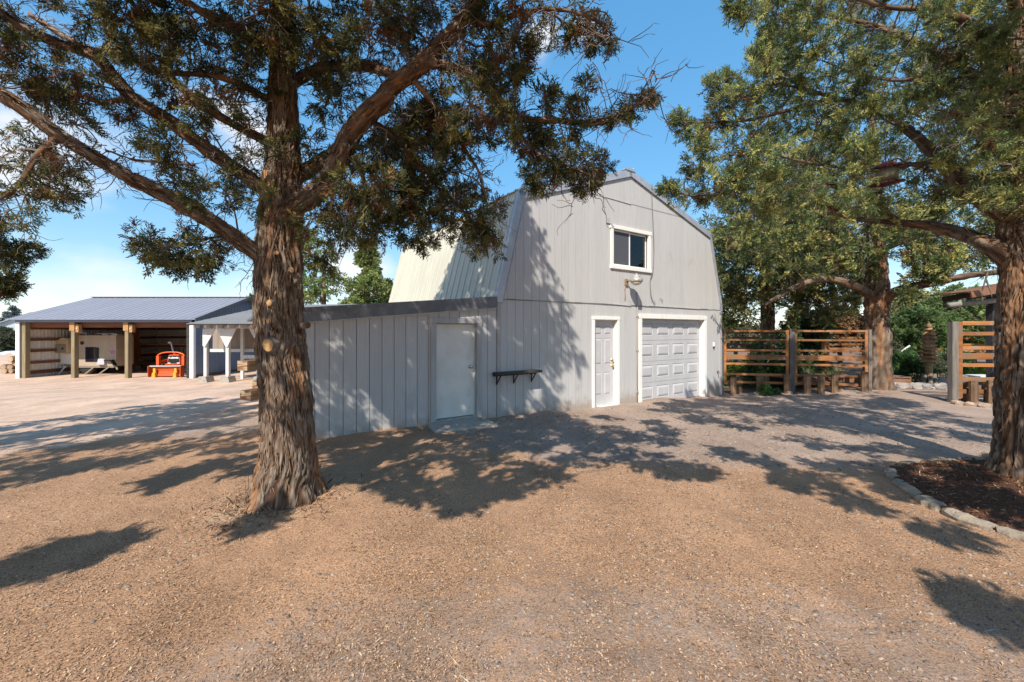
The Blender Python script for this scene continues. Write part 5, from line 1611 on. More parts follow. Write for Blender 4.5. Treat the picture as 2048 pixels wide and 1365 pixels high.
# the rest of its crown, above and around what the frame shows
oc = []
while len(oc) < 105:
    z = TRNG.uniform(4.6, 10.2)
    rmax = float(np.interp(z, [4.6, 6, 7.25, 8.6, 10.3], [3.0, 2.5, 1.7, 1.25, .3]))
    a = TRNG.uniform(0, 2 * math.pi); q = rmax * math.sqrt(TRNG.uniform(.05, 1))
    p = np.array([-2.25 + q * math.cos(a), 4.05 + q * math.sin(a), z])
    if in_frame(p, 120): continue
    oc.append((p, TRNG.uniform(.3, .48)))
def shade(u, v, h, r):
    """a clump whose shadow lands on this spot of the photographed ground"""
    g = on_ground(u, v)
    for hh in np.arange(h, h + 5, .2):
        p = g + SUN / SUN[2] * (hh - g[2])
        if not in_frame(p, (r * 1.5 + .32) * 900 / max(p[1], .6)): return (p, r)
    return (p, r)
sh_main = [(690, 925, 4.2, .24), (740, 905, 4.4, .28), (800, 955, 4.0, .20), (850, 975, 4.0, .22), (900, 955, 4.1, .26), (955, 985, 3.9, .18), (985, 960, 4.0, .24), (1050, 935, 4.2, .26), (1100, 955, 4.1, .18), (1150, 915, 4.3, .22), (1090, 885, 4.5, .30),
           (1180, 880, 4.5, .26), (1235, 905, 4.4, .24), (1285, 920, 4.3, .20), (1340, 935, 4.2, .16), (1390, 940, 4.2, .12), (1000, 900, 4.5, .30), (945, 915, 4.4, .30), (880, 905, 4.5, .30), (1040, 865, 4.7, .32), (820, 915, 4.4, .30),
           (1250, 870, 4.6, .22), (1320, 880, 4.5, .16), (900, 870, 4.8, .3), (1150, 850, 4.8, .26), (760, 945, 4.1, .18), (540, 1040, 3.8, .05), (1010, 985, 3.9, .1), (930, 1000, 3.9, .09),
           (640, 900, 4.5, .25), (700, 880, 4.6, .25), (125, 1105, 3.6, .17), (80, 1120, 3.6, .15), (180, 1095, 3.6, .13), (30, 1145, 3.6, .12), (220, 1090, 3.5, .07)]
sc_ = [shade(*q) for q in sh_main]
oc += [q for q in sc_]
for u, v in [(760, 700), (800, 660), (830, 720), (860, 680), (885, 740), (905, 690), (935, 720), (960, 680), (900, 800), (950, 790), (870, 790), (980, 740), (1010, 700), (780, 750), (720, 690), (1020, 640)]:  # unseen crown clumps added to throw shade on the lean-to wall
    g_ = b2w(S(u), 0.0, FZ(u, v))
    for hh in np.arange(4.9, 8.5, .2):
        p_ = g_ + SUN / SUN[2] * (hh - g_[2])
        if not in_frame(p_, 130): break
    oc.append((p_, .27))
LP2 = np.vstack([LP, catmull(Pt[11:], .2)])
a_, b_ = foliage(oc, LP2, kind='far', size=.24, tw=13, sp=6, dead_frac=.1, droop=.3, **jcol)
parts_f.append(a_); parts_t.append(b_)
def join(fs):
    V, T, C_, o = [], [], [], 0
    for q in fs:
        V.append(q[0]); T.append(q[1] + o); o += len(q[0])
        if len(q) > 2: C_.append(q[2])
    return (np.vstack(V), np.vstack(T), np.vstack(C_)) if C_ else (np.vstack(V), np.vstack(T))
# bare dead twigs along the limbs
dw, dr = [], []
for _ in range(900):
    p = LP[TRNG.integers(0, len(LP))]
    d = TRNG.normal(size=3); d[2] -= .35; d /= np.linalg.norm(d)
    ln = TRNG.uniform(.12, .42)
    tt = np.linspace(0, 1, 6)[:, None]
    wob_ = np.cumsum(TRNG.normal(size=(6, 3)) * .022, axis=0)
    path = p + d * ln * tt + wob_
    dw.append(path); dr.append(.0055)
    for _k in range(3):
        q = path[TRNG.integers(2, 5)]
        d2 = d + TRNG.normal(size=3) * .7; d2 /= np.linalg.norm(d2)
        dw.append(q + d2 * ln * .5 * tt + np.cumsum(TRNG.normal(size=(6, 3)) * .012, axis=0)); dr.append(.0035)
parts_t.append(twig_tubes(np.array(dw), np.array(dr), .0015))
crown_parts(jt_, JB, join(parts_f), join(parts_t))
# --- juniper at the right edge, its long limbs reach over the gravel
def region_clumps(poly, n, rng_Y, r_px, gap, seed, ybias=None):
    """clump centres spread through a region seen in the photo, each at its own depth"""
    r = np.random.default_rng(seed)
    P = np.array(poly, float)
    lo, hi = P.min(0), P.max(0)
    def inside(p):
        c = False; j = len(P) - 1
        for i in range(len(P)):
            if (P[i, 1] > p[1]) != (P[j, 1] > p[1]) and p[0] < (P[j, 0] - P[i, 0]) * (p[1] - P[i, 1]) / (P[j, 1] - P[i, 1]) + P[i, 0]: c = not c
            j = i
        return c
    got, tries = [], 0
    while len(got) < n and tries < 20000:
        tries += 1
        p = lo + r.random(2) * (hi - lo)
        if not inside(p): continue
        Y = r.uniform(*rng_Y)
        if any((p[0] - q[0]) ** 2 + (p[1] - q[1]) ** 2 < gap ** 2 and abs(Y - q[2]) < 1.2 for q in got): continue
        got.append((p[0], p[1], Y))
    return [(at(u, v, Y), r.uniform(*r_px) * Y / FPX) for u, v, Y in got]

RB = np.array([5.42, 4.46, 0.02])
rt_ = empty('juniper_tree', RB)
tag(rt_, 'old grey barked juniper at the right edge rising from a dark mulch bed', 'tree')
R_px = [(2052, 985, 4.46, .275), (2053, 930, 4.46, .242), (2053, 860, 4.46, .225), (2053, 740, 4.46, .215), (2054, 620, 4.46, .215), (2054, 500, 4.46, .215), (2054, 400, 4.46, .20), (2052, 280, 4.46, .155), (2052, 150, 4.46, .13), (2054, 0, 4.46, .11), (2060, -250, 4.5, .085), (2060, -600, 4.5, .05), (2060, -900, 4.5, .02)]
Pr = path_px([q[:3] for q in R_px]); Pr[0, 2] = -.06
build_bark('trunk', Pr, [q[3] for q in R_px], rt_, 170, .014, 231, .022, RB, strips=8000, flare=.3, furrow=.042, lumps=.045, lmin=.05, lmax=.2, w=(.004, .013), lift=.02)
GREEN2, TIP2 = (.155, .205, .085), (.42, .41, .14)
rcol = dict(green=GREEN2, tip=TIP2, dead=(.14, .085, .045))
R_limbs = [
    ([(2030, 530, 4.5), (1992, 500, 4.55), (1965, 485, 4.65), (1925, 470, 4.85), (1870, 455, 5.2), (1810, 448, 5.6), (1750, 443, 5.9), (1700, 434, 6.1), (1660, 415, 6.3), (1620, 385, 6.4)], .095, .02),
    ([(2030, 440, 4.5), (1985, 410, 4.5), (1950, 385, 4.6), (1920, 360, 4.7), (1885, 325, 4.9), (1850, 290, 5.1), (1800, 250, 5.4), (1740, 220, 5.7), (1680, 200, 6.0), (1600, 215, 6.3)], .11, .012),
    ([(1800, 448, 5.6), (1740, 400, 5.5), (1660, 372, 5.5), (1590, 370, 5.6), (1520, 375, 5.7), (1460, 385, 5.8), (1405, 395, 5.8), (1350, 385, 5.8)], .035, .006),
    ([(2035, 250, 4.5), (1980, 180, 4.6), (1900, 120, 4.9), (1800, 70, 5.4), (1700, 40, 5.9), (1600, 30, 6.3)], .06, .01),
    ([(2040, 120, 4.5), (1960, 60, 4.4), (1880, 20, 4.4), (1780, 15, 4.5), (1650, -20, 4.6), (1540, -10, 4.7)], .05, .008),
    ([(2040, 60, 4.5), (2000, -100, 4.1), (1900, -300, 3.6), (1700, -600, 3.2)], .05, .01),
    ([(1740, 220, 5.7), (1650, 190, 6.2), (1560, 170, 6.6), (1480, 180, 6.9), (1430, 200, 7.0)], .028, .006),
    ([(1680, 200, 6.0), (1600, 215, 6.4), (1500, 240, 6.7), (1420, 245, 7.0), (1370, 245, 7.1)], .028, .006),
    ([(1885, 325, 4.9), (1820, 330, 5.3), (1740, 340, 5.8), (1640, 330, 6.2), (1540, 310, 6.6), (1460, 310, 6.9)], .035, .006),
    ([(1900, 120, 4.9), (1820, 160, 5.5), (1720, 150, 6.0), (1640, 120, 6.4)], .03, .006),
    ([(2046, 300, 4.46), (1990, 260, 4.2), (1930, 230, 4.1), (1870, 220, 4.05)], .035, .008),
]
LR = []
for k, (pts, r0, r1) in enumerate(R_limbs):
    P = path_px([(u, v, min(Y, 5.6 if u < 1720 else 6.2)) for u, v, Y in pts]); R = np.linspace(r0, r1, len(P)); bigl = r0 > .05
    build_bark('limb', P, R, rt_, 30 if bigl else 12, .025 if bigl else .05, 260 + k * 7, .012 if bigl else .004, RB, strips=500 if bigl else 50, furrow=.04, lumps=.06, lmin=.03, lmax=.1, w=(.004, .012), lift=.02)
    LR.append(catmull(P, .08))
LR.append(catmull(Pr[6:], .15)); LR = np.vstack(LR)
polyA = [(1475, -10), (1600, -20), (2060, -20), (2060, 430), (1960, 400), (1880, 400), (1800, 425), (1700, 420), (1600, 440), (1480, 440), (1430, 350), (1370, 270), (1440, 235), (1470, 150), (1510, 110), (1560, 90), (1560, 40)]
polyL = [(1475, -10), (1600, -20), (1740, -20), (1740, 425), (1600, 440), (1480, 440), (1430, 350), (1370, 270), (1440, 235), (1470, 150), (1510, 110), (1560, 90), (1560, 40)]
polyR = [(1740, -20), (2060, -20), (2060, 430), (1960, 400), (1880, 400), (1800, 425), (1740, 425)]
rc = region_clumps(polyL, 56, (4.7, 5.9), (24, 46), 36, 5) + region_clumps(polyR, 50, (4.9, 7.2), (28, 50), 38, 25)
rc += region_clumps([(1850, 0), (2060, 0), (2060, 420), (1960, 380), (1860, 260)], 26, (4.0, 4.9), (30, 50), 40, 6)
rc += [(at(u, v, Y), r * Y / FPX) for u, v, Y, r in [(u, v, min(Y, 5.7), r) for u, v, Y, r in [(1350, 385, 5.8, 16), (1335, 378, 5.8, 10), (1385, 398, 5.8, 18), (1420, 392, 5.8, 18), (1450, 380, 5.8, 20), (1372, 250, 7, 22), (1395, 262, 7, 26), (1360, 240, 7, 12), (1425, 255, 7, 26), (1440, 200, 7, 26), (1415, 300, 7, 24), (1470, 190, 7, 26),
       (1425, 170, 7, 14), (1455, 165, 7, 16), (1390, 330, 7, 22), (1420, 345, 7, 26), (1500, 20, 4.7, 22), (1545, 25, 4.8, 26), (1470, 5, 4.7, 12), (1590, 60, 6.2, 26), (1555, 60, 6.6, 22), (1580, 120, 6.6, 30), (1545, 130, 6.8, 26), (1535, 90, 6.8, 22), (1600, 170, 6.4, 34), (1520, 200, 6.8, 30)]]]
rc = [q for q in rc if not (math.hypot(project(q[0])[0] - 1772, project(q[0])[1] - 345) < 55 and q[0][1] < 5.4)]
pf, pt = [], []
a_, b_ = foliage(rc, LR, kind='near', size=.12, tw=10, sp=7, dead_frac=.035, droop=.15, up=.25, **rcol); pf.append(a_); pt.append(b_)
so_ = []
for q in [(1480, 850, 4.6, .3), (1560, 835, 4.8, .35), (1650, 840, 4.8, .35), (1740, 850, 4.6, .34), (1830, 860, 4.5, .34), (1900, 870, 4.4, .3), (1950, 850, 4.6, .3), (1600, 880, 4.4, .26), (1700, 890, 4.3, .26), (1800, 900, 4.2, .28), (1880, 905, 4.2, .26),
          (1400, 835, 4.4, .24), (1320, 845, 4.4, .18), (1650, 925, 4.1, .18), (1720, 945, 4.0, .16), (1700, 1000, 3.8, .12), (1640, 960, 4.0, .12), (1820, 985, 3.8, .16), (1900, 985, 3.8, .2), (1960, 1000, 3.8, .22), (1700, 820, 5, .34), (1850, 825, 5, .34), (1520, 812, 4.6, .26), (1750, 925, 4.1, .2),
          (1980, 940, 4.2, .3), (1900, 945, 4.1, .24), (2000, 1025, 3.8, .2), (2000, 1228, 3.6, .10), (2045, 1245, 3.6, .13), (1945, 1208, 3.6, .05), (1340, 860, 4.6, .16), (1450, 905, 4.4, .13), (1530, 925, 4.3, .12), (1580, 960, 4.2, .09), (1880, 1060, 3.8, .09), (1790, 960, 3.9, .14),
          (1220, 835, 4.6, .18), (1150, 870, 4.6, .16)]:
    so_.append(shade(*q))
while len(so_) < 78:
    z = TRNG.uniform(4.3, 9.0)
    rmax = float(np.interp(z, [4.2, 5.5, 7.5, 9.2], [2.9, 2.5, 1.6, .4]))
    a = TRNG.uniform(0, 2 * math.pi); q = rmax * math.sqrt(TRNG.uniform(.05, 1))
    p = np.array([5.6 + q * math.cos(a), 4.5 + q * math.sin(a), z])
    if in_frame(p, 120): continue
    so_.append((p, TRNG.uniform(.3, .45)))
a_, b_ = foliage(so_, np.vstack([LR, catmull(Pr[8:], .2)]), kind='far', size=.24, tw=12, sp=6, dead_frac=.05, droop=.25, **rcol); pf.append(a_); pt.append(b_)
dw, dr = [], []
for _ in range(420):
    p = LR[TRNG.integers(0, len(LR))]
    d = TRNG.normal(size=3); d[2] -= .3; d /= np.linalg.norm(d)
    ln = TRNG.uniform(.12, .5); tt = np.linspace(0, 1, 6)[:, None]
    path = p + d * ln * tt + np.cumsum(TRNG.normal(size=(6, 3)) * .022, axis=0)
    dw.append(path); dr.append(.006)
    for _k in range(2):
        q = path[TRNG.integers(2, 5)]; d2 = d + TRNG.normal(size=3) * .7; d2 /= np.linalg.norm(d2)
        dw.append(q + d2 * ln * .5 * tt + np.cumsum(TRNG.normal(size=(6, 3)) * .012, axis=0)); dr.append(.0035)
for pts in ([(1975, 545, 4.5), (1970, 565, 4.5), (1962, 590, 4.5), (1966, 604, 4.5), (1975, 612, 4.5)], [(1972, 560, 4.5), (1980, 580, 4.5), (1984, 596, 4.5)]):
    c_ = catmull(path_px(pts), .02); c_ = c_[np.linspace(0, len(c_) - 1, 6).astype(int)]
    dw.append(c_); dr.append(.012)
pt.append(twig_tubes(np.array(dw), np.array(dr), .0018))
crown_parts(rt_, RB, join(pf), join(pt))

# --- a juniper beyond the left edge of the frame: only branch tips and its shade come in
LB = np.array([-8.6, 4.6, gz(-8.6, 4.6)])
lt_ = empty('juniper_tree', LB)
tag(lt_, 'juniper whose dark drooping branch tips hang at the left edge of the sky', 'tree')
Pl = np.array([(-8.6, 4.6, -.1), (-8.55, 4.6, 1.5), (-8.6, 4.65, 3.0), (-8.5, 4.6, 5.0), (-8.5, 4.6, 7.5)])
build_bark('trunk', Pl, [.3, .24, .21, .15, .04], lt_, 60, .04, 331, .03, LB, strips=800, flare=.3)
lp_ = [catmull(Pl[1:], .2)]
for k, pts in enumerate([[(-8.5, 4.6, 1.9), (-7.6, 4.7, 2.2), (-6.9, 4.9, 2.35), (-6.35, 5.1, 2.35)], [(-8.5, 4.6, 2.6), (-7.5, 4.8, 2.9), (-6.8, 5.1, 2.9), (-6.4, 5.2, 2.8)], [(-8.5, 4.6, 3.4), (-7.2, 3.6, 4.2), (-5.8, 2.6, 4.7)], [(-8.5, 4.6, 4.0), (-8.6, 2.8, 4.6), (-8.0, 1.2, 4.9)], [(-8.5, 4.6, 3.6), (-10, 4.0, 4.2), (-11.5, 3.6, 4.5)]]):
    P = np.array(pts); build_bark('limb', P, np.linspace(.05, .012, len(P)), lt_, 12, .05, 340 + k, .005, LB, strips=20); lp_.append(catmull(P, .1))
lp_ = np.vstack(lp_)
tips = [(at(u, v, Y), r * Y / FPX) for u, v, Y, r in [(10, 492, 5.2, 30), (40, 500, 5.2, 24), (62, 505, 5.2, 13), (20, 520, 5.1, 20), (8, 560, 5.1, 24), (26, 566, 5.1, 14), (5, 580, 5.1, 14), (-30, 500, 5.2, 40), (-40, 560, 5.2, 40), (5, 465, 5.2, 22)]]
pf, pt = [], []
a_, b_ = foliage(tips, lp_, kind='near', size=.105, tw=12, sp=7, dead_frac=.02, droop=.1, **jcol); pf.append(a_); pt.append(b_)
lc = []
for u, v, h, r in [(20, 930, 4.2, .35), (90, 905, 4.4, .38), (170, 885, 4.6, .4), (250, 880, 4.6, .4), (320, 870, 4.6, .4), (400, 850, 4.8, .4), (470, 840, 4.9, .4), (60, 955, 4.1, .25), (150, 930, 4.2, .3), (240, 915, 4.4, .28), (330, 905, 4.5, .22), (420, 880, 4.6, .34), (500, 860, 4.8, .36), (30, 890, 4.8, .38),
                   (130, 865, 5, .4), (220, 858, 5, .4), (300, 848, 5, .4), (380, 835, 5, .4), (450, 824, 5.1, .36), (505, 815, 5.2, .3), (360, 945, 4.2, .14), (420, 930, 4.2, .18), (470, 920, 4.3, .2), (340, 962, 4.1, .1), (500, 935, 4.2, .16), (490, 890, 4.5, .22), (70, 870, 5.0, .36), (10, 875, 5, .36)]:
    lc.append(shade(u, v, h, r * (1.3 if r > .2 else 1)))
while len(lc) < 75:
    z = TRNG.uniform(3.0, 7.5); rmax = float(np.interp(z, [3, 5, 7.6], [2.0, 1.9, .3])); a = TRNG.uniform(0, 2 * math.pi); q = rmax * math.sqrt(TRNG.uniform(.05, 1))
    p = np.array([-8.6 + q * math.cos(a), 4.6 + q * math.sin(a), z])
    if in_frame(p, 120): continue
    lc.append((p, TRNG.uniform(.3, .45)))
a_, b_ = foliage(lc, lp_, kind='far', size=.24, tw=13, sp=6, dead_frac=.08, droop=.3, **jcol); pf.append(a_); pt.append(b_)
crown_parts(lt_, LB, join(pf), join(pt))

# --- trees further off: each with its own trunk, limbs and crown
def far_tree(name, label, base, hgt, clumps, cols, size, kind='far', trunk_r=.2, tw=12, sp=6, lm='leaf', limbs=(), droop=.15, up=.2, dead=.04, lean=(0, 0), trunk_top=.95, group=None, bark=None, tdense=24):
    B = np.array([base[0], base[1], gz(base[0], base[1])])
    e = empty(name, B); tag(e, label, 'tree', group)
    P = np.array([B + [0, 0, -.1], B + [lean[0] * .3, lean[1] * .3, hgt * .33], B + [lean[0] * .7, lean[1] * .7, hgt * .66], B + [lean[0], lean[1], hgt * trunk_top]])
    build_bark('trunk', P, [trunk_r, trunk_r * .8, trunk_r * .5, trunk_r * .08], e, tdense, .08, int(abs(base[0]) * 31 + base[1] * 7) % 900, trunk_r * .10, B, strips=60 if trunk_r < .25 else 500, flare=.25, furrow=trunk_r * .35)
    LPt = [catmull(P[1:], .3)]
    for pts, r0 in limbs:
        Q = np.array(pts)
        build_bark('limb', Q, np.linspace(r0, r0 * .35, len(Q)), e, 14, .06, 500, r0 * .12, B, strips=40, furrow=r0 * .5); LPt.append(catmull(Q, .2))
    F_, tw_ = foliage(clumps, np.vstack(LPt), kind=kind, size=size, tw=tw, sp=sp, droop=droop, up=up, dead_frac=dead, **cols)
    crown_parts(e, B, F_, tw_, lm=lm)
    return e
def cone_clumps(base, hgt, rad, n, seed, lo=.08, r=(.35, .6), p=1.0):
    g = np.random.default_rng(seed); out = []
    b0 = np.array([base[0], base[1], gz(base[0], base[1])])
    for _ in range(n):
        t = g.uniform(lo, 1) if g.random() < .75 else g.uniform(lo, .5)
        rm = rad * (1 - t) ** p * (1.0 if t > lo + .1 else .8) + .06 * rad
        a = g.uniform(0, 2 * math.pi); q = rm * g.uniform(.35, 1.05)
        out.append((b0 + np.array([q * math.cos(a), q * math.sin(a), hgt * t]), g.uniform(*r) * (1 - .55 * t)))
    return out

# the double-limbed juniper by the gate gap
MB_ = ((1757 - CX) / FPX * 12.4, 12.4)
lim = [(path_px([(1740, 590, 12.3), (1715, 577, 12.0), (1680, 562, 11.8), (1630, 560, 11.8), (1580, 580, 11.9), (1530, 610, 12)]), .13),
       (path_px([(1772, 600, 12.3), (1790, 583, 12.0), (1830, 573, 11.6), (1880, 563, 11.1), (1940, 551, 10.6), (2000, 545, 10.1), (2060, 535, 9.8)]), .14),
       (path_px([(1755, 520, 12.4), (1700, 480, 12.6), (1630, 450, 12.8), (1560, 440, 13)]), .12), (path_px([(1765, 500, 12.4), (1840, 470, 12.4), (1920, 470, 12.2)]), .10)]
mc = region_clumps([(1470, 470), (1560, 430), (1700, 400), (1850, 420), (1990, 440), (2000, 520), (1880, 530), (1800, 500), (1780, 530), (1740, 540), (1690, 550), (1600, 540), (1500, 540)], 78, (10.6, 14.2), (26, 42), 26, 15)
mc += region_clumps([(1560, 60), (1800, 60), (2000, 200), (1990, 420), (1500, 440), (1480, 300)], 56, (11, 14.5), (30, 48), 40, 16)
mc += [(at(u, v, Y), r * Y / FPX) for u, v, Y, r in [(1830, 560, 11.5, 12), (1850, 545, 11.4, 16), (1880, 550, 11, 12), (1815, 590, 11.5, 8), (1900, 535, 11, 16)]]
far_tree('juniper_tree', 'thick trunked juniper standing beside the slatted fence and garden opening', MB_, 9.5, mc, dict(green=(.115, .155, .06), tip=(.42, .39, .13), dead=(.17, .1, .055)), .26, kind='mid', trunk_r=.34, tw=10, sp=6, limbs=lim, lean=(0, .2), tdense=70)
# the juniper behind the first fence panel
BB_ = ((1536 - CX) / FPX * 16.5, 16.5)
bc = region_clumps([(1425, 470), (1500, 450), (1600, 460), (1700, 500), (1720, 570), (1690, 610), (1640, 630), (1580, 600), (1540, 590), (1490, 620), (1455, 655), (1440, 620)], 110, (14.6, 18), (22, 36), 20, 17)
bc += region_clumps([(1420, 440), (1480, 340), (1560, 300), (1640, 340), (1700, 480), (1500, 480)], 46, (14.8, 18), (26, 38), 30, 18)
bc += [(at(u, v, Y), r * Y / FPX) for u, v, Y, r in [(1450, 645, 15, 12), (1465, 625, 15, 20), (1600, 625, 15, 20), (1650, 640, 15.5, 14), (1440, 590, 15, 18)]]
far_tree('juniper_tree', 'bushy juniper with a slim trunk seen through the left fence panel', BB_, 8.4, bc, dict(green=(.12, .15, .06), tip=(.44, .39, .14), dead=(.17, .1, .055)), .30, kind='mid', trunk_r=.28, tw=10, sp=6, lean=(0, .1),
         limbs=[(path_px([(1536, 600, 16.5), (1580, 615, 16.0), (1640, 640, 15.6)]), .06), (path_px([(1536, 590, 16.5), (1490, 600, 16.2), (1450, 640, 15.4)]), .06)], tdense=40)
# behind the barn and pavilion
jc1 = dict(green=(.11, .14, .06), tip=(.25, .245, .085), dead=(.15, .1, .06))
jc2 = dict(green=(.10, .14, .05), tip=(.21, .22, .07), dead=(.15, .1, .05))
jc3 = dict(green=(.19, .25, .085), tip=(.32, .34, .11), dead=(.15, .1, .05))
b1 = ((648 - CX) / FPX * 27, 27.0)
c1 = region_clumps([(606, 470), (640, 470), (662, 500), (672, 540), (690, 560), (665, 590), (640, 615), (606, 615)], 36, (26, 28.5), (9, 17), 12, 31)
far_tree('juniper_tree', 'tall loose juniper with airy crown just right of the big trunk behind the pavilion', b1, 8.0, c1, jc3, .36, trunk_r=.2, tw=8, sp=5)
b2 = ((736 - CX) / FPX * 26, 26.0)
far_tree('juniper_tree', 'conical green juniper between the pavilion roof and the barn', b2, 7.55, cone_clumps(b2, 7.5, 2.5, 150, 41, lo=.1, r=(.35, .6), p=.9) , jc3, .33, trunk_r=.22, tw=8, sp=6, up=.6, dead=.02)
b3 = ((778 - CX) / FPX * 30, 30.0)
far_tree('juniper_tree', 'slim dark juniper tip just left of the cream barn roof', b3, 5.6, cone_clumps(b3, 5.6, 1.1, 34, 42, r=(.35, .5)), jc2, .36, trunk_r=.14, tw=9, sp=6, up=.5)
b4 = ((512 - CX) / FPX * 40, 40.0)
far_tree('juniper_tree', 'small distant juniper left of the big trunk above the pole barn', b4, 5.6, cone_clumps(b4, 5.5, 1.5, 30, 43, r=(.4, .6)), jc2, .4, trunk_r=.16, tw=9, sp=6, up=.4)
# far-left trees; haze is mixed into the distant ones' blue-green leaf colours
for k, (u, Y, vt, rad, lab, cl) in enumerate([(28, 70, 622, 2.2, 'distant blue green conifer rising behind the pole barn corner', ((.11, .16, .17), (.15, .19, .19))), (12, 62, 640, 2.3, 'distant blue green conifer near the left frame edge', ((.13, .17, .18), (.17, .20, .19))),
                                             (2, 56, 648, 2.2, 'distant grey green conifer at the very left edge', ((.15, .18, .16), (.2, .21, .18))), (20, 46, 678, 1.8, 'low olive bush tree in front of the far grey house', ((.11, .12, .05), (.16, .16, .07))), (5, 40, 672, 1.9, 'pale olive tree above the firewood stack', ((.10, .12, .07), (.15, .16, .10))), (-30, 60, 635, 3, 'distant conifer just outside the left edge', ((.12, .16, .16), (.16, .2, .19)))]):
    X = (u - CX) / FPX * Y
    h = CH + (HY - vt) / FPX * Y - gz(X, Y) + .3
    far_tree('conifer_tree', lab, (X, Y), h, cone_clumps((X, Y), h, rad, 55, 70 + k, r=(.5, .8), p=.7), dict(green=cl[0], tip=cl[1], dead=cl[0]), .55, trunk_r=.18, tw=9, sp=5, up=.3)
# right background beyond the garden
def leafy(name, label, u, Y, vt, vb, wpx, n, cols, size, seed, cat='tree', lm='broadleaf', tr=.1, rr_=(.3, .5)):
    X = (u - CX) / FPX * Y
    g = np.random.default_rng(seed)
    zt, zb = CH + (HY - vt) / FPX * Y, CH + (HY - vb) / FPX * Y
    w = wpx / FPX * Y / 2
    cl = []
    for _ in range(n):
        q = g.normal(size=3); q /= np.linalg.norm(q); q *= g.uniform(.3, 1) ** .5
        cl.append((np.array([X + q[0] * w, Y + q[1] * w * .8, (zt + zb) / 2 + q[2] * (zt - zb) / 2]), g.uniform(*rr_)))
    h = zt - gz(X, Y)
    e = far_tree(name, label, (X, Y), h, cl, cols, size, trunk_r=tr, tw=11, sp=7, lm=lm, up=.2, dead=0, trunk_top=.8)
    e['category'] = cat
    return e
leafy('juniper_tree', 'olive green juniper with pointed tops beyond the far fence', 1835, 27, 588, 690, 92, 70, dict(green=(.19, .19, .095), tip=(.31, .29, .13), dead=(.1, .1, .06)), .42, 81, lm='leaf', tr=.2, rr_=(.4, .6))
leafy('leafy_tree', 'bright green broadleaf tree behind the wooden garden shelter', 1945, 21, 575, 700, 190, 110, dict(green=(.15, .21, .075), tip=(.26, .32, .12), dead=(.1, .15, .05)), .26, 82, tr=.14)
leafy('leafy_tree', 'green broadleaf sapling arching over the far fence beside the thick juniper', 1830, 19, 625, 690, 130, 60, dict(green=(.11, .17, .06), tip=(.19, .26, .09), dead=(.1, .15, .05)), .22, 83, tr=.08)
leafy('plum_tree', 'reddish leaved small tree behind the right fence panel', 1680, 21, 622, 690, 70, 46, dict(green=(.25, .14, .08), tip=(.37, .25, .12), dead=(.2, .1, .06)), .26, 84, tr=.1)
leafy('leafy_tree', 'dark bushy tree rising behind the middle fence post', 1610, 19, 625, 700, 60, 36, dict(green=(.05, .085, .035), tip=(.085, .10, .045), dead=(.1, .06, .04)), .24, 85, tr=.1)
leafy('leafy_tree', 'distant pale green tree low behind the right fence', 1990, 34, 610, 690, 130, 60, dict(green=(.13, .2, .08), tip=(.2, .28, .11), dead=(.1, .1, .06)), .4, 86, tr=.14, rr_=(.5, .8))
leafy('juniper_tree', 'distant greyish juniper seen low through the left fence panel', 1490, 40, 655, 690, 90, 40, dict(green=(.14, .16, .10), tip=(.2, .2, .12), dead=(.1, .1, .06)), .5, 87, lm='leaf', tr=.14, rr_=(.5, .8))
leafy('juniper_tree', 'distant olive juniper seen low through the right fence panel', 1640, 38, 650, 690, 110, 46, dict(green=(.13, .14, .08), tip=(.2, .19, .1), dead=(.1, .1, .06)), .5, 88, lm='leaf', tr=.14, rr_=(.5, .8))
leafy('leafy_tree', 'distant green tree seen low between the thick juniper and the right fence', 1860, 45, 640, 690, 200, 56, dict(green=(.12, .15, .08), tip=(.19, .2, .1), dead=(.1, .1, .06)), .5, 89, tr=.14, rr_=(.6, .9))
# ------------------------------------------------------------------ garden fences
def fence_frame(P, Q, label, posts, panels, top, rails, mats):
    pass
def lp(P, Q, t): return np.array(P) + (np.array(Q) - np.array(P)) * t
FA, FB = at(1447, 780, 12.72)[:2], at(1738, 780, 11.9)[:2]
fz0 = gz(*FA)
fa = math.atan2(FB[1] - FA[1], FB[0] - FA[0]); fl = float(np.hypot(*(FB - FA)))
fence = empty('slatted_fence', (FA[0], FA[1], fz0), fa)
tag(fence, 'orange stained two panel slatted fence between the barn and the thick juniper', 'fence')
rails = [(1.64, .06), (1.37, .06), (1.06, .065), (.85, .15), (.645, .065), (.33, .07), (.09, .07)]
def panel(par, x0, x1, zoff, bot):
    MB().cbox(x0, x0 + .065, -.02, .02, bot - zoff, 1.672 - zoff).build('stile', M['cedar'], par)
    MB().cbox(x1 - .075, x1, -.02, .02, bot - zoff, 1.672 - zoff).build('stile', M['cedar'], par)
    for z, hh in rails:
        MB().cbox(x0 + .066, x1 - .076, -.016, .016, z - hh / 2 - zoff, z + hh / 2 - zoff, .004).build('rail', M['cedar'], par)
px_ = lambda u: (u - 1447) / (1738 - 1447) * fl * (1 + .0)
x_mid = .485 * fl
panel(fence, .01, x_mid - .075, fz0, .02); panel(fence, x_mid + .075, fl - .03, fz0, .02)
MB().cbox(-.10, 0.0, -.05, .05, -.1, 1.72 - fz0, .01).build('post', M['steel_post'], fence)
MB().cbox(x_mid - .07, x_mid + .07, -.06, .06, -.1, 1.70 - fz0, .01).build('post', M['steel_post'], fence)
MB().cbox(fl - .025, fl + .06, -.04, .04, -.0, 1.68 - fz0, .01).build('post', M['grey_post'], fence)
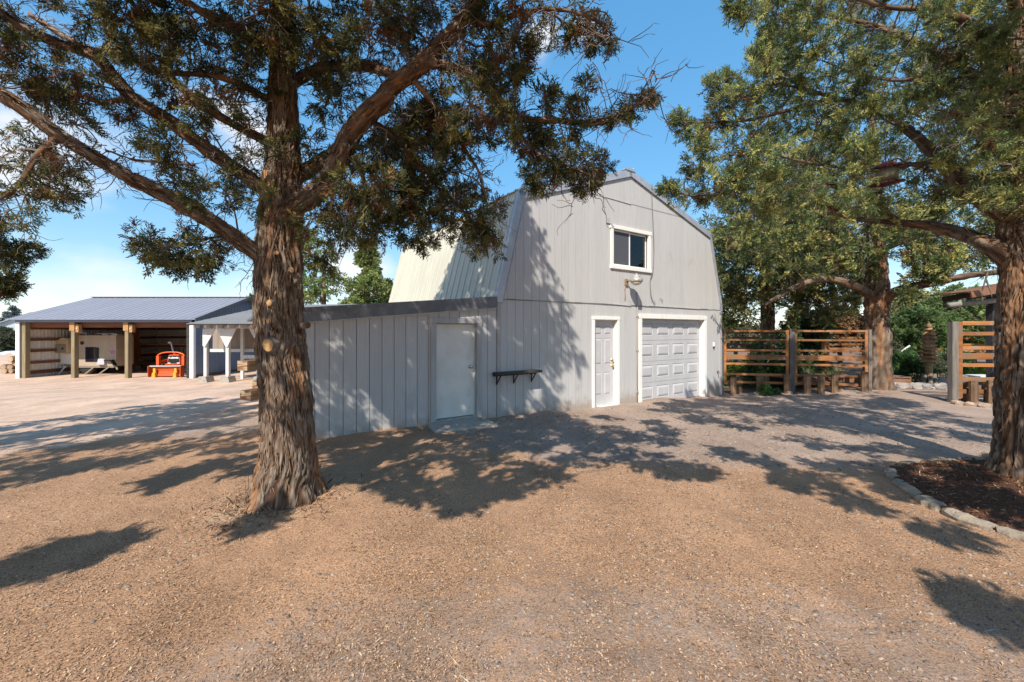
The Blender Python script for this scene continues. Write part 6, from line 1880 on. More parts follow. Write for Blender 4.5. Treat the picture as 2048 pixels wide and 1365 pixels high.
# second fence, right of the opening
GA = at(1907, 800, 10.0)[:2]; GB = np.array([13.2, 9.75])
gz0 = gz(*GA); ga_ = math.atan2(GB[1] - GA[1], GB[0] - GA[0]); gl = float(np.hypot(*(GB - GA)))
fence2 = empty('slatted_fence', (GA[0], GA[1], gz0), ga_)
tag(fence2, 'orange slatted fence with a weathered grey end post beside the right trunk', 'fence')
MB().cbox(-.075, .06, -.07, .07, -.1, 1.87 - gz0, .012).build('post', M['grey_post'], fence2)
MB().cbox(.062, .18, -.03, .03, .1, 1.86 - gz0).build('stile', M['cedar'], fence2)
for z, hh in [(1.83, .10), (1.58, .09), (1.24, .09), (1.04, .15), (.825, .085), (.48, .11), (.19, .10)]:
    MB().cbox(.181, gl - .2, -.018, .018, z - hh / 2 - gz0, z + hh / 2 - gz0).build('rail', M['cedar'], fence2)
MB().cbox(gl - .199, gl - .08, -.03, .03, .1, 1.86 - gz0).build('stile', M['cedar'], fence2)
MB().cbox(gl - .07, gl + .06, -.07, .07, -.1, 1.87 - gz0, .012).build('post', M['grey_post'], fence2)
# far fence across the back of the garden
HA, HB = np.array([9.0, 20.6]), np.array([25.5, 20.0])
hz0 = gz(17, 20.3); ha = math.atan2(HB[1] - HA[1], HB[0] - HA[0]); hl = float(np.hypot(*(HB - HA)))
fence3 = empty('rail_fence', (HA[0], HA[1], hz0), ha)
tag(fence3, 'long low orange rail fence across the back of the garden', 'fence')
nb = 8
for k in range(nb):
    a, c = k * hl / nb, (k + 1) * hl / nb
    MB().cbox(a - .07, a + .07, -.07, .07, -.1, 1.75).build('post', M['grey_post'] if k % 3 else M['cedar'], fence3)
    for z, hh in ((1.66, .10), (1.40, .10), (1.08, .10), (.82, .2), (.45, .10)):
        MB().cbox(a + .071, c - .071, -.02, .02, z - hh / 2, z + hh / 2).build('rail', M['cedar'], fence3)
MB().cbox(hl - .07, hl + .07, -.07, .07, -.1, 1.75).build('post', M['grey_post'], fence3)
# short rough timbers set upright along the fences
sr = random.Random(9)
def stub(x, y, h, w, d, label, group):
    e = empty('timber_stub', (x, y, gz(x, y)), fa + sr.uniform(-.15, .15))
    m_ = MB(); n = 7; lv = 4; vs = []
    for i in range(lv):
        zz = -.06 + (h + .06) * i / (lv - 1)
        for j in range(8):
            a = 2 * math.pi * (j + .5) / 8
            sq = 1 / max(abs(math.cos(a)), abs(math.sin(a)))
            q = (.75 + .25 * sq) * (1 + sr.uniform(-.06, .06))
            vs.append((math.cos(a) * w / 2 * q, math.sin(a) * d / 2 * q, zz + (sr.uniform(-.03, .02) if i == lv - 1 else 0)))
    fs = [(i * 8 + j, i * 8 + (j + 1) % 8, (i + 1) * 8 + (j + 1) % 8, (i + 1) * 8 + j) for i in range(lv - 1) for j in range(8)] + [tuple(range((lv - 1) * 8, lv * 8))]
    m_.add(vs, fs); m_.build('stub', M['stub'], e)
    tag(e, label, 'timber stub', group)
names_ = ['first from the barn', 'second from the barn', 'third from the barn', 'fourth from the barn', 'just left of the middle post', 'just right of the middle post', 'seventh from the barn', 'eighth from the barn', 'ninth from the barn', 'last before the thick juniper']
for k, (u, vb, off, hh, wpx) in enumerate([(1461, 779, -.16, .50, 11), (1486, 781, .20, .48, 11), (1513, 779, -.16, .50, 11), (1540, 781, .20, .50, 12), (1568, 784, -.14, .52, 11.5), (1607, 784, -.16, .50, 12), (1633, 787, -.18, .50, 12), (1662, 784, -.14, .50, 11.5), (1689, 786, .16, .48, 12), (1720, 785, -.16, .52, 13.5)]):
    t = (u - 1447) / 291
    Yf = 1 / (1 / 12.72 + (1 / 11.9 - 1 / 12.72) * t)
    X = (u - CX) / FPX * Yf
    stub(X, Yf + off, hh + .05, wpx / FPX * Yf, .15, 'rough brown upright timber stub along the left fence, ' + names_[k], 'upright timber stubs along the fences')
for k, (u, off, hh, wpx) in enumerate([(1923, .2, .5, 8), (1936, -.12, .54, 13), (1952, .22, .54, 13), (1974, -.12, .54, 18), (1996, .2, .5, 14)]):
    Yf = 10.0 - .03 * k; X = (u - CX) / FPX * Yf
    stub(X, Yf + off, hh, wpx / FPX * Yf, .17, 'rough brown upright timber stub along the right fence, ' + ['behind the orange stile', 'first in front of the rails', 'between the two front stubs', 'thick one with a pale cut foot', 'beside the right trunk'][k], 'upright timber stubs along the fences')

# ------------------------------------------------------------------ garden: rocks, boardwalk, plants, ornament, shelter
def ico(sub=1):
    import bmesh
    bm = bmesh.new(); bmesh.ops.create_icosphere(bm, subdivisions=sub, radius=1)
    V = np.array([v.co[:] for v in bm.verts]); Fs = [tuple(v.index for v in f.verts) for f in bm.faces]
    bm.free(); return V, Fs
ICO = ico(2); ICO1 = ico(1)
rg = np.random.default_rng(77)
def rock(x, y, w, d, h, label, m='rock', group='flat grey rocks edging the garden bed', name='rock', sink=.3):
    V, Fs = ICO
    n = vnoise(V * 1.6 + rg.uniform(0, 50, 3), 3) - .5
    n2 = vnoise(V * 3.5 + rg.uniform(0, 50, 3), 4) - .5
    P = V * (1 + n * .7 + n2 * .25)[:, None]
    P = np.clip(P, -.82, .78)
    P = P * np.array([w / 2, d / 2, h / 2])
    e = MB().add(P, Fs).build(name, M[m], None, (x, y, gz(x, y) + h * (.5 - sink)))
    e.rotation_euler = (rg.uniform(-.2, .2), rg.uniform(-.2, .2), rg.uniform(-.6, .6))
    return tag(e, label, 'rock', group)
rows_px = [(1778, 766, 18, 'beside the thick trunk'), (1790, 758, 26, 'broad one next to the thick trunk'), (1806, 762, 24, 'leaning between two broad rocks'), (1818, 756, 22, 'under the boardwalk edge'), (1830, 766, 22, 'low one before the boardwalk end'),
           (1842, 760, 20, 'tilted under the carved ornament'), (1852, 768, 22, 'in front of the carved ornament'), (1864, 762, 22, 'right of the carved ornament foot'), (1876, 768, 24, 'in the middle of the right run'), (1888, 764, 22, 'second from the grey end post'), (1898, 772, 18, 'touching the grey end post'), (1800, 772, 16, 'small one lowest near the trunk'), (1836, 775, 16, 'small one at the bed corner'),
           (1858, 778, 14, 'small one nearest the gravel'), (1880, 779, 16, 'small one below the right run'), (1894, 782, 14, 'small one near the end post foot'), (1845, 752, 18, 'upper one behind the ornament'), (1872, 754, 18, 'upper one right of the ornament')]
for u, v, w, lab in rows_px:
    Y = 12.6 + (770 - v) * .035
    X = (u - CX) / FPX * Y
    rock(X, Y, w / FPX * Y * 1.15, .28, .24 if v < 770 else .15, 'flat grey rock edging the bed, ' + lab)
for k, (u, Y, w, lab) in enumerate([(1880, 13.6, 30, 'flat tan stone step behind the rocks'), (1895, 13.9, 26, 'tan stone step beside the grey end post'), (1888, 14.5, 34, 'upper tan stone step leading to the lawn'), (1935, 11.5, 24, 'pale flat stone behind the right fence'), (1958, 11.4, 20, 'pale stone under the garden table')]):
    X = (u - CX) / FPX * Y
    rock(X, Y, w / FPX * Y, .5, .16, lab, 'flagstone', 'tan stepping stones', 'stepping_stone', .1)
for k, (u, Y, w, lab) in enumerate([(1515, 12.35, 16, 'rounded rock at the foot of the left fence panel'), (1578, 12.2, 14, 'small tan rock beside the middle fence post'), (1645, 13.6, 22, 'grey rock seen through the right fence panel'), (1612, 13.9, 22, 'grey rock behind the middle fence post'), (1560, 14.2, 20, 'pale rock behind the left fence panel'), (1915, 9.7, 22, 'flat tan stone at the foot of the grey end post'), (1940, 9.5, 20, 'flat tan stone under the thick stub'), (1968, 9.35, 24, 'flat tan stone beside the right trunk')]):
    X = (u - CX) / FPX * Y
    rock(X, Y, w / FPX * Y, .2, .14, lab, 'flagstone' if k in (1, 5, 6, 7) else 'rock', 'loose stones by the fences', 'rock', .25)
# boardwalk of reddish planks winding past the juniper
bwk = empty('boardwalk', (11.0, 13.4, gz(11, 13.4)))
tag(bwk, 'low reddish plank boardwalk winding through the garden behind the fence', 'boardwalk')
path_ = catmull([(8.3, 13.1, 0), (9.6, 13.3, 0), (10.9, 13.5, 0), (11.9, 13.4, 0), (12.6, 13.3, 0)], .05)
cum = np.concatenate([[0], np.cumsum(np.linalg.norm(np.diff(path_, axis=0), axis=1))])
n_b = int(cum[-1] / .15)
for k in range(n_b):
    sa_ = (k + .5) * .15
    i = min(int(np.searchsorted(cum, sa_)), len(path_) - 2)
    p = path_[i]; t_ = path_[i + 1] - path_[i]; t_ /= np.linalg.norm(t_); s_ = np.array([-t_[1], t_[0], 0])
    zb = .30
    q0, q1 = p - s_ * .42, p + s_ * .42
    b = MB(); b.beam(q0 - [11, 13.4, -zb], q1 - [11, 13.4, -zb], .138, .035); b.build('plank', M['deck'], bwk)
for sg in (-.36, .36):
    b = MB()
    for i in range(0, len(path_) - 6, 6):
        t_ = path_[i + 1] - path_[i]; t_ /= np.linalg.norm(t_); s_ = np.array([-t_[1], t_[0], 0])
        p, q = path_[i] + s_ * sg, path_[i + 6] + s_ * sg
        b.beam(p - [11, 13.4, -.2], q - [11, 13.4, -.2], .05, .16)
    b.build('joist', M['roof_wood'], bwk)
# carved tree-shaped ornament of stacked slats
OX, OY = (1858 - CX) / FPX * 12.9, 12.9
orn = empty('wooden_ornament', (OX, OY, gz(OX, OY)))
tag(orn, 'tall tree shaped ornament of stacked weathered wood slices on a post', 'ornament')
b = MB(); b.tube([(0, 0, .1), (0, 0, .78)], .09, 8); b.build('post', M['driftwood'], orn)
for k in range(9):
    z = .78 + k * .12
    r0 = [.21, .215, .21, .20, .19, .19, .175, .15, .12][k]
    b = MB()
    pr = [(r0 * .75, 0), (r0, .02), (r0 * .98, .05), (r0 * .55, .105), (.05, .115)]
    t_ = MB().lathe(pr, 9)
    b.add([(x * (1 + .12 * math.sin(k * 2.1 + i)), y, z + zz + .025 * math.sin(i * 1.3 + k)) for i, (x, y, zz) in enumerate(t_.v)], t_.f); b.build('slice', M['driftwood'], orn)
b = MB(); b.lathe([(.10, 0), (.05, .10), (.005, .17)], 8, (0, 0, 1.86)); b.build('tip', M['driftwood'], orn)
for k in range(6):
    a = k * 1.05; b = MB(); x_, y_ = .17 * math.cos(a), .15 * math.sin(a)
    b.tube([(x_, y_, -.05), (x_ * .9, y_ * .9, .42 - .06 * (k % 3))], .06, 7); b.build('base_log', M['grey_post'], orn)
# garden shelter with a brown plank roof
GX, GY = (1985 - CX) / FPX * 11.2, 11.2
gsh = empty('garden_shelter', (GX, GY, gz(GX, GY)))
tag(gsh, 'open garden shelter with brown plank roof on black posts behind the right fence', 'shelter')
for dx, dy in ((0, 0), (2.6, 0)):
    MB().cbox(dx - .085, dx + .085, dy - .085, dy + .085, -.1, 2.95, .01).build('post', M['blackpost'], gsh)
zr0, zr1 = 2.72, 3.15
for k in range(4):
    y0 = -.50 + k * .26
    MB().hexa([(-1.15, y0, zr0), (1.3, y0, zr1), (1.3, y0 + .25, zr1), (-1.15, y0 + .25, zr0), (-1.15, y0, zr0 + .03), (1.3, y0, zr1 + .03), (1.3, y0 + .25, zr1 + .03), (-1.15, y0 + .25, zr0 + .03)]).build('roof_board', M['roof_wood'], gsh)
    MB().hexa([(1.3, y0, zr1), (3.75, y0, zr0), (3.75, y0 + .25, zr0), (1.3, y0 + .25, zr1), (1.3, y0, zr1 + .03), (3.75, y0, zr0 + .03), (3.75, y0 + .25, zr0 + .03), (1.3, y0 + .25, zr1 + .03)]).build('roof_board', M['roof_wood'], gsh)
b = MB(); b.beam((-1.17, -.53, zr0 - .05), (1.3, -.53, zr1 - .05), .04, .16); b.build('barge_board', M['roof_wood'], gsh)
b = MB(); b.beam((1.3, -.53, zr1 - .05), (3.77, -.53, zr0 - .05), .04, .16); b.build('barge_board', M['roof_wood'], gsh)
for dy in (-.3, .3):
    b = MB(); b.beam((-1.0, dy, zr0 - .11), (1.3, dy, zr1 - .11), .08, .14); b.build('rafter', M['dark_wood'], gsh)
b = MB(); b.tube([(-1.4, -.2, 2.42), (.0, -.2, 2.56), (3.2, -.2, 2.55)], .07, 10); b.build('log_beam', M['pole'], gsh)
tb = empty('garden_table', ((1958 - CX) / FPX * 12.0, 12.0, gz(13.4, 12))); tag(tb, 'low pale plank table behind the right fence', 'table')
for k in range(4): MB().cbox(-.45, .45, -.3 + k * .15, -.3 + k * .15 + .14, .42, .46, .005).build('top_plank', M['pav_white'], tb)
for sx in (-.38, .38):
    for sy in (-.22, .22): MB().box((sx - .03, sy - .03, -.05), (sx + .03, sy + .03, .419)).build('leg', M['grey_post'], tb)
# pale stake and arched driftwood in the garden
stk = empty('arched_branch', ((1797 - CX) / FPX * 15.5, 15.5, gz(14.4, 15.5))); tag(stk, 'bleached arched branch leaning in the garden beside the thick juniper', 'branch')
b = MB(); b.tube(catmull([(-.2, 0, -.1), (-.1, 0, .5), (.1, 0, .95), (.42, 0, 1.2)], .1), .03, 7); b.build('branch', M['pav_white'], stk)
gp = empty('garden_post', ((1596 - CX) / FPX * 14.8, 14.8, gz(10, 14.8))); tag(gp, 'orange brown square post seen through the right fence panel', 'post')
MB().cbox(.9, 1.06, -.08, .08, -.1, 1.45).build('post', M['cedar'], gp)

# shrubs and perennials
def shrub(label, u, Y, wpx, h, cols, size, n, seed, name='shrub', kind='far', lm='broadleaf', up=.3, tw=10, sp=6):
    X = (u - CX) / FPX * Y
    B = np.array([X, Y, gz(X, Y)]); g = np.random.default_rng(seed)
    e = empty(name, B); tag(e, label, name.replace('_', ' '))
    w = wpx / FPX * Y / 2
    cl = []
    for _ in range(n):
        q = g.normal(size=3); q /= np.linalg.norm(q); q *= g.uniform(.2, 1) ** .5
        cl.append((B + np.array([q[0] * w, q[1] * w * .8, h * .52 + q[2] * h * .46]), g.uniform(.14, .22) * min(1.3, h + .3)))
    stems = np.array([[B + [0, 0, -.05], B + [g.uniform(-w, w) * .2, 0, h * .25], B + [g.uniform(-w, w) * .5, g.uniform(-w, w) * .4, h * .6], B + [g.uniform(-w, w) * .7, g.uniform(-w, w) * .5, h * .85]] for _ in range(6)])
    F_, tw_ = foliage(cl, stems.reshape(-1, 3), kind=kind, size=size, tw=tw, sp=sp, up=up, dead_frac=0, droop=.1, **cols)
    sv, st = twig_tubes(stems, np.full(6, .018), .006)
    crown_parts(e, B, F_, tw_, 'foliage', lm)
    tri_mesh('stem', sv - B, st, M['twig'], e)
    return e
g1 = dict(green=(.075, .17, .045), tip=(.14, .26, .065), dead=(.1, .1, .05))
g2 = dict(green=(.065, .12, .04), tip=(.11, .19, .06), dead=(.1, .1, .05))
g3 = dict(green=(.14, .25, .04), tip=(.26, .36, .065), dead=(.1, .1, .05))
g4 = dict(green=(.12, .15, .085), tip=(.18, .2, .12), dead=(.1, .1, .05))
shrub('bright green mounded shrub low behind the left fence panel by the barn', 1470, 14.0, 44, .75, g3, .14, 16, 301)
shrub('dark leafy shrub behind the left fence panel beside the slim trunk', 1505, 14.2, 40, 1.0, g2, .15, 16, 302)
shrub('dark green low shrub behind the left fence panel near the middle post', 1550, 14.0, 50, .8, g1, .15, 18, 303)
shrub('tall climbing vine covering the middle fence post', 1580, 12.9, 22, 1.95, g2, .12, 20, 304, 'climbing_vine')
shrub('thin leafy vine rambling behind the upper rails of the left panel', 1520, 13.6, 90, 1.5, g2, .13, 14, 305, 'climbing_vine')
shrub('yellow green perennials behind the right fence panel', 1625, 15.0, 60, .85, g3, .14, 16, 306)
shrub('grey green low plants behind the middle fence post', 1608, 13.7, 30, .55, g4, .12, 10, 307)
shrub('deep green rounded shrub right of the thick juniper', 1795, 15.2, 64, 1.05, g1, .16, 24, 308)
shrub('dark green spreading shrub left of the carved ornament', 1832, 14.0, 46, .75, g2, .15, 16, 309)
shrub('loose green shrub right of the carved ornament', 1880, 15.0, 50, .85, g4, .15, 14, 310)
shrub('pale green perennials behind the garden table', 1940, 14.0, 56, .6, g3, .13, 14, 311)
shrub('small green weed sprawling at the foot of the left fence', 1530, 12.15, 20, .22, g1, .08, 7, 312, 'weed')
shrub('small leafy weed between two stubs at the left fence', 1552, 12.1, 12, .15, g1, .07, 4, 313, 'weed')
shrub('mixed green shrub behind the far fence beside the thick juniper', 1790, 18.0, 60, 1.2, g4, .2, 18, 314)
shrub('leafy shrub near the end of the far fence', 1900, 17.5, 60, 1.0, g1, .2, 16, 315)
# strap-leaved clump
def strap(label, u, Y, n, h, seed):
    X = (u - CX) / FPX * Y; g = np.random.default_rng(seed); B = np.array([X, Y, gz(X, Y)])
    V, T, C_ = [], [], []
    for k in range(n):
        a = g.uniform(0, 6.28); o = np.array([math.cos(a), math.sin(a), 0]); s_ = np.array([-o[1], o[0], 0]) * .011
        p0 = o * g.uniform(0, .12); hh = h * g.uniform(.7, 1.1); rch = g.uniform(.15, .5)
        b = len(V)
        for i in range(5):
            t = i / 4; c = p0 + o * rch * t ** 1.5 + np.array([0, 0, hh * (t * 1.5 - .75 * t * t)]); w = (1 - t) ** .7 + .02
            V += [c - s_ * w, c + s_ * w]
        for i in range(4): T += [(b + 2 * i, b + 2 * i + 1, b + 2 * i + 3), (b + 2 * i, b + 2 * i + 3, b + 2 * i + 2)]
        C_ += [np.array([.16, .22, .07]) * g.uniform(.7, 1.3)] * 8
    e = empty('strap_leaf_plant', B); tag(e, label, 'plant')
    tri_mesh('foliage', np.array(V), np.array(T), M['broadleaf'], e, np.array(C_))
strap('clump of long arching strap leaves behind the right fence panel', 1672, 13.3, 70, .75, 401)
strap('smaller clump of arching leaves left of the boardwalk', 1650, 13.7, 50, .55, 402)
lawn = MB(); q = [on_ground(1890, 716), on_ground(1960, 716)]
lx0, lx1 = 16.5, 22.5
lawn.add([(lx0, 17.2, gz(lx0, 17.2) + .03), (lx1, 17.0, gz(lx1, 17) + .03), (lx1 + 1, 19.4, gz(lx1, 19) + .03), (lx0 + .6, 19.6, gz(lx0, 19) + .03)], [(0, 1, 2, 3)])
M['lawn'] = mat('mown_lawn', (.10, .22, .04), (.07, .16, .03), rough=.95, scale=30, bump=.6, bscale=200)
lo_ = lawn.build('lawn', M['lawn']); tag(lo_, kind='structure')

# bird feeder hanging among the right-hand branches
bf_p = at(1772, 352, 5.15)
bf = empty('bird_feeder', bf_p)
tag(bf, 'glass bird feeder with a dark red tray hanging in the right juniper', 'bird feeder')
bf.rotation_euler = (.12, -.12, 0)
MB().lathe([(.115, -.075), (.125, .02), (.13, .085)], 14).build('seed_bottle', M['feeder_glass'], bf)
MB().lathe([(.05, -.125), (.17, -.105), (.185, -.085), (.17, -.078), (.10, -.076)], 14).build('tray', M['feeder_red'], bf)
MB().lathe([(.17, .086), (.16, .105), (.05, .16), (.01, .17)], 14).build('cap', M['feeder_red'], bf)
b = MB(); tgt = at(1770, 235, 5.15) - bf_p; b.tube([(0, 0, .17), tuple(tgt * .5 + np.array([.01, 0, 0])), tuple(tgt)], .006, 5); b.build('hanger', M['cable'], bf)

# ------------------------------------------------------------------ mulch bed with its stone edging, ramp of litter, ground debris
edge_px = [(1990, 926), (1905, 927), (1840, 930), (1798, 935), (1778, 943), (1782, 956), (1800, 974), (1826, 992), (1856, 1009), (1890, 1026), (1922, 1042), (1960, 1056), (1992, 1066), (2030, 1079), (2075, 1092)]
ep = [on_ground(u, v)[:2] for u, v in edge_px]
ep = [np.array([7.0, 5.6]), np.array([6.2, 5.45])] + ep + [np.array([4.5, 3.05]), np.array([5.4, 2.85]), np.array([6.6, 3.2]), np.array([7.3, 4.3])]
ring_ = np.array(ep)
cen = np.array([5.5, 4.35])
mv, mf = [], []
nr_, ns_ = 14, 120
cl_ = np.vstack([ring_, ring_[:1]]); sl_ = np.concatenate([[0], np.cumsum(np.linalg.norm(np.diff(cl_, axis=0), axis=1))])
rs = np.stack([np.interp(np.linspace(0, sl_[-1], ns_, endpoint=False), sl_, cl_[:, k]) for k in (0, 1)], 1)
for i in range(nr_ + 1):
    t = i / nr_
    P = cen + (rs - cen) * t
    z = ground(P[:, 0], P[:, 1]) + .035 + .055 * (1 - t ** 2) + (vnoise(np.column_stack([P * 6, np.zeros(len(P))]), 12) - .5) * .05 + (vnoise(np.column_stack([P * 17, np.zeros(len(P))]), 13) - .5) * .03
    mv += [(P[k, 0], P[k, 1], z[k]) for k in range(ns_)]
mf = [(i * ns_ + k, i * ns_ + (k + 1) % ns_, (i + 1) * ns_ + (k + 1) % ns_, (i + 1) * ns_ + k) for i in range(nr_) for k in range(ns_)]
M['mulch'] = mat('dark_bark_mulch', (.05, .021, .012), (.18, .075, .036), rough=1, scale=60, lo=.4, hi=.7, detail=6, c3=(.11, .045, .022), s3=9, bump=1, bscale=70)
mo = MB().add(mv, mf, True).build('mulch_bed', M['mulch']); tag(mo, kind='structure')
edg = empty('stone_edging', (4.4, 4.4, 0)); tag(edg, 'low curved edging of rough tan stones round the dark mulch bed', 'edging')
vis = rs[(rs[:, 0] < 7.2)]
i0 = 0
s_tot = sl_[-1]; s_ = 0.0; er = np.random.default_rng(5)
while s_ < s_tot - .2:
    ln = er.uniform(.26, .48)
    p = np.array([np.interp(s_, sl_, cl_[:, k]) for k in (0, 1)]); q = np.array([np.interp(min(s_ + ln, s_tot), sl_, cl_[:, k]) for k in (0, 1)])
    d = (q - p); L_ = np.linalg.norm(d)
    if L_ < .05: break
    d /= L_; n_ = np.array([-d[1], d[0]])
    if np.dot(cen - p, n_) > 0: n_ = -n_
    wd = er.uniform(.085, .125)
    V, Fs = [], []
    m_ = 6
    for i in range(m_ + 1):
        t = i / m_
        s2 = np.array([np.interp(min(s_ + ln * t, s_tot), sl_, cl_[:, k]) for k in (0, 1)])
        s2 = s2 - d * (.012 * (1 if i == m_ else 0)) + d * (.004 if i == 0 else 0)
        ta = .8 if i in (0, m_) else 1.0
        zg = gz(s2[0], s2[1])
        jit_ = er.uniform(-.012, .012, 4)
        a, b = s2 - n_ * .05, s2 + n_ * (wd * ta - .05 + jit_[0])
        V += [(a[0], a[1], zg - .05), (b[0], b[1], zg - .05), (b[0] + jit_[3] * n_[0], b[1] + jit_[3] * n_[1], zg + .028 * ta + jit_[1] * .7), (b[0] - n_[0] * .025, b[1] - n_[1] * .025, zg + .052 * ta + jit_[1] * .6), (a[0], a[1], zg + .06 * ta + jit_[2] * .7)]
    for i in range(m_):
        for k in range(5):
            k2 = (k + 1) % 5
            Fs.append((i * 5 + k, i * 5 + k2, (i + 1) * 5 + k2, (i + 1) * 5 + k))
    Fs += [tuple(range(5)), tuple(range(m_ * 5 + 4, m_ * 5 - 1, -1))]
    V = [(x - 4.4, y - 4.4, z) for x, y, z in V]
    MB().add(V, Fs).build('stone', M['edging'], edg)
    s_ += ln + .006

# litter: bark chips, needles and flat stone flakes lying on the ground, thick near the camera
gr_ = np.random.default_rng(101)
def ground_surf(x, y):
    P = np.stack([x, y, np.zeros_like(x)], 1)
    b = (vnoise(P * 1.3, 1) - .5) * .035 + (vnoise(P * 4.1, 2) - .5) * .016 + (vnoise(P * 13., 3) - .5) * .010
    dd = np.hypot(x + 2.19, y - 4.0)
    return ground(x, y) + (b + np.exp(-(dd / .75) ** 2) * .05) * np.clip(1 - (np.hypot(x, y) - 10) / 25, 0, 1)
def scatter(n, rmin, rmax, power):
    rad = max(rmin, .1) * (rmax / max(rmin, .1)) ** (gr_.random(n) ** power)
    a = gr_.uniform(-1.02, 1.02, n)
    return rad * np.sin(a), rad * np.cos(a)
def keep(x, y):
    inb = (np.abs((x + .284) * .5606 * -1 + (y - 8.13) * .828 - 3.4) < 3.5) & ((x + .284) * .828 + (y - 8.13) * .5606 > -3.8)
    bed = np.hypot(x - 5.5, y - 4.35) < 1.3
    tre = np.hypot(x + 2.19, y - 4.02) < .3
    return ~(inb | bed | tre)
def chips(n, rmin, rmax, l0, l1, w0, w1, pal, seed, name, power=1.0, tilt=.35, ring=None):
    x, y = scatter(n, rmin, rmax, power)
    if ring is not None:
        aa, qq = gr_.uniform(0, 6.283, n), .27 + np.abs(gr_.normal(size=n)) * .22
        x, y = ring[0] + qq * np.cos(aa), ring[1] + qq * np.sin(aa)
    dr_ = vnoise(np.stack([x * 2.1, y * .9, x * 0], 1), 41) * .6 + vnoise(np.stack([x * 6, y * 4, x * 0], 1), 42) * .4
    k = (np.ones(len(x), bool) if ring is not None else keep(x, y)) & (gr_.random(len(x)) < sstep(.25, .62, dr_) * .85 + .15); x, y = x[k], y[k]; n = len(x)
    z = ground_surf(x, y)
    a = gr_.uniform(0, 6.28, n); L_ = gr_.uniform(l0, l1, n); Wd = gr_.uniform(w0, w1, n)
    sc_ = 1 + np.hypot(x, y) * .07
    L_ *= sc_; Wd *= sc_
    d = np.stack([np.cos(a), np.sin(a), gr_.normal(size=n) * tilt], 1); s = np.stack([-np.sin(a), np.cos(a), gr_.normal(size=n) * tilt], 1)
    c = np.stack([x, y, z + .004 + np.abs(d[:, 2]) * L_ * .35], 1)
    V = np.stack([c - d * L_[:, None] / 2, c + s * Wd[:, None] / 2, c + d * L_[:, None] / 2, c - s * Wd[:, None] / 2], 1).reshape(-1, 3)
    T = (np.array([[0, 1, 2], [0, 2, 3]])[None] + (np.arange(n) * 4)[:, None, None]).reshape(-1, 3)
    P_ = np.array(pal); col = P_[gr_.integers(0, len(P_), n)] * gr_.uniform(.7, 1.3, (n, 1))
    o = tri_mesh(name, V, T, M['chips'], None, np.repeat(col, 2, 0))
    tag(o, kind='stuff'); return o
chips(170000, 1.3, 9.5, .006, .020, .0025, .007, [(.44, .27, .155), (.36, .215, .125), (.47, .31, .19), (.20, .115, .07), (.42, .25, .14), (.10, .06, .04), (.30, .24, .20), (.26, .155, .09), (.50, .37, .25), (.16, .10, .065)], 1, 'bark_litter', .85, .22)
chips(240, 1.4, 6, .04, .12, .002, .004, [(.55, .44, .33), (.42, .33, .25), (.62, .53, .42)], 2, 'twig_litter', .9, .08)
chips(2000, 0, 1, .012, .06, .004, .011, [(.22, .13, .08), (.34, .2, .12), (.14, .085, .055), (.42, .28, .17), (.10, .06, .04)], 3, 'fallen_bark', 1.0, .5, ring=(-2.19, 3.98)) if True else None
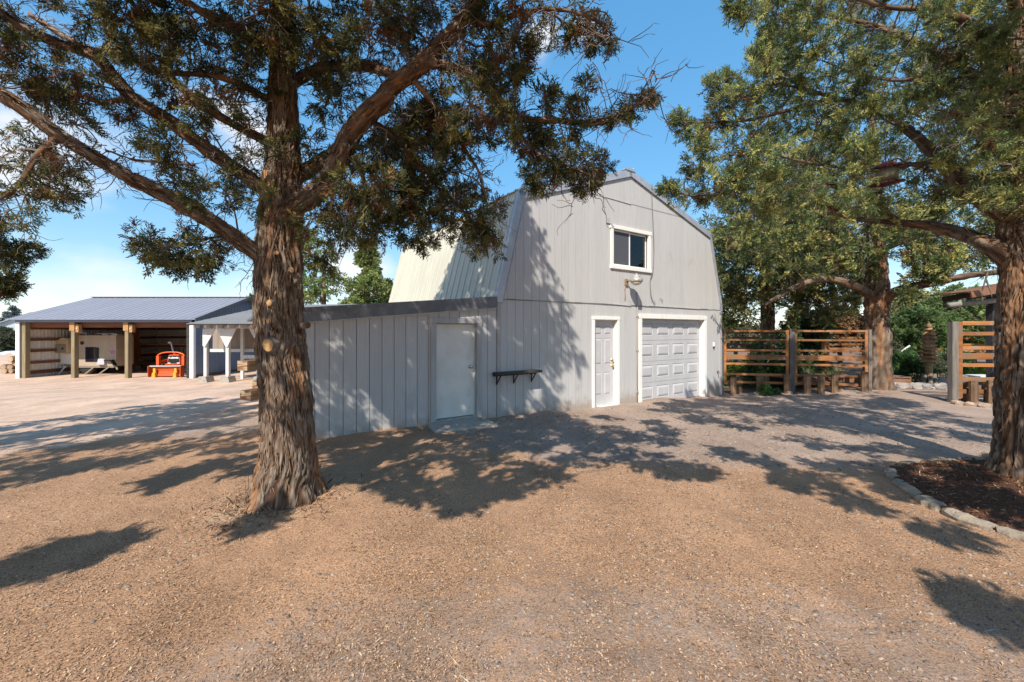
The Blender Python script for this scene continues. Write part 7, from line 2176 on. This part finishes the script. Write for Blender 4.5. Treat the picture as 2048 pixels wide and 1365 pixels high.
def flakes(n, rmin, rmax, s0, s1, name, mask=None):
    x, y = scatter(n, rmin, rmax, .8)
    k = keep(x, y)
    if mask is not None: k &= mask(x, y)
    x, y = x[k], y[k]; n = len(x); z = ground_surf(x, y)
    m = 6
    a = (np.arange(m) * 2 * math.pi / m)[None] + gr_.uniform(0, 6, (n, 1))
    r_ = gr_.uniform(s0, s1, (n, 1)) * (1 + np.hypot(x, y)[:, None] * .05) * gr_.uniform(.6, 1.25, (n, m))
    st = gr_.uniform(.5, 1, (n, 1)); rot = gr_.uniform(0, 6.28, (n, 1))
    px, py = np.cos(a) * r_, np.sin(a) * r_ * st
    qx, qy = px * np.cos(rot) - py * np.sin(rot), px * np.sin(rot) + py * np.cos(rot)
    tx, ty = gr_.normal(size=(n, 1)) * .16, gr_.normal(size=(n, 1)) * .16
    h = (r_.mean(1, keepdims=True) * gr_.uniform(.25, .6, (n, 1)))
    low = np.stack([x[:, None] + qx, y[:, None] + qy, z[:, None] - .004 + qx * tx + qy * ty], 2)
    top = np.stack([x[:, None] + qx * .78, y[:, None] + qy * .78, z[:, None] + h + qx * tx + qy * ty], 2)
    V = np.concatenate([low, top], 1).reshape(-1, 3)
    T = [(i, (i + 1) % m, m + (i + 1) % m) for i in range(m)] + [(i, m + (i + 1) % m, m + i) for i in range(m)] + [(m, m + i, m + i + 1) for i in range(1, m - 1)]
    T = np.array(T); K = len(T)
    T = (T[None] + (np.arange(n) * 2 * m)[:, None, None]).reshape(-1, 3)
    P_ = np.array([(.24, .19, .155), (.18, .15, .13), (.28, .22, .175), (.14, .12, .105), (.31, .235, .18), (.27, .20, .15)]); col = P_[gr_.integers(0, len(P_), n)] * gr_.uniform(.75, 1.2, (n, 1))
    o = tri_mesh(name, V, T, M['stones'], None, np.repeat(col, K, 0)); tag(o, kind='stuff')
flakes(13000, 1.35, 5.5, .004, .014, 'stone_flakes', lambda x, y: (vnoise(np.stack([x * 1.6, y * 1.6, x * 0], 1), 33) + (x * .10 - y * .12) + .22 + gr_.normal(size=len(x)) * .16 > .45))
flakes(15000, 2.5, 12, .007, .016, 'gravel', lambda x, y: (y > 4.3 + gr_.random(len(y)) * 2.5) & (x * .45 + y * .48 - 2.6 + (vnoise(np.stack([x * .9, y * .9, x * 0], 1), 34) - .5) * 2 > 0))
# darker chips on the mulch bed
n = 9000
ang, rad_ = gr_.uniform(0, 6.28, n), np.sqrt(gr_.random(n)) * .97
k_ = ((ang / 6.2832) * ns_).astype(int) % ns_
xy = cen + (rs[k_] - cen) * rad_[:, None]
i_ = np.clip((rad_ * nr_).astype(int), 0, nr_)
z = np.array(mv)[i_ * ns_ + k_, 2]
a = gr_.uniform(0, 6.28, n); L_ = gr_.uniform(.02, .06, n); Wd = gr_.uniform(.005, .014, n)
d = np.stack([np.cos(a), np.sin(a), gr_.normal(size=n) * .4], 1); s = np.stack([-np.sin(a), np.cos(a), gr_.normal(size=n) * .3], 1)
c = np.stack([xy[:, 0], xy[:, 1], z + .012], 1)
V = np.stack([c - d * L_[:, None] / 2, c + s * Wd[:, None] / 2, c + d * L_[:, None] / 2, c - s * Wd[:, None] / 2], 1).reshape(-1, 3)
T = (np.array([[0, 1, 2], [0, 2, 3]])[None] + (np.arange(n) * 4)[:, None, None]).reshape(-1, 3)
P_ = np.array([(.10, .045, .028), (.06, .03, .02), (.17, .085, .045), (.13, .06, .035), (.30, .2, .12)]); col = P_[gr_.integers(0, 5, n)] * gr_.uniform(.7, 1.3, (n, 1))
tag(tri_mesh('mulch_chips', V, T, M['chips'], None, np.repeat(col, 2, 0)), kind='stuff')
